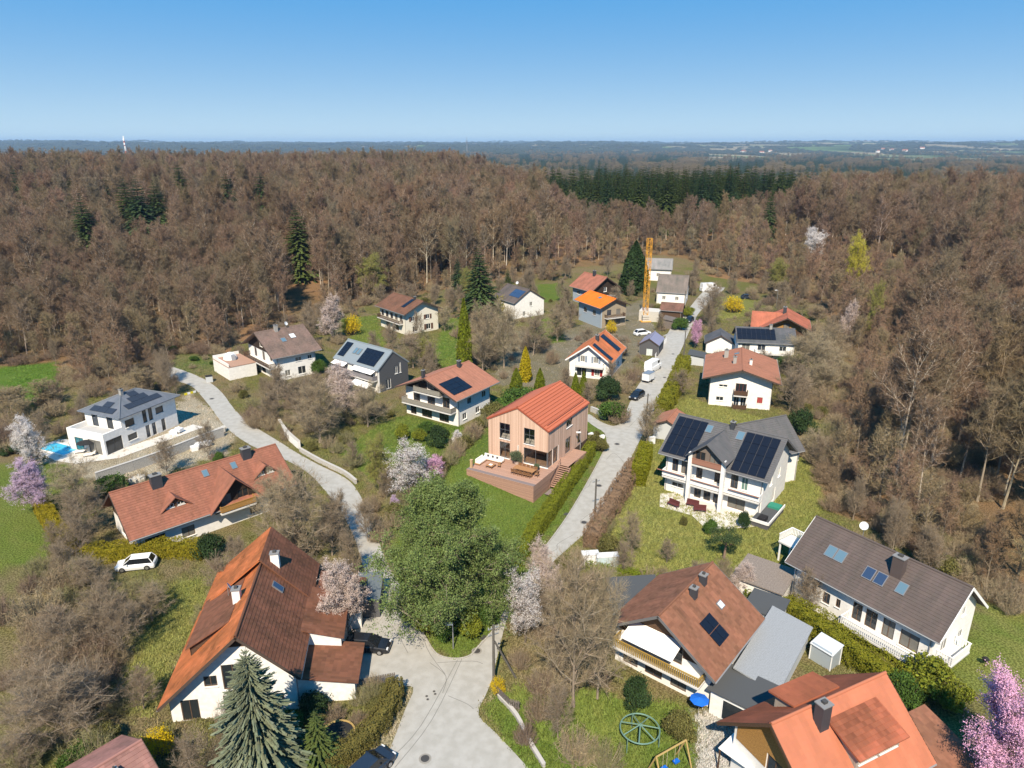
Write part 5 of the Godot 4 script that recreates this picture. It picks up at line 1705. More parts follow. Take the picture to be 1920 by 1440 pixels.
	# the house with the white awning
	var r6 := house({"label": "house with mottled brown tiled roof, solar patch and white balcony awning", "x": 16.57, "z": -57.58, "yaw": 50.3, "L": 11.2, "W": 11.6, "he": 4.2, "hr": 8.2, "og": 1.4, "oe": 0.9, "wall": white, "roof": roof_mat("mottled brown tile", Color(0.20, 0.094, 0.058), 0.16, 0.85, 0.25), "band": [["l", 3.9, larch]], "trim": mt("grey trim"),
		"win": [["l", 0.15, 0.3, 1.6, 2.0, door], ["l", 0.42, 0.3, 1.8, 2.1, door], ["l", 0.7, 0.3, 1.6, 2.1, door], ["l", 0.3, 3.0, 1.6, 2.0, door], ["l", 0.62, 3.0, 1.8, 2.0, door], ["f", 0.3, 0.8, 1.2, 1.3]],
		"pv": [[1.0, -1.2, 2.9, 2, 2, 1.0, 1.25]], "sky": [[1.0, 1.9, 3.2, 0.7, 0.6, mt("pale vent", Color(0.6, 0.62, 0.63))]], "chim": [[2.2, 0.6, 0.5, 0.6, 0.6, tin], [-0.2, 0.8, 0.4, 0.6, 0.6, tin]], "balc": [["l", 0.02, 0.98, 2.75, 1.5, mt("mustard boards", Color(0.30, 0.2, 0.05), 0.8)]]})
	pbox(r6, "awning", Vector3(-5.25, 5.15, -0.6), Vector3(2.4, 0.05, 5.2), mt("white awning cloth"), Basis(Vector3.BACK, 0.32))
	# low roofs round it
	shed("lean_to", "pale grey corrugated roof shed along the brown-roofed house", "shed", 25.0, -56.0, 53.5, Vector3(10.8, 2.6, 3.6), mt("grey shed wall"), mt("corrugated grey sheet", Color(0.36, 0.38, 0.40), 0.75, 0.1, 0.25, 0.9), 0.7)
	var ex := shed("flat_roof_annex", "flat dark-roofed annex with a glazed front under the brown-roofed house", "annex", 20.4, -50.6, 50.3, Vector3(3.8, 2.6, 4.4), white, mt("dark felt"), 0.0, 0.3)
	pbox(ex, "window", Vector3(-1.94, 1.2, 0.3), Vector3(0.06, 1.9, 2.6), glass())
	pbox(ex, "window_frame", Vector3(-1.93, 1.2, 0.3), Vector3(0.04, 2.1, 2.8), railw)
	shed("garage", "flat dark felt-roofed garage beside the bare trees", "garage", 13.4, -64.8, 6.0, Vector3(5.2, 2.5, 5.6), mt("grey shed wall"), mt("dark felt"), 0.0, 0.2)
	shed("garage", "dark flat garage behind the green hedge by the corrugated shed", "garage", 26.6, -63.0, -35.0, Vector3(3.4, 2.4, 3.6), mt("grey shed wall"), mt("dark felt"), 0.0, 0.2)
	shed("garage", "tan-roofed low garage between the solar house lawn and the brown roof", "garage", 28.3, -68.6, -38.0, Vector3(5.2, 2.3, 4.6), white, mt("tan roof felt", Color(0.25, 0.21, 0.18), 0.95, 0.0, 0.2), 0.3, 0.3)
	# the near red roof
	var r7 := house({"label": "house with smooth salmon-red roof, dark tin chimney and shed dormer", "x": 23.9, "z": -42.96, "yaw": 25.8, "L": 12.0, "W": 10.2, "he": 4.4, "hr": 8.7, "og": 1.1, "oe": 0.9, "wall": white, "roof": roof_mat("salmon tile", Color(0.40, 0.145, 0.083), 0.03, 0.8, 0.04), "roof_n": roof_mat("rust tile", Color(0.27, 0.09, 0.048), 0.06), "trim": larch, "band": [["l", 3.4, gold]],
		"win": [["l", 0.3, 0.3, 1.6, 2.0, door], ["l", 0.65, 0.6, 1.4, 1.4, br], ["l", 0.5, 3.0, 1.6, 1.8, br], ["f", 0.2, 1.2, 1.2, 1.2], ["f", 0.5, 1.2, 1.2, 1.2]], "chim": [[-2.0, 1.0, 1.0, 0.9, 0.75, tin]], "sky": [[1.0, 3.6, 1.6, 0.35, 0.35]]})
	shed_dormer(r7, 1.0, 1.2, 3.6, 4.6, roof_mat("mossy red tile", Color(0.27, 0.09, 0.05), 0.14, 0.9, 0.5), 8.7, 4.4, 5.1)
	shed_dormer(r7, -1.0, -0.2, 3.0, 4.2, roof_mat("rust tile", Color(0.27, 0.09, 0.048), 0.06), 8.7, 4.4, 5.1)
	shed("lean_to", "low brown tiled lean-to roof next to the pink blossom tree", "shed", 33.2, -44.2, 25.8, Vector3(5.4, 2.6, 5.0), white, roof_mat("brown lean-to tile", Color(0.2, 0.095, 0.06), 0.15), 1.2)
	var cp := thing("carport_roof", "white sheet awning on posts beside the salmon-red roof", "awning", gt(1395, 1445), deg_to_rad(40.0))
	pbox(cp, "sheet", Vector3(0, 2.4, 0), Vector3(3.4, 0.08, 3.0), mt("white awning cloth"), Basis(Vector3.BACK, 0.08))
	for q in [[-1.6, -1.4], [1.6, -1.4], [1.6, 1.4], [-1.6, 1.4]]:
		pbox(cp, "post", Vector3(q[0], 1.1, q[1]), Vector3(0.1, 2.4, 0.1), larch)
	# --- the far end of the lane
	house({"label": "far house with reddish roof and dark timber gable beside the dark conifer", "x": 26.5, "z": -224.4, "yaw": -57.0, "L": 11.5, "W": 12.2, "he": 4.7, "hr": 8.7, "og": 0.9, "oe": 0.9, "wall": mt("blue grey plaster", Color(0.3, 0.36, 0.42), 0.9), "wall_r": white, "roof": roof_mat("russet tile", Color(0.30, 0.125, 0.085), 0.07), "band": [["r", 2.9, darkw]], "win": [["r", 0.3, 0.6, 1.2, 1.4], ["r", 0.7, 0.3, 1.4, 2.0, doorw], ["r", 0.5, 4.0, 1.2, 1.4], ["f", 0.3, 2.6, 1.4, 1.2], ["f", 0.7, 2.6, 1.4, 1.2]], "balc": [["r", 0.1, 0.9, 2.7, 1.2, darkw]], "chim": [[0.0, 0.5, 1.2, 0.9, 0.7, tin]]})
	house({"label": "half-built brick house with vivid orange roof beside the yellow crane", "x": 25.36, "z": -196.4, "yaw": -63.0, "L": 13.4, "W": 10.2, "he": 5.8, "hr": 8.0, "og": 1.0, "oe": 1.0, "wall": mt("raw block wall", Color(0.36, 0.30, 0.22), 0.9, 0.0, 0.2), "wall_f": mt("blue grey plaster", Color(0.3, 0.36, 0.42), 0.9), "roof": roof_mat("vivid orange tile", Color(0.72, 0.17, 0.02), 0.03, 0.7, 0.03), "win": [["r", 0.25, 0.4, 1.4, 1.9, br], ["r", 0.7, 0.4, 1.4, 1.9, br], ["r", 0.3, 3.3, 1.4, 1.6, br], ["r", 0.7, 3.3, 1.4, 1.6, br], ["f", 0.3, 3.0, 1.6, 1.4, br], ["f", 0.7, 3.0, 1.6, 1.4, br]], "balc": [["r", 0.1, 0.9, 2.8, 1.4, larch]], "sky": [[1.0, 1.0, 1.6, 1.0, 0.7]]})
	house({"label": "white house with grey-brown roof facing the end of the lane", "x": 51.43, "z": -224.8, "yaw": -18.0, "L": 9.5, "W": 10.2, "he": 3.7, "hr": 8.5, "og": 0.3, "oe": 0.4, "wall": white, "roof": roof_mat("taupe tile", Color(0.155, 0.135, 0.12), 0.08), "win": [["f", 0.25, 1.4, 1.1, 1.1], ["f", 0.7, 1.4, 1.1, 1.1], ["r", 0.5, 1.4, 1.2, 1.2]]})
	house({"label": "farthest grey-roofed house half hidden behind the crane", "x": 54.2, "z": -262.3, "yaw": -13.0, "L": 10.0, "W": 9.8, "he": 3.9, "hr": 7.1, "og": 0.4, "oe": 0.5, "wall": white, "roof": roof_mat("pale grey tile", Color(0.22, 0.215, 0.21), 0.06), "win": [["f", 0.5, 1.2, 1.2, 1.2]]})
	house({"label": "white gabled house with orange roof and two dark solar stripes", "x": 18.77, "z": -151.5, "yaw": 68.6, "L": 14.2, "W": 10.2, "he": 3.9, "hr": 7.6, "og": 1.0, "oe": 0.7, "wall": white, "roof": roof_mat("orange tile", Color(0.42, 0.14, 0.06), 0.06), "trim": railw, "win": [["l", 0.32, 3.5, 1.0, 1.4, {"shutter": mt("grey blue shutter", Color(0.2, 0.24, 0.3))}], ["l", 0.68, 3.5, 1.0, 1.4, {"shutter": mt("grey blue shutter")}], ["l", 0.3, 0.3, 2.2, 2.1, doorw], ["l", 0.72, 0.7, 1.2, 1.4, {"shutter": red}], ["f", 0.3, 0.8, 1.2, 1.2], ["f", 0.7, 0.8, 1.2, 1.2]], "balc": [["l", 0.15, 0.9, 2.75, 1.1, railw]], "pv": [[1.0, -4.9, 0.5, 1, 3, 1.7, 1.7], [1.0, 2.6, 0.3, 2, 3, 1.2, 1.7]], "chim": [[-1.5, 0.4, 0.9, 0.8, 0.7, tin]]})
	house({"label": "white gabled house with dark roof and blue solar panel behind bare shrubs", "x": 2.0, "z": -207.5, "yaw": -55.0, "L": 11.4, "W": 11.2, "he": 4.7, "hr": 8.1, "og": 0.25, "oe": 0.4, "wall": white, "roof": roof_mat("umber tile", Color(0.105, 0.09, 0.085), 0.08), "pvm": mt("blue solar glass", Color(0.03, 0.06, 0.13), 0.15), "pv": [[1.0, 2.6, 1.2, 3, 2, 1.6, 1.5]], "win": [["r", 0.55, 3.2, 1.0, 1.2], ["r", 0.3, 0.5, 1.0, 1.4], ["f", 0.2, 2.6, 1.2, 1.2]], "dish": [[-1.0, 8.9, -0.3]]})
	house({"label": "cream house with wide brown roof, long row of windows and round gable window", "x": -28.2, "z": -190.3, "yaw": -50.0, "L": 15.2, "W": 12.2, "he": 5.8, "hr": 8.6, "og": 1.0, "oe": 1.0, "wall": cream, "roof": roof_mat("cocoa tile", Color(0.15, 0.078, 0.052), 0.06), "pv": [[1.0, 3.4, 0.4, 1, 2, 1.4, 1.9]],
		"win": [["r", 0.2, 3.5, 1.2, 1.2, {"shutter": brownsh}], ["r", 0.68, 3.5, 1.2, 1.2, {"shutter": brownsh}], ["r", 0.7, 0.6, 1.4, 1.5, {"shutter": brownsh}], ["r", 0.25, 0.5, 1.4, 1.5], ["f", 0.1, 3.3, 1.4, 1.6, br], ["f", 0.28, 3.3, 1.4, 1.6, br], ["f", 0.46, 3.3, 1.4, 1.6, br], ["f", 0.64, 3.3, 1.4, 1.6, br], ["f", 0.82, 3.3, 1.4, 1.6, br], ["f", 0.3, 0.5, 2.0, 1.8, br], ["f", 0.65, 0.5, 2.0, 1.8, br]], "balc": [["f", 0.02, 0.9, 2.8, 1.2, larch]], "chim": [[4.0, 0.4, 0.7, 0.6, 0.5, tin]]})
	var f9 := house({"name": "lane_shed", "cat": "shed", "label": "dark timber shed with shiny lilac-grey sheet roof on the lane", "x": 33.9, "z": -166.5, "yaw": 68.7, "L": 7.6, "W": 4.8, "he": 2.7, "hr": 4.2, "og": 0.15, "oe": 0.2, "wall": mt("dark boards", Color(0.085, 0.085, 0.09), 0.85, 0.0, 0.2), "roof": mt("lilac grey sheet", Color(0.36, 0.33, 0.42), 0.35, 0.4), "step": 0.0, "course": 5.0, "win": [["l", 0.55, 0.0, 1.4, 1.7, {"door": true, "glass": mt("pale door", Color(0.5, 0.56, 0.55))}]]})
	house({"name": "barn", "cat": "barn", "label": "brown-roofed hut beside the lane near the crane", "x": 46.2, "z": -201.0, "yaw": -20.0, "L": 6.5, "W": 5.5, "he": 2.8, "hr": 4.6, "og": 0.3, "oe": 0.4, "wall": larch, "roof": roof_mat("rotten brown tile", Color(0.15, 0.085, 0.065), 0.12)})
	shed("site_wall_building", "roofless pale block building at the foot of the crane", "building", 39.6, -199.5, -20.0, Vector3(5.6, 2.8, 4.6), mt("pale block", Color(0.55, 0.52, 0.46), 0.95, 0.0, 0.15), mt("pale slab", Color(0.5, 0.48, 0.44), 0.95), 0.0, 0.02)
	shed("lane_shed", "grey weathered board shed at the turn of the lane", "shed", 43.6, -191.0, 70.0, Vector3(4.4, 2.3, 3.2), mt("weathered boards", Color(0.2, 0.17, 0.15), 0.95, 0.0, 0.3), mt("weathered boards"), 0.5)

func shed_dormer(o: Node3D, s: float, u: float, zf: float, w: float, roof: Material, hr: float, he: float, P: float) -> void:
	var slope := (hr - he) / P
	var y0 := hr - slope * zf
	var fl := y0 + 1.25
	var zt := 1.0
	var x := Transform3D(Basis.IDENTITY if s > 0 else Basis(Vector3.UP, PI), Vector3.ZERO)
	var uu := u * s
	var wm: Material = mt("dormer boards", Color(0.3, 0.26, 0.22), 0.85)
	var f := part(o, "dormer_wall", wall_mesh(Vector3(uu - w / 2, 0, zf), Vector3.RIGHT, Vector3.BACK, [[0.0, fl], [w, fl]], [[0.3, w / 2 - 0.2, y0 + 0.3, fl - 0.15], [w / 2 + 0.2, w - 0.3, y0 + 0.3, fl - 0.15]], 0.2, y0 - 0.3).mesh(), wm, x)
	for c in [0.3 + (w / 2 - 0.5) / 2, w / 2 + 0.2 + (w / 2 - 0.5) / 2]:
		window(f, Vector3(uu - w / 2 + c, y0 + 0.3, zf), Vector3.RIGHT, Vector3.BACK, w / 2 - 0.5, fl - y0 - 0.45)
	for e in [-1.0, 1.0]:
		var b := MB.new()
		var p := Vector3(uu + e * (w / 2 - 0.02), 0, 0)
		b.quad(p + Vector3(0, y0, zf - 0.02), p + Vector3(0, fl, zf - 0.02), p + Vector3(0, hr - slope * zt + 0.1, zt), p + Vector3(0, hr - slope * zt - 0.1, zt))
		part(o, "dormer_cheek", b.mesh(), wm, x)
	var d := (hr - slope * zt) - fl
	var b2 := courses(w + 0.6, sqrt(d * d + (zf - zt) * (zf - zt)) + 0.5)
	part(o, "dormer_roof", b2.mesh(), roof, x * Transform3D(slope_basis(d, zf - zt, 1.0), Vector3(uu, hr - slope * zt + 0.18, zt)))

# the villa with the pool: two storeys under a low hip roof
func build_hip_house(white: Material) -> void:
	var o := thing("villa", "new white villa with blue-grey hip roof beside the swimming pool", "house", Vector3(-66.0, 0, -115.35), deg_to_rad(67.9))
	var L := 12.6
	var W := 9.7
	var he := 5.5
	var hr := 7.7
	var hx := L / 2 - 0.7
	var hz := W / 2 - 0.7
	var wt := he - 0.05
	var navy := {"frame": mt("anthracite frame", Color(0.05, 0.055, 0.06), 0.5), "bars": 0, "glass": glass()}
	var nd := {"frame": navy.frame, "bars": 0, "door": true}
	var fs := {"f": [Vector3(-hx, 0, hz), Vector3.RIGHT, Vector3.BACK, 2 * hx, [[1.6, 3.3, 1.8, 1.3, navy], [4.6, 2.9, 0.8, 2.2, navy], [5.8, 2.9, 0.8, 2.2, navy], [7.7, 3.5, 1.6, 1.2, navy], [1.7, 0.9, 1.8, 1.1, navy], [4.8, 0.1, 0.8, 2.2, nd], [6.1, 0.1, 0.8, 2.2, nd], [8.1, 0.1, 0.8, 2.2, nd]]],
		"l": [Vector3(-hx, 0, -hz + 0.302), Vector3.BACK, Vector3.LEFT, 2 * hz - 0.604, [[2.0, 3.05, 1.4, 2.1, nd], [5.4, 3.05, 1.4, 2.1, nd]]],
		"r": [Vector3(hx, 0, hz - 0.302), Vector3.FORWARD, Vector3.RIGHT, 2 * hz - 0.604, [[3.0, 3.4, 1.4, 1.3, navy]]],
		"b": [Vector3(hx, 0, -hz), Vector3.LEFT, Vector3.FORWARD, 2 * hx, [[3.0, 3.4, 1.4, 1.3, navy]]]}
	for k in fs:
		var f: Array = fs[k]
		var holes := []
		for w in f[4]:
			holes.append([w[0] - w[2] / 2, w[0] + w[2] / 2, w[1], w[1] + w[3]])
		part(o, "wall", wall_mesh(f[0], f[1], f[2], [[0.0, wt], [f[3], wt]], holes).mesh(), white)
		for w in f[4]:
			window(o, f[0] + f[1] * w[0] + Vector3(0, w[1], 0), f[1], f[2], w[2], w[3], w[4])
	pbox(o, "soffit", Vector3(0, he - 0.02, 0), Vector3(L - 0.1, 0.08, W - 0.1), white)
	var roof := roof_mat("blue grey tile", Color(0.115, 0.13, 0.155), 0.04, 0.7, 0.04)
	var rl := 1.5
	var e := [Vector3(-L / 2, he, W / 2), Vector3(L / 2, he, W / 2), Vector3(L / 2, he, -W / 2), Vector3(-L / 2, he, -W / 2)]
	var r0 := Vector3(-rl, hr, 0)
	var r1 := Vector3(rl, hr, 0)
	for q in [[e[0], r0, r1, e[1]], [e[2], r1, r0, e[3]]]:
		var b := MB.new()
		slab4(b, q[0], q[1], q[2], q[3], Vector3(0, -0.12, 0))
		for i in b.t.size():
			b.t[i] = Vector2(b.v[i].x / 9.6, b.v[i].z / 11.5)
		part(o, "roof_slope", b.mesh(), roof)
	for q in [[e[1], r1, e[2]], [e[3], r0, e[0]]]:
		var b := MB.new()
		b.tri(q[0], q[1], q[2])
		for i in b.t.size():
			b.t[i] = Vector2(b.v[i].z / 9.6, b.v[i].x / 11.5)
		part(o, "roof_slope", b.mesh(), roof)
	for q in [[e[0], r0], [e[1], r1], [e[2], r1], [e[3], r0], [r0, r1]]:
		var b := MB.new()
		b.tube(q[0] + Vector3(0, 0.02, 0), q[1] + Vector3(0, 0.02, 0), 0.12, 0.12, 6)
		part(o, "hip_tiles", b.mesh(), mt("hip grey", Color(0.14, 0.155, 0.175), 0.7))
	# solar modules on the slope above the drive and above the pool
	var run := W / 2
	var len := sqrt(run * run + (hr - he) * (hr - he))
	var sb := slope_basis(hr - he, run, 1.0)
	var X := Transform3D(sb, Vector3(0, hr, 0))
	for j in 3:
		var z := 0.95 + j * 1.25
		var half := rl + (L / 2 - rl) * (z - 0.5) / len - 0.6
		var n := int(half * 2 / 1.75)
		for i in n:
			pbox(o, "solar_panel", X * Vector3((i - (n - 1) / 2.0) * 1.75, 0.08, z), Vector3(1.7, 0.04, 1.2), mt("slate solar glass", Color(0.03, 0.036, 0.05), 0.2), sb)
	var run2 := L / 2 - rl
	var len2 := sqrt(run2 * run2 + (hr - he) * (hr - he))
	var zz := Vector3(-run2, -(hr - he), 0).normalized()
	var sb2 := Basis(Vector3.BACK, zz.cross(Vector3.BACK), zz)
	var X2 := Transform3D(sb2, Vector3(-rl, hr, 0))
	for j in 3:
		var z := 1.5 + j * 1.25
		var half := (W / 2) * (z - 0.6) / len2 - 0.35
		var n := int(half * 2 / 1.75)
		for i in n:
			pbox(o, "solar_panel", X2 * Vector3((i - (n - 1) / 2.0) * 1.75, 0.08, z), Vector3(1.7, 0.04, 1.2), mt("slate solar glass"), sb2)
	chimney(o, -1.6, 0.3, 6.8, 8.5, 0.5, 0.5, mt("chimney render"))
	# ground-floor wing under the roof terrace, towards the pool
	var x0 := -hx - 3.6
	part(o, "wing_wall", wall_mesh(Vector3(x0, 0, hz), Vector3.RIGHT, Vector3.BACK, [[0.0, 3.75], [3.6, 3.75]], [[0.3, 3.3, 0.1, 2.5]]).mesh(), white)
	part(o, "wing_wall", wall_mesh(Vector3(x0, 0, -hz + 0.302), Vector3.BACK, Vector3.LEFT, [[0.0, 3.75], [2 * hz - 0.604, 3.75]], [[1.2, 3.2, 0.1, 2.4], [4.3, 7.2, 0.1, 2.5]]).mesh(), white)
	part(o, "wing_wall", wall_mesh(Vector3(-hx, 0, -hz), Vector3.LEFT, Vector3.FORWARD, [[0.0, 3.75], [3.6, 3.75]], []).mesh(), white)
	window(o, Vector3(x0 + 1.8, 0.1, hz), Vector3.RIGHT, Vector3.BACK, 3.0, 2.4, {"door": true, "frame": navy.frame, "bars": 1})
	window(o, Vector3(x0, 0.1, -hz + 0.302 + 2.2), Vector3.BACK, Vector3.LEFT, 2.0, 2.3, {"door": true, "frame": navy.frame, "bars": 1, "glass": glass("teal glass", Color(0.02, 0.13, 0.17))})
	window(o, Vector3(x0, 0.1, -hz + 0.302 + 5.75), Vector3.BACK, Vector3.LEFT, 2.9, 2.4, {"door": true, "frame": navy.frame, "bars": 1})
	pbox(o, "terrace_floor", Vector3(-hx - 1.8, 2.9, 0), Vector3(3.3, 0.2, 2 * hz - 0.66), mt("terrace stone", Color(0.4, 0.4, 0.4), 0.9))
	# paving and pool
	var pv := single("pool_paving", "pale stone paving round the swimming pool", "paving", sheet(PackedVector2Array([Vector2(-79.6, -108.4), Vector2(-77.6, -112.2), Vector2(-70.5, -112.5), Vector2(-64.0, -109.0), Vector2(-57.5, -119.0), Vector2(-55.0, -117.8), Vector2(-63.2, -104.6), Vector2(-69.0, -102.4), Vector2(-73.0, -103.6)]), 0.05).mesh(), mt("pale paving", Color(0.62, 0.59, 0.54), 0.9, 0.0, 0.1, 0.6))
	pv.set_meta("kind", "structure")
	var pool := thing("swimming_pool", "turquoise swimming pool in the paved terrace of the new villa", "pool", Vector3(-75.0, 0.0, -108.2), deg_to_rad(-24.0))
	var pr := MB.new()
	for q in [[Vector3(0, 0.075, -1.55), Vector3(6.9, 0.05, 0.3)], [Vector3(0, 0.075, 1.55), Vector3(6.9, 0.05, 0.3)], [Vector3(-3.3, 0.075, 0), Vector3(0.3, 0.05, 2.8)], [Vector3(3.3, 0.075, 0), Vector3(0.3, 0.05, 2.8)]]:
		pr.cbox(q[0], q[1])
	part(pool, "coping", pr.mesh(), mt("coping stone", Color(0.72, 0.7, 0.66), 0.8))
	pbox(pool, "basin", Vector3(0, 0.058, 0), Vector3(6.3, 0.01, 2.8), mt("pool liner", Color(0.06, 0.42, 0.62), 0.6))
	var wm := StandardMaterial3D.new()
	wm.resource_name = "pool water"
	wm.albedo_color = lin(0.07, 0.45, 0.66)
	wm.roughness = 0.06
	wm.metallic_specular = 0.5
	pbox(pool, "water", Vector3(0, 0.075, 0), Vector3(6.28, 0.02, 2.78), wm)

# the large house with sweeping, weathered orange roofs
func build_swept_house(white: Material) -> void:
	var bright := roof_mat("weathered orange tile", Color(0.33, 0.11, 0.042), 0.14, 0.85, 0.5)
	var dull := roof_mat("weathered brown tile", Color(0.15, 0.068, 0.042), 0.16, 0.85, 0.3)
	var larch: Material = mt("brown timber")
	var yaw := 98.0
	var br := {"frame": mt("brown window frame")}
	# axis: x runs away from the camera, +z to the right
	var front := Vector2(-23.1, -49.4)
	var ax := Vector2(cos(deg_to_rad(yaw)), -sin(deg_to_rad(yaw)))
	var L := 13.6
	var c := front + ax * (L / 2)
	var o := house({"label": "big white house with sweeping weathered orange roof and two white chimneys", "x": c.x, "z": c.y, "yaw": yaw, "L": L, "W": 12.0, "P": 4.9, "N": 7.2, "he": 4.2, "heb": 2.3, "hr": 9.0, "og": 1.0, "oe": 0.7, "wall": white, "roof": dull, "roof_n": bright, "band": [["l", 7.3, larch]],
		"win": [["l", 0.13, 0.0, 1.5, 2.2, {"door": true, "frame": br.frame}], ["l", 0.33, 3.4, 1.1, 1.1, br], ["l", 0.52, 2.9, 1.8, 2.6, br], ["l", 0.76, 3.6, 1.2, 1.0, {"glass": mt("pale blind")}], ["l", 0.5, 0.3, 1.8, 2.0, br], ["l", 0.73, 0.8, 1.0, 1.2, br], ["l", 0.87, 0.8, 1.0, 1.2, br]],
		"chim": [[0.4, -1.5, -1.3, 0.7, 0.7, white], [5.2, 1.2, 0.5, 0.6, 0.8, white]], "sky": [[1.0, 2.5, 2.4, 0.7, 1.1, glass("dark roof glass", Color(0.03, 0.05, 0.10))]], "dish": [[2.6, 7.6, -2.9]]})
	# a long low dormer in the left slope
	var sl := (9.0 - 2.3) / 7.2
	var db := MB.new()
	var z0 := -5.4
	var y0 := 9.0 + sl * z0
	slab4(db, Vector3(-2.6, y0 + 1.0, z0 - 0.3), Vector3(4.6, y0 + 1.0, z0 - 0.3), Vector3(4.6, 9.0 - sl * 1.6 + 0.1, -1.6), Vector3(-2.6, 9.0 - sl * 1.6 + 0.1, -1.6), Vector3(0, -0.12, 0))
	for i in db.t.size():
		db.t[i] = Vector2(db.v[i].x / 9.6, db.v[i].z / 11.5)
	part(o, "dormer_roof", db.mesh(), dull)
	pbox(o, "dormer_wall", Vector3(1.0, y0 + 0.4, z0 + 0.05), Vector3(6.6, 1.1, 0.12), larch)
	for e in [-2.3, 4.3]:
		var ck := MB.new()
		ck.quad(Vector3(e, y0, z0 + 0.05), Vector3(e, y0 + 0.9, z0 + 0.05), Vector3(e, 9.0 - sl * 1.7, -1.7), Vector3(e, 9.0 - sl * 1.7 - 0.2, -1.7))
		part(o, "dormer_cheek", ck.mesh(), larch)
	# porch post under the left eave
	pbox(o, "porch_post", Vector3(-5.3, 0.9, -6.3), Vector3(0.35, 2.4, 0.35), white)
	# box dormer and the lower roofs on the drive side
	shed("drive_wing", "flat-topped tiled wing joining the swept orange roof to the drive", "house wing", -18.6, -59.2, yaw, Vector3(6.4, 4.3, 3.8), white, dull, 1.2, 0.35)
	shed("garage_wing", "low tiled garage wing with white wall under the swept orange roof", "garage", -17.2, -54.2, yaw - 3.0, Vector3(4.6, 2.6, 5.6), white, dull, 0.9, 0.4)
	shed("drive_wing", "rear tiled wing behind the white chimney of the swept orange roof", "house wing", -18.3, -64.2, yaw, Vector3(4.6, 3.4, 4.6), white, dull, 1.3, 0.4)
	var w := thing("house_wing", "tall rear gable of the swept orange-roofed house", "house wing", Vector3(front.x + ax.x * 15.0, 0, front.y + ax.y * 15.0), deg_to_rad(yaw))
	pbox(w, "wall", Vector3(-1.0, 2.2, 0.0), Vector3(4.6, 5.2, 5.4), white)
	for s in [1.0, -1.0]:
		var run := 4.6 if s > 0 else 6.0
		var drop := 5.0
		part(w, "roof_slope", courses(6.4, sqrt(run * run + drop * drop)).mesh(), dull if s > 0 else bright, Transform3D(slope_basis(drop, run, s), Vector3(-1.0, 9.6, 0)))
	shed("carport", "dark slatted carport roof beside the swept orange roof", "carport", -15.6, -66.4, 5.0, Vector3(2.6, 2.2, 5.0), mt("dark boards", Color(0.085, 0.085, 0.09), 0.85), mt("dark slats", Color(0.12, 0.14, 0.15), 0.7), 0.0, 0.1)

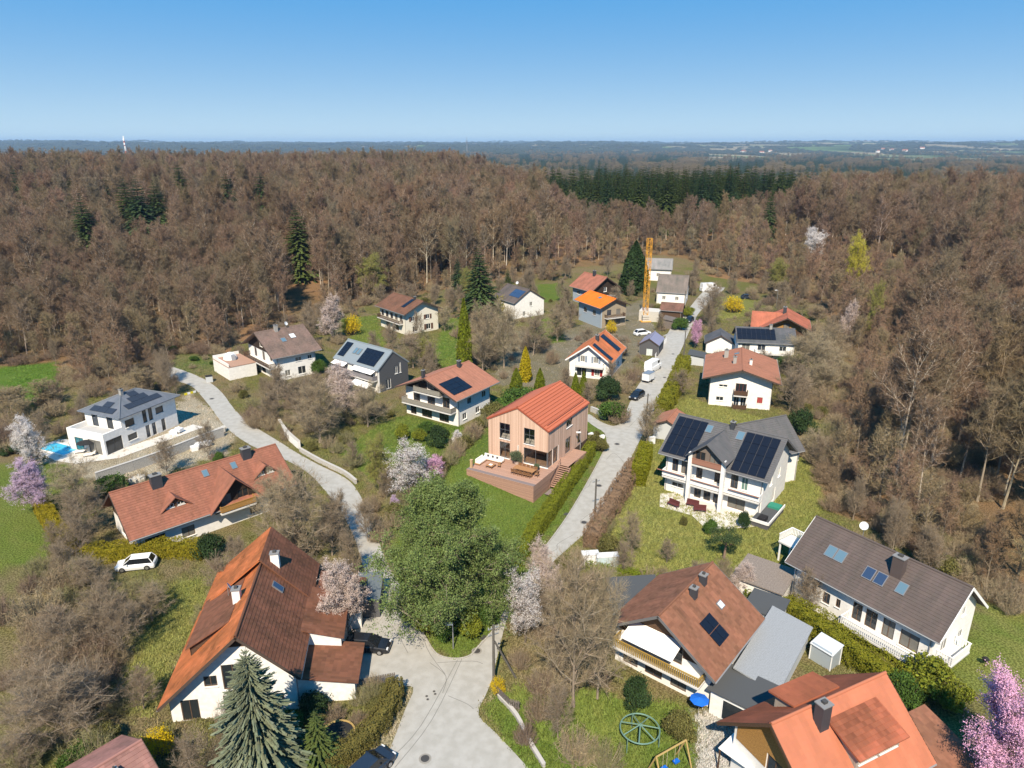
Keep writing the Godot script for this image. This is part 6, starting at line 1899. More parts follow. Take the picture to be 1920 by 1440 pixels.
# ---------------------------------------------------------------- vehicles and street things
func car(label: String, at: Vector3, yaw: float, s: Vector3, paint: Material, boxy := 0.0, category := "car") -> Node3D:
	var o := thing("van" if category == "van" else "car", label, category, at, yaw)
	footprints.append([Vector2(at.x, at.z), 3.0])
	var L := s.x
	var W := s.z / 2
	var H := s.y
	var belt := H * lerpf(0.60, 0.55, boxy)
	var st := [[-0.5, 0.86, 0.3, belt * 0.86], [-0.475, 0.95, 0.22, belt], [-0.3, 1.0, 0.2, belt], [0.0, 1.0, 0.2, belt], [0.24, 1.0, 0.2, belt * 0.97], [0.44, 0.95, 0.22, belt * lerpf(0.84, 0.95, boxy)], [0.49, 0.86, 0.26, belt * lerpf(0.70, 0.85, boxy)], [0.5, 0.8, 0.32, belt * 0.6]]
	var b := MB.new()
	var ring := func(q: Array) -> Array:
		var x: float = q[0] * L
		var w: float = q[1] * W
		return [Vector3(x, q[2], -w * 0.93), Vector3(x, lerpf(q[2], q[3], 0.45), -w), Vector3(x, q[3] - 0.06, -w * 0.96), Vector3(x, q[3], -w * 0.86), Vector3(x, q[3], w * 0.86), Vector3(x, q[3] - 0.06, w * 0.96), Vector3(x, lerpf(q[2], q[3], 0.45), w), Vector3(x, q[2], w * 0.93)]
	for k in st.size() - 1:
		var a: Array = ring.call(st[k])
		var c: Array = ring.call(st[k + 1])
		for j in 8:
			b.quad(a[j], a[(j + 1) % 8], c[(j + 1) % 8], c[j])
	for e in [[0, false], [st.size() - 1, true]]:
		var a: Array = ring.call(st[e[0]])
		for j in range(1, 7):
			if e[1]: b.tri(a[0], a[j], a[j + 1])
			else: b.tri(a[0], a[j + 1], a[j])
	part(o, "body", b.mesh(), paint)
	# glasshouse and roof
	var x0 := -L * lerpf(0.455, 0.485, boxy)
	var x1 := L * lerpf(0.27, 0.36, boxy)
	var t0 := -L * lerpf(0.33, 0.475, boxy)
	var t1 := L * lerpf(0.06, 0.24, boxy)
	var g := MB.new()
	var lo := [Vector3(x0, belt - 0.01, -W * 0.88), Vector3(x1, belt * 0.96, -W * 0.86), Vector3(x1, belt * 0.96, W * 0.86), Vector3(x0, belt - 0.01, W * 0.88)]
	var hi := [Vector3(t0, H - 0.05, -W * 0.70), Vector3(t1, H - 0.05, -W * 0.68), Vector3(t1, H - 0.05, W * 0.68), Vector3(t0, H - 0.05, W * 0.70)]
	if boxy > 0.5:
		hi[0].z = -W * 0.84; hi[3].z = W * 0.84; hi[1].z = -W * 0.82; hi[2].z = W * 0.82
	for j in 4:
		g.quad(lo[j], hi[j], hi[(j + 1) % 4], lo[(j + 1) % 4])
	part(o, "windows", g.mesh(), glass("car glass", Color(0.012, 0.014, 0.017)) if category != "van" else paint)
	var r := MB.new()
	var rr := []
	for j in 4:
		rr.append(hi[j] + Vector3(0, 0.05, 0) * 0.2)
	var up := Vector3(0, 0.05, 0)
	var mid: Vector3 = (rr[0] + rr[2]) / 2
	for j in 4:
		var p: Vector3 = rr[j]
		var q: Vector3 = rr[(j + 1) % 4]
		r.quad(p, p.lerp(mid, 0.12) + up, q.lerp(mid, 0.12) + up, q)
	r.quad(rr[0].lerp(mid, 0.12) + up, rr[1].lerp(mid, 0.12) + up, rr[2].lerp(mid, 0.12) + up, rr[3].lerp(mid, 0.12) + up)
	part(o, "roof", r.mesh(), paint)
	for j in 4:
		var pl := MB.new()
		pl.tube(lo[j] + Vector3(0, 0, 0), hi[j], 0.05, 0.04, 5)
		part(o, "pillar", pl.mesh(), paint)
	if category == "van":
		pbox(o, "windscreen", Vector3((x1 + t1) / 2 + 0.06, (belt + H) / 2 - 0.05, 0), Vector3(0.05, H - belt - 0.1, W * 1.45), glass("car glass", Color(0.012, 0.014, 0.017)), Basis(Vector3.BACK, atan2(x1 - t1, H - belt)))
		for e in [-1.0, 1.0]:
			pbox(o, "side_window", Vector3(t1 - 0.35, (belt + H) / 2, e * W * 0.86), Vector3(0.9, H * 0.24, 0.03), glass("car glass"))
	var tyre := mt("tyre", Color(0.02, 0.02, 0.02), 0.9)
	var rim := mt("alloy rim", Color(0.45, 0.45, 0.46), 0.35, 0.8)
	for x in [-0.31, 0.31]:
		for z in [-1.0, 1.0]:
			var t := MB.new()
			t.tube(Vector3(0, 0, -0.11), Vector3(0, 0, 0.11), 0.33, 0.33, 14, true)
			t.tube(Vector3(0, 0, 0.11), Vector3(0, 0, -0.11), 0.33, 0.33, 14, true)
			var w := part(o, "wheel", t.mesh(), tyre, Transform3D(Basis.IDENTITY, Vector3(x * L, 0.33, z * (W - 0.1))))
			var q := MB.new()
			q.tube(Vector3(0, 0, 0), Vector3(0, 0, z * 0.13), 0.21, 0.19, 10, true)
			part(w, "rim", q.mesh(), rim)
	for z in [-1.0, 1.0]:
		pbox(o, "headlight", Vector3(L * 0.475, belt * 0.74, z * W * 0.66), Vector3(0.16, 0.13, W * 0.36), mt("lamp lens", Color(0.6, 0.62, 0.64), 0.2))
		pbox(o, "taillight", Vector3(-L * 0.488, belt * 0.82, z * W * 0.72), Vector3(0.06, 0.16, W * 0.22), mt("tail lens", Color(0.25, 0.01, 0.01), 0.3))
		pbox(o, "mirror", Vector3(L * 0.17, belt + 0.06, z * (W + 0.07)), Vector3(0.14, 0.13, 0.16), paint)
	return o

func utility_pole(label: String, a: Array, brace := false, arms := 1) -> void:
	var p := gt(a[0], a[1])
	var h := rise(p, a[2])
	var o := thing("utility_pole", label, "utility pole", p)
	var wood := mt("tarred pole", Color(0.13, 0.12, 0.105), 0.9, 0.0, 0.2, 1.0)
	var b := MB.new()
	b.tube(Vector3(0, -0.3, 0), Vector3(0, h, 0), 0.15, 0.1, 8, true)
	part(o, "shaft", b.mesh(), wood)
	for k in arms:
		pbox(o, "crossarm", Vector3(0, h - 0.35 - k * 0.7, 0), Vector3(1.1, 0.09, 0.09), mt("galvanised steel", Color(0.42, 0.43, 0.44), 0.45, 0.7), Basis(Vector3.UP, 0.5))
		for x in [-0.5, -0.2, 0.2, 0.5]:
			var i := MB.new()
			i.tube(Vector3(0, 0, 0), Vector3(0, 0.2, 0), 0.05, 0.035, 6, true)
			part(o, "insulator", i.mesh(), mt("insulator", Color(0.35, 0.36, 0.36), 0.3), Transform3D(Basis.IDENTITY, Basis(Vector3.UP, 0.5) * Vector3(x, 0, 0) + Vector3(0, h - 0.3 - k * 0.7, 0)))
	if brace:
		var c := MB.new()
		c.tube(Vector3(2.2, -0.3, -0.5), Vector3(0.1, h * 0.72, 0), 0.11, 0.09, 7)
		part(o, "brace", c.mesh(), wood)

func street_lamp(label: String, a: Array, arm := 0.5) -> void:
	var p := gt(a[0], a[1])
	var h := rise(p, a[2])
	var o := thing("street_lamp", label, "street lamp", p)
	var b := MB.new()
	b.tube(Vector3(0, -0.2, 0), Vector3(0, h, 0), 0.075, 0.05, 8)
	b.tube(Vector3(0, h, 0), Vector3(-arm, h + 0.12, 0), 0.045, 0.04, 6)
	part(o, "pole", b.mesh(), mt("galvanised steel", Color(0.42, 0.43, 0.44), 0.45, 0.7))
	pbox(o, "lamp_head", Vector3(-arm - 0.25, h + 0.14, 0), Vector3(0.75, 0.13, 0.3), mt("lamp housing", Color(0.65, 0.66, 0.66), 0.5))
	pbox(o, "lamp_glass", Vector3(-arm - 0.25, h + 0.06, 0), Vector3(0.6, 0.05, 0.24), mt("lamp lens", Color(0.6, 0.62, 0.64), 0.2))

func stones(label: String, a: Array, w: float, h: float, m: Material, called := "garden_wall") -> void:
	var pts := smooth(pix(a), 3)
	var o := thing(called, label, "wall", pts[0])
	var acc := 0.0
	for k in pts.size() - 1:
		var p: Vector3 = pts[k] - pts[0]
		var q: Vector3 = pts[k + 1] - pts[0]
		part(o, "wall_section", ribbon([p, p.lerp(q, 0.995)], w, -0.4, h + 0.4).mesh(), m)
		part(o, "coping", ribbon([p, p.lerp(q, 0.99)], w + 0.08, h + 0.003, 0.06).mesh(), mt("wall coping", Color(0.42, 0.4, 0.37), 0.9))

func fence(label: String, a: Array, h: float, m: Material, gap := 0.16) -> void:
	var pts := pix(a)
	var o := thing("fence", label, "fence", pts[0])
	for k in pts.size() - 1:
		var p: Vector3 = pts[k] - pts[0]
		var q: Vector3 = pts[k + 1] - pts[0]
		var l := p.distance_to(q)
		var d := (q - p) / l
		var yaw := atan2(-d.z, d.x)
		var B := Basis(Vector3.UP, yaw)
		for y in [0.3, 0.8]:
			pbox(o, "rail", (p + q) / 2 + Vector3(0, h * y, 0) - d.cross(Vector3.UP) * 0.03, Vector3(l, 0.07, 0.03), m, B)
		var n := int(l / gap)
		for i in n:
			pbox(o, "picket", p + d * (i + 0.5) * gap + Vector3(0, h / 2, 0), Vector3(0.1, h, 0.02), m, B)

func build_objects() -> void:
	rng.seed = 23
	var black := mt("black car paint", Color(0.012, 0.013, 0.016), 0.18)
	var whitec := mt("white car paint", Color(0.72, 0.73, 0.74), 0.25)
	var bluec := mt("dark blue car paint", Color(0.015, 0.025, 0.045), 0.2)
	for m in [black, whitec, bluec]:
		m.clearcoat_enabled = true
		m.clearcoat = 0.6
	var lane := atan2(1.72, 1.0)
	car("black hatchback parked at the lane edge behind the white trailer", gt(1194, 746), lane - 0.08 + PI, Vector3(4.3, 1.5, 1.82), black)
	car("white delivery van parked on the lane in front of its white trailer", gt(1224, 694), lane - 0.1, Vector3(5.6, 2.5, 2.0), whitec, 1.0, "van")
	var tr := thing("trailer", "white box trailer standing behind the white van on the lane", "trailer", gt(1215, 715), lane - 0.12)
	pbox(tr, "box", Vector3(0, 1.25, 0), Vector3(2.7, 1.5, 1.6), whitec)
	pbox(tr, "lid_edge", Vector3(0, 2.02, 0), Vector3(2.76, 0.05, 1.66), mt("galvanised steel", Color(0.42, 0.43, 0.44), 0.45, 0.7))
	pbox(tr, "chassis", Vector3(0.3, 0.45, 0), Vector3(3.6, 0.1, 1.3), mt("dark steel"))
	for z in [-0.85, 0.85]:
		var t := MB.new()
		t.tube(Vector3(0, 0, -0.1), Vector3(0, 0, 0.1), 0.32, 0.32, 14, true)
		t.tube(Vector3(0, 0, 0.1), Vector3(0, 0, -0.1), 0.32, 0.32, 14, true)
		part(tr, "wheel", t.mesh(), mt("tyre"), Transform3D(Basis.IDENTITY, Vector3(0, 0.32, z)))
	car("black estate car parked on the verge below the crossing", gt(692, 1452), 0.95, Vector3(4.7, 1.55, 1.9), bluec, 0.35)
	car("white car on the drive behind the yellow-green hedge", gt(257, 1064), PI + 0.2, Vector3(4.4, 1.55, 1.82), whitec, 0.3)
	car("dark car parked under the pale blossom tree by the garage wing", gt(690, 1216), -0.1, Vector3(4.6, 1.45, 1.85), black)
	car("black car parked at the bend where the lane enters the wood", gt(1292, 604), lane + PI, Vector3(4.2, 1.5, 1.8), black)
	car("dark blue car standing above the red-roofed chalet by the wood", gt(1402, 560), 0.1, Vector3(4.4, 1.5, 1.8), bluec)
	car("white pick-up beside the pale block building under the crane", gt(1204, 628), 0.4, Vector3(4.6, 1.6, 1.85), whitec, 0.2)
	car("white motorhome parked at the far end of the lane", gt(1330, 546), 0.25, Vector3(6.5, 2.9, 2.3), whitec, 1.0, "van")
	utility_pole("wooden utility pole at the lane edge beside the brown beech hedge", [1115, 972, 898])
	utility_pole("wooden utility pole beside the leafless bush where the drive meets the lane", [1211, 802, 738])
	utility_pole("wooden utility pole by the lane near the lilac-roofed shed", [1281, 680, 618])
	utility_pole("braced wooden utility pole beside the crossing and the bare trees", [926, 1278, 1172], true, 2)
	utility_pole("thin grey pole in the front garden of the lane's last house", [1282, 588, 545], false, 0)
	street_lamp("short street lamp on the grass point between the two lanes", [850, 1216, 1172], 0.1)
	street_lamp("street lamp at the drive beside the timber house", [1087, 868, 812], 0.1)
	street_lamp("street lamp at the wood's edge above the red-roofed chalet", [1455, 578, 545], 0.4)
	# the crane mast
	var cp := gt(1209, 602)
	var ch := rise(cp, 447)
	var cr := thing("crane", "yellow lattice crane mast standing on the building site", "crane", cp, 0.12)
	var yel := mt("crane yellow", Color(0.62, 0.30, 0.03), 0.5)
	var n := 11
	for k in n:
		var y0 := ch * k / n
		var y1 := ch * (k + 1) / n
		var b := MB.new()
		var q := []
		for c in 4:
			q.append(Vector3([-0.6, 0.6, 0.6, -0.6][c], 0, [-0.6, -0.6, 0.6, 0.6][c]))
		for c in 4:
			var u: Vector3 = q[c]
			var w: Vector3 = q[(c + 1) % 4]
			b.tube(u + Vector3(0, y0, 0), u + Vector3(0, y1, 0), 0.075, 0.075, 5)
			b.tube(u + Vector3(0, y0, 0), w + Vector3(0, (y0 + y1) / 2, 0), 0.042, 0.042, 4)
			b.tube(w + Vector3(0, (y0 + y1) / 2, 0), u + Vector3(0, y1, 0), 0.042, 0.042, 4)
			b.tube(u + Vector3(0, y1, 0), w + Vector3(0, y1, 0), 0.042, 0.042, 4)
		part(cr, "mast_section", b.mesh(), yel)
	for k in 3:
		pbox(cr, "ballast_block", Vector3(0, 0.35 + k * 0.62, 0), Vector3(1.9, 0.5, 1.9), mt("pale block"))
	pbox(cr, "foot_frame", Vector3(0, 0.06, 0), Vector3(2.8, 0.2, 2.8), mt("crane yellow"))
	# walls and fences
	var con := mt("garden wall render", Color(0.52, 0.50, 0.46), 0.92, 0.0, 0.25, 0.5)
	stones("low pale wall along the lane under the bank of shrubs", [563, 847, 600, 868, 645, 890, 668, 908], 0.3, 0.7, con)
	stones("white retaining wall below the garden with the white awning house", [525, 800, 540, 822, 562, 842], 0.4, 1.4, mt("white plaster"))
	stones("long grey retaining wall along the building ground of the villa", [182, 905, 290, 868, 385, 830, 420, 818], 0.35, 1.6, mt("raw concrete", Color(0.40, 0.395, 0.38), 0.9, 0.0, 0.2, 0.5))
	stones("concrete side wall of the timber house drive", [1108, 772, 1125, 779, 1128, 785], 0.35, 1.0, con)
	stones("narrow concrete edging beside the lower road and the swing garden", [935, 1308, 968, 1345, 990, 1390, 1020, 1440], 0.25, 0.4, con)
	fence("white picket fence beside the lilac-roofed shed on the lane", [1228, 672, 1240, 652, 1250, 640], 1.1, mt("white railing"))
	fence("weathered timber fence before the hedge along the lower road", [650, 1300, 690, 1290, 742, 1280], 1.2, mt("weathered boards"))
	fence("weathered fence at the roadside below the braced utility pole", [926, 1300, 955, 1330, 975, 1335], 1.2, mt("weathered boards"))
	# boxes by the road
	for a in [[1106, 826, 1.3, "white electricity cabinet behind the timber house"], [1128, 822, 0.5, "small white junction box on the planted corner by the lane"], [1222, 832, 1.2, "white gate pillar at the garden entrance across from the timber house"]]:
		var p := gt(a[0], a[1])
		var o := thing("utility_cabinet", a[3], "cabinet", p, 0.4)
		pbox(o, "body", Vector3(0, a[2] / 2, 0), Vector3(1.0, a[2], 0.5), whitec)
		pbox(o, "lid", Vector3(0, a[2] + 0.04, 0), Vector3(1.06, 0.07, 0.56), mt("lamp housing"))
		pbox(o, "plinth", Vector3(0, -0.05, 0), Vector3(1.04, 0.2, 0.54), mt("plinth concrete"))
	var bin := thing("rubbish_bin", "grey waste container with black lid at the lane by the wood", "bin", gt(393, 716), 0.5)
	pbox(bin, "body", Vector3(0, 0.65, 0), Vector3(1.3, 1.3, 1.0), mt("bin grey", Color(0.45, 0.47, 0.48), 0.6))
	pbox(bin, "lid", Vector3(0, 1.34, 0), Vector3(1.36, 0.12, 1.06), mt("tyre"))
	var bb := thing("rubbish_bin", "blue recycling bin beside the round bush on the lane", "bin", gt(1269, 612), 0.5)
	pbox(bb, "body", Vector3(0, 0.5, 0), Vector3(0.9, 1.0, 0.8), mt("bin blue", Color(0.02, 0.10, 0.25), 0.5))
	pbox(bb, "lid", Vector3(0, 1.04, 0), Vector3(0.96, 0.1, 0.86), mt("bin blue"))
	var yp := thing("barrier", "yellow and white road barrier lying beside the lane", "barrier", gt(357, 739), 0.9)
	for k in 4:
		pbox(yp, "board", Vector3(-0.9 + k * 0.6, 0.25, 0), Vector3(0.58, 0.4, 0.12), mt("barrier yellow", Color(0.6, 0.5, 0.02)) if k % 2 == 0 else whitec)
	# pool furniture
	for a in [[150, 850, "white sun lounger beside the swimming pool", 0.3], [166, 856, "white sun lounger under the shade sail frame by the pool", 0.35]]:
		var o := thing("sun_lounger", a[2], "lounger", gt(a[0], a[1]) + Vector3(0, 0.05, 0), a[3])
		pbox(o, "mattress", Vector3(0, 0.35, 0), Vector3(1.3, 0.14, 0.7), mt("cream cushion cloth"))
		pbox(o, "backrest", Vector3(0.85, 0.55, 0), Vector3(0.7, 0.12, 0.7), mt("cream cushion cloth"), Basis(Vector3.BACK, 0.6))
		for k in 4:
			pbox(o, "leg", Vector3([-0.55, 0.7, 0.7, -0.55][k], 0.14, [-0.3, -0.3, 0.3, 0.3][k]), Vector3(0.06, 0.28, 0.06), mt("dark steel"))
	parasol("black parasol over the pool terrace", gt(166, 850), 2.4, 1.5, mt("black canvas", Color(0.02, 0.02, 0.022), 0.9))
	parasol("bright blue parasol folded open in the yard of the white-awning house", gt(1308, 1345), 2.2, 0.85, mt("blue canvas", Color(0.01, 0.12, 0.55), 0.8))
	parasol("turquoise parasol on the balcony of the white-awning house", Vector3(11.4, 2.75, -57.2), 2.0, 0.8, mt("turquoise canvas", Color(0.04, 0.32, 0.36), 0.8))
	# trampoline
	var tp := thing("trampoline", "round black trampoline with a tan rim in the garden by the spruce", "trampoline", gt(636, 1388))
	var b := MB.new()
	b.tube(Vector3(0, 0.78, 0), Vector3(0, 0.8, 0), 1.25, 1.25, 24, true)
	part(tp, "mat", b.mesh(), mt("tyre"))
	var ring := MB.new()
	torus(ring, 1.35, 0.09, 24, 0.82)
	part(tp, "rim_pad", ring.mesh(), mt("tan pad", Color(0.32, 0.22, 0.08), 0.8))
	for k in 6:
		var l := MB.new()
		l.tube(Vector3(cos(k * 1.05), 0, sin(k * 1.05)) * 1.3, Vector3(cos(k * 1.05) * 1.33, 0.8, sin(k * 1.05) * 1.33), 0.03, 0.03, 5)
		part(tp, "leg", l.mesh(), mt("galvanised steel"))
	# play roundabout frame
	var cf := thing("climbing_wheel", "green metal wheel frame on legs standing on the lawn", "play frame", gt(1198, 1392))
	var w := MB.new()
	torus(w, 1.65, 0.06, 28, 1.5)
	part(cf, "rim", w.mesh(), mt("green metal", Color(0.16, 0.27, 0.22), 0.5, 0.3))
	for k in 7:
		var l := MB.new()
		var a := TAU * k / 7
		l.tube(Vector3(0, 1.9, 0), Vector3(cos(a) * 1.65, 1.5, sin(a) * 1.65), 0.05, 0.05, 5)
		part(cf, "spoke", l.mesh(), mt("green metal"))
	for k in 3:
		var l := MB.new()
		var a := TAU * k / 3 + 0.3
		l.tube(Vector3(cos(a) * 1.65, 0, sin(a) * 1.65), Vector3(cos(a) * 1.65, 1.5, sin(a) * 1.65), 0.05, 0.05, 5)
		part(cf, "leg", l.mesh(), mt("green metal"))
	var hub := MB.new()
	hub.tube(Vector3(0, 0, 0), Vector3(0, 2.0, 0), 0.07, 0.07, 6, true)
	part(cf, "hub_post", hub.mesh(), mt("green metal"))
	# swing
	var sw := thing("swing_set", "timber swing frame with blue seats on the lawn", "swing", gt(1255, 1445), 0.55)
	var teak := mt("swing timber", Color(0.36, 0.26, 0.10), 0.8)
	var beam := MB.new()
	beam.tube(Vector3(-1.6, 2.3, 0), Vector3(1.6, 2.3, 0), 0.08, 0.08, 6)
	part(sw, "beam", beam.mesh(), teak)
	for x in [-1.6, 1.6]:
		for z in [-0.9, 0.9]:
			var l := MB.new()
			l.tube(Vector3(x, 0, z), Vector3(x, 2.35, 0), 0.07, 0.07, 6)
			part(sw, "leg", l.mesh(), teak)
	for x in [-0.6, 0.7]:
		pbox(sw, "seat", Vector3(x, 0.6, 0), Vector3(0.5, 0.12, 0.35), mt("swing blue", Color(0.01, 0.12, 0.5), 0.5))
		for z in [-0.22, 0.22]:
			var l := MB.new()
			l.tube(Vector3(x + z, 0.6, 0), Vector3(x + z, 2.3, 0), 0.012, 0.012, 4)
			part(sw, "rope", l.mesh(), mt("pale pot"))
	# greenhouse and raised beds
	var gh := thing("greenhouse", "small grey framed greenhouse between the two hedges", "greenhouse", gt(1545, 1240), deg_to_rad(-55.0))
	pbox(gh, "body", Vector3(0, 0.95, 0), Vector3(2.2, 1.9, 1.6), mt("greenhouse panel", Color(0.30, 0.34, 0.37), 0.3))
	pbox(gh, "roof", Vector3(0, 2.0, 0), Vector3(2.4, 0.1, 1.9), mt("pale greenhouse roof", Color(0.5, 0.53, 0.55), 0.4), Basis(Vector3.RIGHT, 0.25))
	for q in [[-1.1, -0.8], [1.1, -0.8], [1.1, 0.8], [-1.1, 0.8]]:
		pbox(gh, "corner_post", Vector3(q[0], 1.0, q[1]), Vector3(0.09, 2.0, 0.09), mt("white railing"))
	# white cabinets by the lane hedge
	for a in [[1106, 1056, "white garden shed cabinet by the lane hedge", whitec, 2.0], [1138, 1060, "pale blue garden cabinet next to the white one", mt("pale blue panel", Color(0.45, 0.56, 0.6), 0.7), 2.6]]:
		var o := thing("garden_cabinet", a[2], "cabinet", gt(a[0], a[1]), 0.1)
		pbox(o, "body", Vector3(0, 0.7, 0), Vector3(a[4], 1.4, 1.0), a[3])
		pbox(o, "lid", Vector3(0, 1.44, 0), Vector3(a[4] + 0.1, 0.08, 1.1), mt("lamp housing"))
		pbox(o, "door_seam", Vector3(0, 0.7, 0.505), Vector3(0.03, 1.3, 0.02), mt("dark steel"))
	# terrace of the double solar house
	var ter := single("garden_terrace", "pale paved terrace below the balconies of the double solar house", "paving", sheet(PackedVector2Array([Vector2(21.5, -92.5), Vector2(20.6, -88.5), Vector2(24.5, -86.0), Vector2(25.5, -82.5), Vector2(29.0, -82.5), Vector2(33.5, -83.2), Vector2(34.5, -85.2), Vector2(25.0, -92.5)]), 0.03).mesh(), mt("pale paving"))
	ter.set_meta("kind", "structure")
	var dk := thing("side_terrace", "dark raised terrace with white parapet beside the double solar house", "terrace", gt(1438, 972), deg_to_rad(52.0))
	pbox(dk, "floor", Vector3(0, 0.7, 0), Vector3(6.4, 0.2, 2.4), mt("dark felt"))
	pbox(dk, "base", Vector3(0, 0.2, 0), Vector3(6.3, 0.9, 2.3), mt("dark boards"))
	pbox(dk, "parapet", Vector3(0, 0.95, 1.22), Vector3(6.5, 0.4, 0.12), mt("white plaster"))
	pbox(dk, "parapet", Vector3(-3.25, 0.95, 0), Vector3(0.12, 0.4, 2.3), mt("white plaster"))
	pbox(dk, "green_tarp", Vector3(2.3, 0.95, 0.2), Vector3(1.4, 0.3, 1.6), mt("green canvas", Color(0.03, 0.2, 0.14), 0.8))
	pbox(dk, "seat_box", Vector3(-2.2, 1.05, 0.1), Vector3(1.2, 0.5, 1.0), mt("black canvas"))
	for a in [[1262, 950, "dark brown garden bench at the edge of the pale terrace", 0.8], [1312, 960, "dark red garden seat group by the terrace doors", 0.2], [1298, 950, "dark red garden chair beside the seat group", 0.5]]:
		var o := thing("garden_bench", a[2], "bench", gt(a[0], a[1]), -a[3])
		pbox(o, "seat", Vector3(0, 0.45, 0), Vector3(1.7, 0.08, 0.6), mt("oxblood wood", Color(0.10, 0.03, 0.03), 0.7))
		pbox(o, "backrest", Vector3(0, 0.75, -0.28), Vector3(1.7, 0.5, 0.06), mt("oxblood wood"))
		for k in 4:
			pbox(o, "leg", Vector3([-0.75, 0.75, 0.75, -0.75][k], 0.2, [-0.24, -0.24, 0.24, 0.24][k]), Vector3(0.07, 0.42, 0.07), mt("oxblood wood"))
	var bq := thing("barbecue", "black kettle barbecue on the sloping lawn by the brown-roofed house", "barbecue", gt(1845, 1248))
	var kb := MB.new()
	kb.tube(Vector3(0, 0.55, 0), Vector3(0, 0.8, 0), 0.2, 0.34, 12)
	kb.tube(Vector3(0, 0.8, 0), Vector3(0, 1.02, 0), 0.34, 0.1, 12, true)
	part(bq, "kettle", kb.mesh(), mt("tyre"))
	for k in 3:
		var l := MB.new()
		l.tube(Vector3(cos(k * 2.1) * 0.35, 0, sin(k * 2.1) * 0.35), Vector3(cos(k * 2.1) * 0.12, 0.6, sin(k * 2.1) * 0.12), 0.02, 0.02, 4)
		part(bq, "leg", l.mesh(), mt("dark steel"))
	# rubble and materials on the building ground
	for a in [[375, 838, 2.6, "heap of white building sacks on the villa's building ground", whitec], [412, 812, 1.6, "pallet of pale stones by the lane at the building ground", mt("pale block")], [330, 812, 1.4, "white sack beside the grey retaining wall", whitec], [255, 905, 1.8, "stack of pale slabs under the retaining wall", mt("pale block")]]:
		var o := thing("building_materials", a[3], "building materials", gt(a[0], a[1]), rnd(0, 1))
		for k in 5:
			pbox(o, "sack", Vector3(rnd(-0.5, 0.5) * a[2], 0.35 + 0.22 * (k % 2), rnd(-0.5, 0.5) * a[2] * 0.6), Vector3(rnd(0.7, 1.2), rnd(0.5, 0.8), rnd(0.7, 1.1)), a[4], Basis(Vector3.UP, rnd(0, 1.5)))
		pbox(o, "pallet", Vector3(0, 0.07, 0), Vector3(a[2], 0.14, a[2] * 0.7), mt("weathered boards"))

func torus(b: MB, r: float, t: float, n: int, y: float) -> void:
	for k in n:
		var a := TAU * k / n
		var c := TAU * (k + 1) / n
		b.tube(Vector3(cos(a) * r, y, sin(a) * r), Vector3(cos(c) * r, y, sin(c) * r), t, t, 6)

func parasol(label: String, at: Vector3, h: float, r: float, m: Material) -> void:
	var o := thing("parasol", label, "parasol", at)
	var p := MB.new()
	p.tube(Vector3.ZERO, Vector3(0, h, 0), 0.03, 0.025, 6)
	part(o, "pole", p.mesh(), mt("galvanised steel"))
	for k in 8:
		var b := MB.new()
		var a := TAU * k / 8
		var c := TAU * (k + 1) / 8
		b.tri(Vector3(0, h, 0), Vector3(cos(a) * r, h - r * 0.3, sin(a) * r), Vector3(cos(c) * r, h - r * 0.3, sin(c) * r))
		part(o, "canopy_panel", b.mesh(), m)
	pbox(o, "foot", Vector3(0, 0.04, 0), Vector3(0.5, 0.08, 0.5), mt("plinth concrete"))

# ---------------------------------------------------------------- gardens
func big_tree() -> void:
	# the leafy tree on the point between the lanes
	var p := gt(843, 1160)
	var h := rise(p, 900) * 0.95
	var r := 132.0 * mpp(p)
	var tips := []
	var two := bare_tree(301, h, r * 0.96, 0.1, 30, 9, 9, Color(0.30, 0.26, 0.21), Color(0.2, 0.16, 0.11), 0.013, tips, 1.2, 0.006, true)
	var o := thing("leafy_tree", "large round grey-green leafy tree on the grass point between the lanes", "tree", p)
	var bark := leafmat("bark", 0.95, 0.0)
	part(o, "trunk", two[0], bark)
	part(o, "branches", two[1], bark)
	var b := MB.new()
	rng.seed = 302
	# leaves hang in sprays round the twig ends
	for t in tips:
		var tone := Color(0.078, 0.118, 0.032).lerp(Color(0.165, 0.215, 0.075), rng.randf())
		for j in 17:
			b.col = vary(tone, 0.22)
			leaf(b, t + rdir() * rnd(0.05, 0.55), rnd(0.06, 0.115), Vector3(t.x, t.y - h * 0.45, t.z).normalized() * 0.8)
	part(o, "leaves", b.mesh(), leafmat("leaves"))

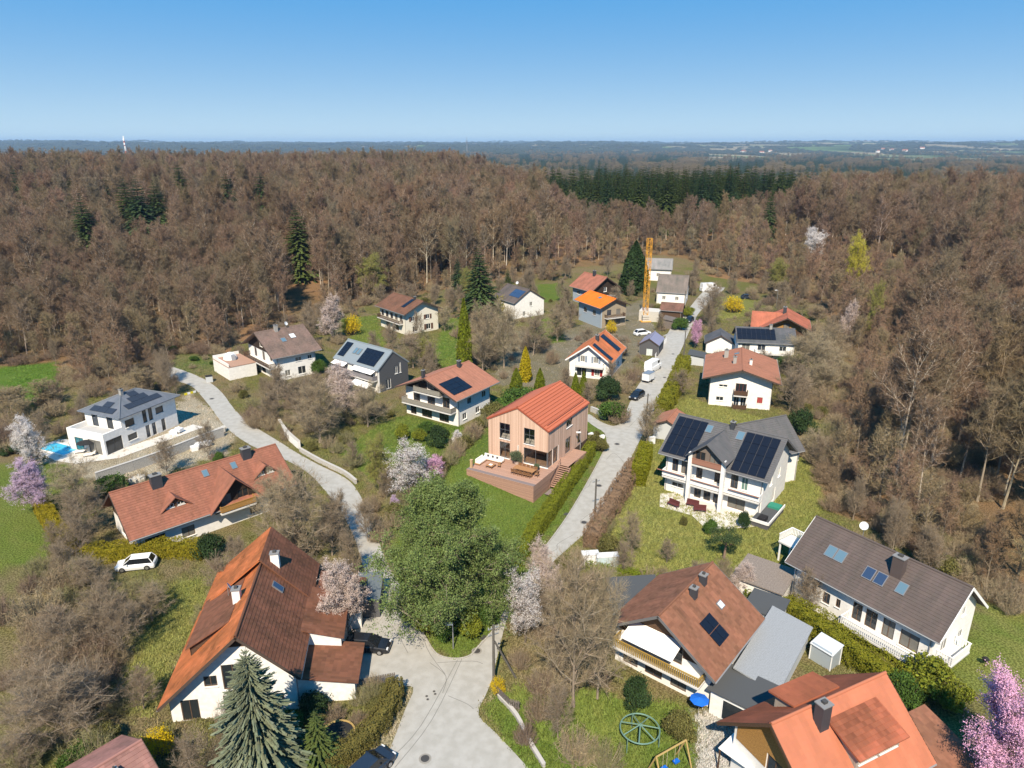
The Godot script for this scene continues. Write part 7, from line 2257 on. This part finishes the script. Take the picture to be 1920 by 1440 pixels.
func build_plants() -> void:
	rng.seed = 31
	big_tree()
	var pl := func(called: String, key: String, x: float, y: float, top: float, w: float, label: String, cat := "shrub", group := "") -> void:
		plant_px(called, key, label, cat, [x, y, top, w], group)
	# on the plot of the timber house
	for a in [[772, 1165, 1120, 70], [800, 1190, 1135, 60], [880, 1192, 1135, 60], [912, 1165, 1115, 60], [840, 1200, 1150, 50]]:
		pl.call("shrub", "lime_bush" if int(a[0]) % 3 else "green_bush", a[0], a[1], a[2], a[3], "low leafy shrub under the large leafy tree", "shrub", "shrubs under the large leafy tree")
	pl.call("shrub", "green_bush", 985, 768, 722, 120, "broad glossy evergreen shrub behind the timber house")
	pl.call("shrub", "olive_bush", 925, 790, 752, 60, "olive evergreen shrub at the rear corner of the timber house")
	pl.call("shrub", "green_bush", 1148, 790, 742, 62, "leafy roadside shrub on the verge opposite the drive")
	pl.call("shrub", "bush0", 1160, 792, 752, 50, "leafless shrub on the verge by the drive mouth")
	for a in [[1112, 838, 812, 36], [1126, 846, 820, 34], [1100, 826, 808, 26], [1118, 822, 806, 22]]:
		pl.call("shrub", "olive_bush", a[0], a[1], a[2], a[3], "brownish clipped shrub on the corner bed behind the timber house", "shrub", "clipped shrubs behind the timber house")
	# brush row between the timber house's lawn and the neighbour
	var row := smooth(pix([735, 985, 760, 950, 800, 915, 830, 885, 862, 850, 885, 825, 905, 800]), 3)
	var k := 0
	for p in row:
		k += 1
		var q: Vector3 = p + Vector3(rnd(-0.6, 0.6), 0, rnd(-0.6, 0.6))
		q.y = terrain(q.x, q.z)
		plant("shrub", ["bush0", "bush1", "olive_bush", "bush3"][k % 4], "twiggy brown-green shrub in the row along the timber house lawn", "shrub", q, rnd(2.2, 3.4), rnd(1.4, 2.0), "shrub row along the timber house lawn")
	pl.call("shrub", "white_blossom", 858, 838, 815, 30, "small white flowering bush in the row by the timber house")
	pl.call("shrub", "pink_blossom", 812, 905, 868, 60, "pink and white flowering bush beside the rust-red hedge")
	pl.call("shrub", "lilac_blossom", 742, 965, 938, 36, "small purple flowering bush at the left of the large leafy tree")
	hedge("rust-red low hedge near the pink flowering bush", pix([812, 880, 826, 868]), 1.0, 1.2, Color(0.30, 0.10, 0.06), 90.0, 0.08)
	# neighbour's garden on the left
	for a in [["blossom_tree", "thin_blossom", 775, 935, 858, 130, "large white blossom tree on the lawn of the chalet garden", "tree"], ["shrub", "olive_tree", 712, 925, 842, 70, "tall olive-green bush beside the white blossom tree", "shrub"], ["shrub", "lime_bush", 756, 822, 790, 40, "round yellow-green bush below the chalet balconies", "shrub"], ["shrub", "lime_bush", 785, 828, 800, 34, "smaller yellow-green bush next to the round one", "shrub"], ["shrub", "dark_bush", 822, 838, 792, 46, "round dark evergreen bush on the chalet lawn", "shrub"], ["shrub", "green_bush", 800, 812, 786, 40, "green bush close to the chalet terrace", "shrub"],
		["tree", "yard0", 600, 830, 735, 130, "spreading leafless tree in the sloping garden above the lane", "tree"], ["tree", "yard2", 690, 800, 735, 90, "leafless olive-tinted tree between chalet and grey house", "tree"], ["tree", "pale_blossom", 652, 790, 715, 100, "pale blossom tree in front of the modern grey house", "tree"], ["tree", "yard1", 560, 790, 720, 90, "brown leafless tree below the house with timber balconies", "tree"], ["tree", "pale_blossom", 622, 640, 580, 70, "pale blossom tree behind the house with timber balconies", "tree"],
		["shrub", "forsythia", 660, 628, 590, 36, "yellow forsythia above the modern grey house", "shrub"], ["shrub", "green_bush", 598, 700, 668, 34, "dark green shrub at the corner of the house with timber balconies", "shrub"], ["tree", "yard1", 775, 690, 640, 80, "leafless grey tree in front of the cream house", "tree"], ["tree", "olive_tree", 800, 690, 648, 60, "olive-green small tree by the brick path", "tree"], ["tree", "thuja", 872, 700, 560, 34, "tall slim blue-green conifer beside the lawn path", "tree"],
		["tree", "yard0", 905, 700, 592, 90, "large brown leafless tree in the middle garden", "tree"], ["tree", "yard2", 945, 690, 590, 90, "tawny leafless tree beside the large brown one", "tree"], ["tree", "yard1", 1000, 665, 600, 80, "brown leafless tree in front of the white dark-roofed house", "tree"], ["shrub", "golden_bush", 930, 590, 548, 40, "golden flowering shrub against the white dark-roofed house", "shrub"], ["tree", "yard0", 1045, 640, 590, 70, "grey leafless tree below the vivid orange roof", "tree"],
		["tree", "gold_thuja", 985, 715, 650, 28, "golden pointed conifer in the garden behind the timber house", "tree"], ["tree", "thuja", 968, 735, 690, 28, "yellow-green conifer left of the golden one", "tree"], ["tree", "thuja", 1012, 742, 690, 26, "yellow-green conifer right of the golden one", "tree"], ["tree", "thuja", 1078, 748, 698, 20, "green column conifer nearer the timber roof ridge", "tree"], ["tree", "thuja", 1093, 748, 696, 20, "green column conifer paired with its neighbour by the white gable", "tree"], ["shrub", "dark_bush", 1140, 750, 700, 60, "dark green shrub at the lane side of the white gabled house", "shrub"], ["shrub", "bush1", 1165, 735, 700, 50, "brown shrub on the lane bank below the van", "shrub"], ["shrub", "bush0", 1190, 712, 680, 36, "leafless shrub on the bank beside the trailer", "shrub"], ["shrub", "bush2", 1180, 722, 694, 30, "dark twiggy shrub on the bank beside the black hatchback", "shrub"],
		["tree", "olive_tree", 880, 570, 520, 60, "mossy leafless tree beside the tall spruce", "tree"], ["shrub", "forsythia", 1145, 625, 600, 22, "yellow bush below the half-built house", "shrub"], ["shrub", "green_bush", 1275, 618, 590, 36, "round green bush at the bend of the lane", "shrub"], ["shrub", "lime_bush", 1290, 592, 572, 40, "yellow-green bush beyond the bend of the lane", "shrub"], ["tree", "yard1", 1330, 610, 545, 70, "leafless tree at the end of the lane", "tree"], ["tree", "dark_column", 1188, 552, 452, 62, "tall dense dark conifer beside the crane", "tree"], ["shrub", "pink_blossom", 1302, 655, 612, 30, "pink flowering bush on the lane by the small garage", "shrub"], ["shrub", "forsythia", 1372, 585, 555, 40, "yellow forsythia above the small white garage", "shrub"],
		["tree", "yard0", 1212, 835, 765, 60, "leafless bush-tree round the utility pole by the drive", "tree"]]:
		pl.call(a[0] if a[0] != "tree" else "garden_tree", a[1], a[2], a[3], a[4], a[5], a[6], a[7])
	# right side
	for a in [["garden_tree", "yard2", 1510, 720, 640, 130, "large tawny leafless tree beside the clay-roofed chalet", "tree"], ["garden_tree", "yard1", 1480, 770, 700, 90, "brown leafless tree below the clay-roofed chalet", "tree"], ["garden_tree", "yard0", 1550, 690, 620, 90, "leafless tree at the wood edge by the black solar roof", "tree"], ["shrub", "dark_bush", 1500, 815, 762, 56, "dark evergreen shrub behind the double solar house", "shrub"], ["shrub", "green_bush", 1480, 690, 660, 50, "olive shrub between the solar roof and the chalet", "shrub"],
		["garden_tree", "yard0", 1184, 1040, 975, 60, "thin leafless fruit tree on the solar house lawn", "tree"], ["shrub", "dark_bush", 1393, 990, 955, 28, "clipped dark ball bush by the solar house terrace", "shrub"], ["shrub", "green_bush", 1332, 1000, 968, 34, "low green bush on the terrace edge", "shrub"], ["shrub", "olive_bush", 1282, 985, 966, 18, "small round bush on the lawn by the terrace", "shrub"], ["shrub", "olive_bush", 1140, 1040, 1000, 60, "rounded olive shrub at the end of the brown hedge", "shrub"], ["garden_tree", "yard1", 1250, 1055, 1020, 40, "tiny leafless fruit tree on the solar house lawn", "tree"],
		["garden_tree", "yard0", 1075, 1325, 1085, 190, "large leafless tree with several stems in the corner garden", "tree"], ["garden_tree", "yard2", 1120, 1310, 1110, 120, "leafless tree behind the large many-stemmed one", "tree"], ["blossom_tree", "thin_blossom", 985, 1205, 1105, 105, "white blossom tree overhanging the lane by the braced pole", "tree"], ["blossom_tree", "pale_blossom", 1020, 1140, 1050, 80, "pale pinkish blossom tree leaning over the lane", "tree"], ["shrub", "dark_bush", 1190, 1325, 1262, 62, "tall dark evergreen bush in front of the balcony awning", "shrub"], ["garden_tree", "yard1", 1046, 1385, 1305, 70, "small pruned fruit tree on the swing lawn", "tree"],
		["shrub", "bush1", 1080, 1425, 1365, 90, "greyish twiggy shrub at the bottom of the swing lawn", "shrub"], ["shrub", "bush3", 1135, 1440, 1385, 80, "brown-green twiggy shrub beside the swing lawn", "shrub"], ["shrub", "olive_bush", 1270, 1385, 1330, 70, "leafy mixed shrub beside the paved yard", "shrub"], ["shrub", "bush0", 1010, 1350, 1300, 60, "leafless shrub behind the weathered roadside fence", "shrub"], ["shrub", "bush2", 985, 1395, 1350, 50, "dark leafless shrub along the concrete edging", "shrub"], ["shrub", "forsythia", 932, 1300, 1270, 30, "yellow flowering shrub at the foot of the braced pole", "shrub"],
		["shrub", "lime_bush", 1735, 1300, 1232, 130, "feathery yellow-green bamboo clump by the white balcony", "shrub"], ["shrub", "green_bush", 1690, 1320, 1258, 90, "green bush between the bamboo and the hedge", "shrub"], ["shrub", "lime_bush", 1790, 1330, 1275, 80, "yellow-green bush next to the pink blossom tree", "shrub"], ["blossom_tree", "pink_blossom", 1852, 1490, 1318, 230, "large pink blossom tree beside the lean-to roof", "tree"], ["garden_tree", "yard1", 1510, 1150, 1085, 70, "leafless shrub-tree at the corner of the brown-roofed house", "tree"], ["garden_tree", "pale_blossom", 1385, 1115, 1070, 60, "pale flowering bush before the tan-roofed garage", "tree"]]:
		pl.call(a[0], a[1], a[2], a[3], a[4], a[5], a[6], a[7])
	pine()
	# left side
	for a in [["blossom_tree", "white_blossom", 62, 880, 810, 66, "white blossom tree by the villa's pool terrace", "tree"], ["blossom_tree", "lilac_blossom", 70, 965, 885, 100, "mauve blossom tree at the head of the yellow-green hedge", "tree"], ["garden_tree", "yard0", 555, 1060, 915, 170, "broad olive-brown leafless tree between red roof and lane", "tree"], ["garden_tree", "yard1", 636, 1005, 935, 60, "leafless tree overhanging the lane beside the broad one", "tree"], ["garden_tree", "yard2", 520, 985, 905, 90, "leafless tree before the cross gable of the long red roof", "tree"], ["garden_tree", "yard1", 690, 1015, 950, 60, "thin leafless tree on the lane edge beside the large leafy tree", "tree"],
		["blossom_tree", "pale_blossom", 655, 1195, 1090, 130, "pale pink blossom tree over the dark car on the drive", "tree"], ["spruce_tree", "blue_spruce", 495, 1470, 1212, 185, "broad blue-green spruce in front of the white gable", "tree"], ["spruce_tree", "spruce1", 600, 1440, 1330, 90, "dark green spruce behind the trampoline", "tree"], ["shrub", "forsythia", 300, 1415, 1368, 56, "bright yellow forsythia beside the mauve roof", "shrub"], ["shrub", "green_bush", 150, 1450, 1392, 80, "round green bush left of the mauve roof", "shrub"], ["shrub", "green_bush", 205, 1420, 1385, 50, "green bush between the round bush and the forsythia", "shrub"], ["garden_tree", "yard1", 230, 1230, 1140, 110, "purplish leafless tree on the slope lawn", "tree"], ["garden_tree", "yard0", 285, 1165, 1112, 90, "dark brown leafless tree by the white car drive", "tree"],
		["shrub", "dark_bush", 395, 1045, 995, 60, "dark evergreen bush at the end of the yellow-green hedge", "shrub"], ["shrub", "green_bush", 412, 870, 842, 24, "round green bush beside the red roof's tin chimney", "shrub"], ["shrub", "green_bush", 210, 925, 885, 70, "green shrub at the end wall of the long red roof", "shrub"], ["garden_tree", "yard2", 150, 965, 885, 120, "brown leafless tree behind the mauve blossom tree", "tree"], ["garden_tree", "yard1", 170, 1000, 930, 90, "leafless bush-tree beside the yellow-green hedge", "tree"], ["garden_tree", "yard1", 270, 1330, 1270, 80, "leafless apple tree on the lawn beside the swept roof", "tree"], ["shrub", "green_bush", 545, 1375, 1330, 70, "green shrub beneath the white gable windows", "shrub"], ["shrub", "dark_bush", 590, 1340, 1300, 70, "dark shrub at the corner of the garage wing", "shrub"], ["shrub", "bush1", 700, 1300, 1262, 40, "brown shrub behind the weathered timber fence", "shrub"]]:
		pl.call(a[0], a[1], a[2], a[3], a[4], a[5], a[6], a[7])
	# scattered scrub, zone by zone
	between_houses()
	scrub([0, 745, 120, 735, 320, 720, 300, 745, 150, 800, 110, 790, 40, 850, -60, 880], 30, ["bush0", "bush1", "bush2", "young1"], "brown leafless scrub between the meadow and the villa", "scrub by the villa", 1.8, 4.2)
	scrub([-40, 1075, 130, 1080, 210, 1100, 320, 1112, 250, 1200, 200, 1300, 260, 1380, 120, 1480, -40, 1480], 34, ["bush0", "bush1", "bush3", "bush2", "yard1"], "leafless shrub in the overgrown garden below the drive", "shrubs of the overgrown garden", 1.8, 4.2)
	scrub([425, 780, 450, 775, 520, 835, 560, 850, 530, 800, 470, 760], 12, ["bush2", "bush0", "bush1"], "leafless shrub on the bank above the bend of the lane", "shrubs above the lane bend", 1.6, 3.0)
	scrub([560, 760, 640, 800, 700, 850, 660, 880, 600, 860, 540, 800], 14, ["bush3", "olive_bush", "bush1"], "olive-brown shrub on the bank behind the low pale wall", "shrubs behind the low pale wall", 1.4, 2.8)
	scrub([300, 680, 330, 655, 420, 665, 425, 690, 400, 700], 6, ["bush1", "green_bush"], "low shrub where the lane enters the wood", "shrubs where the lane enters the wood", 1.0, 2.0)
	scrub([640, 900, 700, 960, 720, 1020, 690, 1000, 650, 930], 8, ["bush0", "bush1"], "leafless shrub at the lane side of the chalet garden", "shrubs on the lane side", 1.4, 2.6)
	scrub([830, 620, 900, 600, 1010, 640, 1040, 690, 960, 700, 880, 690], 14, ["bush0", "bush1", "bush3", "yard2"], "tawny leafless shrub in the middle gardens", "shrubs of the middle gardens", 1.8, 4.0)
	scrub([690, 575, 760, 540, 880, 540, 980, 525, 1060, 515, 1060, 530, 900, 580, 850, 560], 16, ["bush0", "bush1", "bush2", "young0"], "leafless shrub between the rear houses and the wood", "shrubs before the wood", 2.0, 4.0)
	scrub([1300, 545, 1430, 540, 1540, 585, 1560, 640, 1520, 640, 1500, 590, 1400, 560], 16, ["bush0", "bush1", "bush2", "young1"], "leafless shrub along the wood behind the red-roofed chalet", "shrubs behind the red-roofed chalet", 2.0, 4.0)
	scrub([1520, 640, 1585, 640, 1590, 720, 1560, 800, 1535, 900, 1490, 840, 1480, 720], 22, ["bush0", "bush1", "bush3", "yard2"], "leafless shrub between the right-hand gardens and the wood".replace("right-hand ", "solar houses' "), "shrubs beside the solar houses", 1.8, 4.0)
	scrub([960, 1120, 1060, 1060, 1140, 1130, 1160, 1260, 1130, 1330, 960, 1320], 14, ["bush1", "bush2", "bush0"], "leafless shrub under the trees of the corner garden", "shrubs of the corner garden", 1.6, 3.2)
	scrub([1560, 975, 1640, 990, 1760, 1075, 1860, 1140, 1960, 1190, 1980, 1150, 1700, 985], 24, ["bush1", "bush3", "bush0"], "tan scrub bush at the wood edge behind the brown roof", "scrub behind the brown roof", 1.5, 3.0)
	scrub([1170, 640, 1215, 640, 1195, 700, 1120, 735, 1100, 690], 8, ["bush0", "bush3"], "leafless shrub between the white gable and the lane", "shrubs by the white gable", 1.4, 2.6)
	scrub([590, 1330, 640, 1300, 740, 1290, 730, 1330, 690, 1380, 600, 1420], 10, ["bush0", "bush3", "olive_bush"], "mixed shrub in the strip garden by the lower road", "shrubs by the lower road", 1.0, 2.0)
	scrub([20, 800, 110, 790, 60, 850, 0, 860], 6, ["bush2", "dark_bush"], "dark shrub behind the pool terrace", "shrubs behind the pool", 1.5, 2.6)
	scrub([965, 640, 1060, 620, 1180, 640, 1175, 690, 1060, 640, 1010, 700, 930, 715], 20, ["bush0", "bush2", "bush1", "yard1"], "brown leafless shrub round the building ground behind the white gable", "shrubs round the building ground", 1.2, 3.0)
	# hedges
	hedge("clipped yellow-green hedge between the timber house and the lane", smooth(pix([972, 1062, 990, 1030, 1010, 998, 1035, 962, 1062, 920, 1090, 880, 1108, 850]), 2), 1.5, 2.1, Color(0.135, 0.15, 0.015), 170.0, 0.065, 0.16)
	hedge("brown leafless beech hedge across the lane from the deck", smooth(pix([1108, 1030, 1130, 985, 1150, 950, 1172, 915, 1190, 885]), 2), 2.2, 2.2, Color(0.225, 0.15, 0.095), 230.0, 0.05, 0.3)
	hedge("short block of tall yellow-green thuja at the end of the beech hedge", pix([1196, 912, 1204, 885, 1210, 862]), 2.0, 3.2, Color(0.16, 0.165, 0.012), 150.0, 0.08)
	hedge("tall yellow-green hedge climbing beside the lane to the chalet", smooth(pix([1240, 780, 1256, 752, 1270, 722, 1282, 690]), 2), 2.6, 3.0, Color(0.17, 0.17, 0.018), 140.0, 0.08, 0.3)
	hedge("thick yellow-green hedge between the brown roof and the greenhouse", smooth(pix([1470, 1150, 1520, 1182, 1590, 1232, 1660, 1285, 1700, 1320]), 2), 2.4, 2.2, Color(0.15, 0.15, 0.015), 150.0, 0.075, 0.25)
	hedge("low green hedge under the solar house lawn", pix([1098, 1072, 1150, 1078, 1240, 1095]), 1.0, 1.2, Color(0.12, 0.15, 0.015), 80.0, 0.09)
	hedge("low green hedge behind the dark flat garage", pix([1395, 1122, 1430, 1130, 1470, 1142]), 0.9, 1.2, Color(0.13, 0.15, 0.015), 80.0, 0.09)
	hedge("long yellow-green hedge running down from the mauve blossom tree", pix([78, 955, 105, 1000, 140, 1045]), 1.8, 2.0, Color(0.20, 0.165, 0.012), 150.0, 0.075)
	hedge("yellow-green hedge behind the white car's drive", smooth(pix([160, 1052, 240, 1046, 330, 1040, 385, 1045]), 2), 1.8, 2.0, Color(0.19, 0.165, 0.014), 150.0, 0.075, 0.25)
	hedge("dark mixed hedge bending round the lower road's verge", smooth(pix([742, 1298, 735, 1330, 715, 1362, 690, 1395, 655, 1425, 610, 1450]), 2), 1.5, 1.8, Color(0.12, 0.105, 0.03), 170.0, 0.065, 0.3)

func scrub(a: Array, n: int, keys: Array, label: String, group: String, h0: float, h1: float) -> void:
	var p := poly(a)
	var box := Rect2(p[0], Vector2.ZERO)
	for q in p:
		box = box.expand(q)
	var k := 0
	for t in n * 40:
		var x := rnd(box.position.x, box.end.x)
		var z := rnd(box.position.y, box.end.y)
		if not inside(p, x, z) or inside(road_poly, x, z) or near_house(x, z):
			continue
		var key: String = keys[k % keys.size()]
		var h := rnd(h0, h1) * (1.5 if key.begins_with("yard") or key.begins_with("young") else 1.0)
		plant("shrub", key, label, "shrub", Vector3(x, terrain(x, z) - 0.05, z), h, h * rnd(0.55, 0.8), group)
		k += 1
		if k >= n:
			break

func pine() -> void:
	var p := gt(1357, 1048)
	var o := thing("pine_tree", "small flat-crowned pine with a bare trunk on the solar house lawn", "tree", p)
	var t := MB.new()
	t.col = Color(0.22, 0.15, 0.11)
	t.tube(Vector3(0, -0.2, 0), Vector3(0.1, 2.6, 0), 0.16, 0.11, 7)
	for k in 6:
		var a := k * 1.05
		t.tube(Vector3(0.1, 1.7 + k * 0.15, 0), Vector3(cos(a) * 1.6, 2.8 + 0.15 * k, sin(a) * 1.6), 0.06, 0.03, 5)
	part(o, "trunk", t.mesh(), leafmat("bark", 0.95, 0.0))
	var b := MB.new()
	rng.seed = 77
	for k in 9:
		var a := k * 0.9
		var c := Vector3(cos(a) * (1.4 if k < 7 else 0.3), 3.0 + rnd(-0.2, 0.5), sin(a) * (1.4 if k < 7 else 0.3))
		for i in 420:
			b.col = vary(Color(0.05, 0.075, 0.03), 0.3)
			var d := rdir()
			leaf(b, c + Vector3(d.x * 0.75, d.y * 0.4, d.z * 0.75) * pow(rng.randf(), 0.4), rnd(0.05, 0.1), d)
	part(o, "crown", b.mesh(), leafmat("needles", 0.8, 0.1))

# shrubs standing loose in the gardens, on beds that are neither lawn, lane nor house
func between_houses() -> void:
	rng.seed = 404
	var kindsof := [["bush0", "brown leafless shrub in the beds between the houses"], ["bush1", "straw-coloured leafless shrub in the beds between the houses"], ["bush2", "dark leafless shrub in the beds between the houses"], ["bush3", "olive-tinted leafless shrub in the beds between the houses"], ["olive_bush", "small olive evergreen shrub in the beds between the houses"], ["green_bush", "small green evergreen shrub in the beds between the houses"], ["yard1", "small leafless fruit tree in the beds between the houses"]]
	var n := 0
	var rest := {}
	for t in 14000:
		var d := (42.0 + 30.0 * rng.randf()) if n < 34 else 60.0 + 205.0 * pow(rng.randf(), 0.8)
		var x := rnd(-0.74, 0.74) * d
		var z := -d
		if not inside(village, x, z) or not open_bed(x, z, 1.6):
			continue
		if noise2.get_noise_2d(x * 4.0, z * 4.0) < -0.12:
			continue
		var k: Array = kindsof[[0, 1, 2, 3, 0, 6, 3, 4, 6, 6, 0, 1][rng.randi_range(0, 11)]]
		var h := rnd(0.8, 2.7)
		if k[0] == "yard1":
			h = rnd(3.5, 6.5)
		if n >= 34:
			if not rest.has(k[0]):
				rest[k[0]] = []
			var sx: float = h * rnd(0.5, 0.85) / kinds[k[0]][1] * (0.6 if k[0] == "yard1" else 1.0)
			rest[k[0]].append(Transform3D(Basis(Vector3.UP, rnd(0, TAU)).scaled(Vector3(sx, h / kinds[k[0]][0], sx)), Vector3(x, terrain(x, z) - 0.05, z)))
			n += 1
			if n >= 720:
				break
			continue
		plant("shrub" if k[0] != "yard1" else "fruit_tree", k[0], k[1], "shrub" if k[0] != "yard1" else "tree", Vector3(x, terrain(x, z) - 0.05, z), h, h * rnd(0.5, 0.85) * (0.6 if k[0] == "yard1" else 1.0), k[1].replace("in the beds ", "") + " group")
		n += 1
	for key in rest:
		for q in kinds[key][2]:
			scatter("garden_scrub", q[1], q[2], rest[key], "loose mass of small shrubs filling the beds between the houses")

func open_bed(x: float, z: float, gap: float) -> bool:
	var p := Vector2(x, z)
	for f in footprints:
		if p.distance_to(f[0]) < f[1] + gap:
			return false
	for s in zones:
		if s[1].has_point(p) and inside(s[0], x, z):
			return false
	for o in [Vector2(gap, 0), Vector2(-gap, 0), Vector2(0, gap), Vector2(0, -gap)]:
		if inside(road_poly, x + o.x, z + o.y):
			return false
	return MAIN.distance_to(p) > 16.0

# tufts that roughen the lawns, the beds and the verges
func build_grass() -> void:
	rng.seed = 55
	var b := MB.new()
	for i in 11:
		var a := rnd(0, TAU)
		var o := Vector3(cos(a), 0, sin(a)) * rnd(0.02, 0.3)
		var s := Vector3(-sin(a), 0, cos(a)) * rnd(0.03, 0.06)
		b.tri(o - s, o + s, o + Vector3(rnd(-0.12, 0.12), rnd(0.1, 0.24), rnd(-0.12, 0.12)))
	var mm := MultiMesh.new()
	mm.transform_format = MultiMesh.TRANSFORM_3D
	mm.use_colors = true
	mm.mesh = b.mesh()
	var list := []
	for i in 150000:
		var d := 42.0 + 170.0 * pow(rng.randf(), 1.3)
		var x := rnd(-0.75, 0.75) * d
		var z := -d
		if not inside(village, x, z) or inside(road_poly, x, z):
			continue
		var ok := true
		for f in footprints:
			if Vector2(x, z).distance_to(f[0]) < f[1] * 0.72:
				ok = false
				break
		if not ok or MAIN.distance_to(Vector2(x, z)) < 9.0:
			continue
		var c := ground_color(x, z)
		if c.r > c.g * 1.12 and rng.randf() < 0.8:
			continue
		var sc := rnd(0.5, 1.1) * (1.0 if inside(zones[0][0], x, z) else 1.5)
		list.append([Transform3D(Basis(Vector3.UP, rnd(0, TAU)).scaled(Vector3(sc, sc * 0.8, sc)), Vector3(x, terrain(x, z), z)), vary(c * 1.05, 0.1)])
	mm.instance_count = list.size()
	for i in list.size():
		mm.set_instance_transform(i, list[i][0])
		mm.set_instance_color(i, list[i][1])
	var o := MultiMeshInstance3D.new()
	o.name = numbered("grass")
	o.multimesh = mm
	o.material_override = leafmat("grass blades", 0.85, 0.15)
	add_child(o)
	metas(o, "grass tufts growing over the lawns and verges of the village", "grass", "", "stuff")

func near_house(x: float, z: float) -> bool:
	for f in footprints:
		if Vector2(x, z).distance_to(f[0]) < f[1] * 0.72:
			return true
	return false
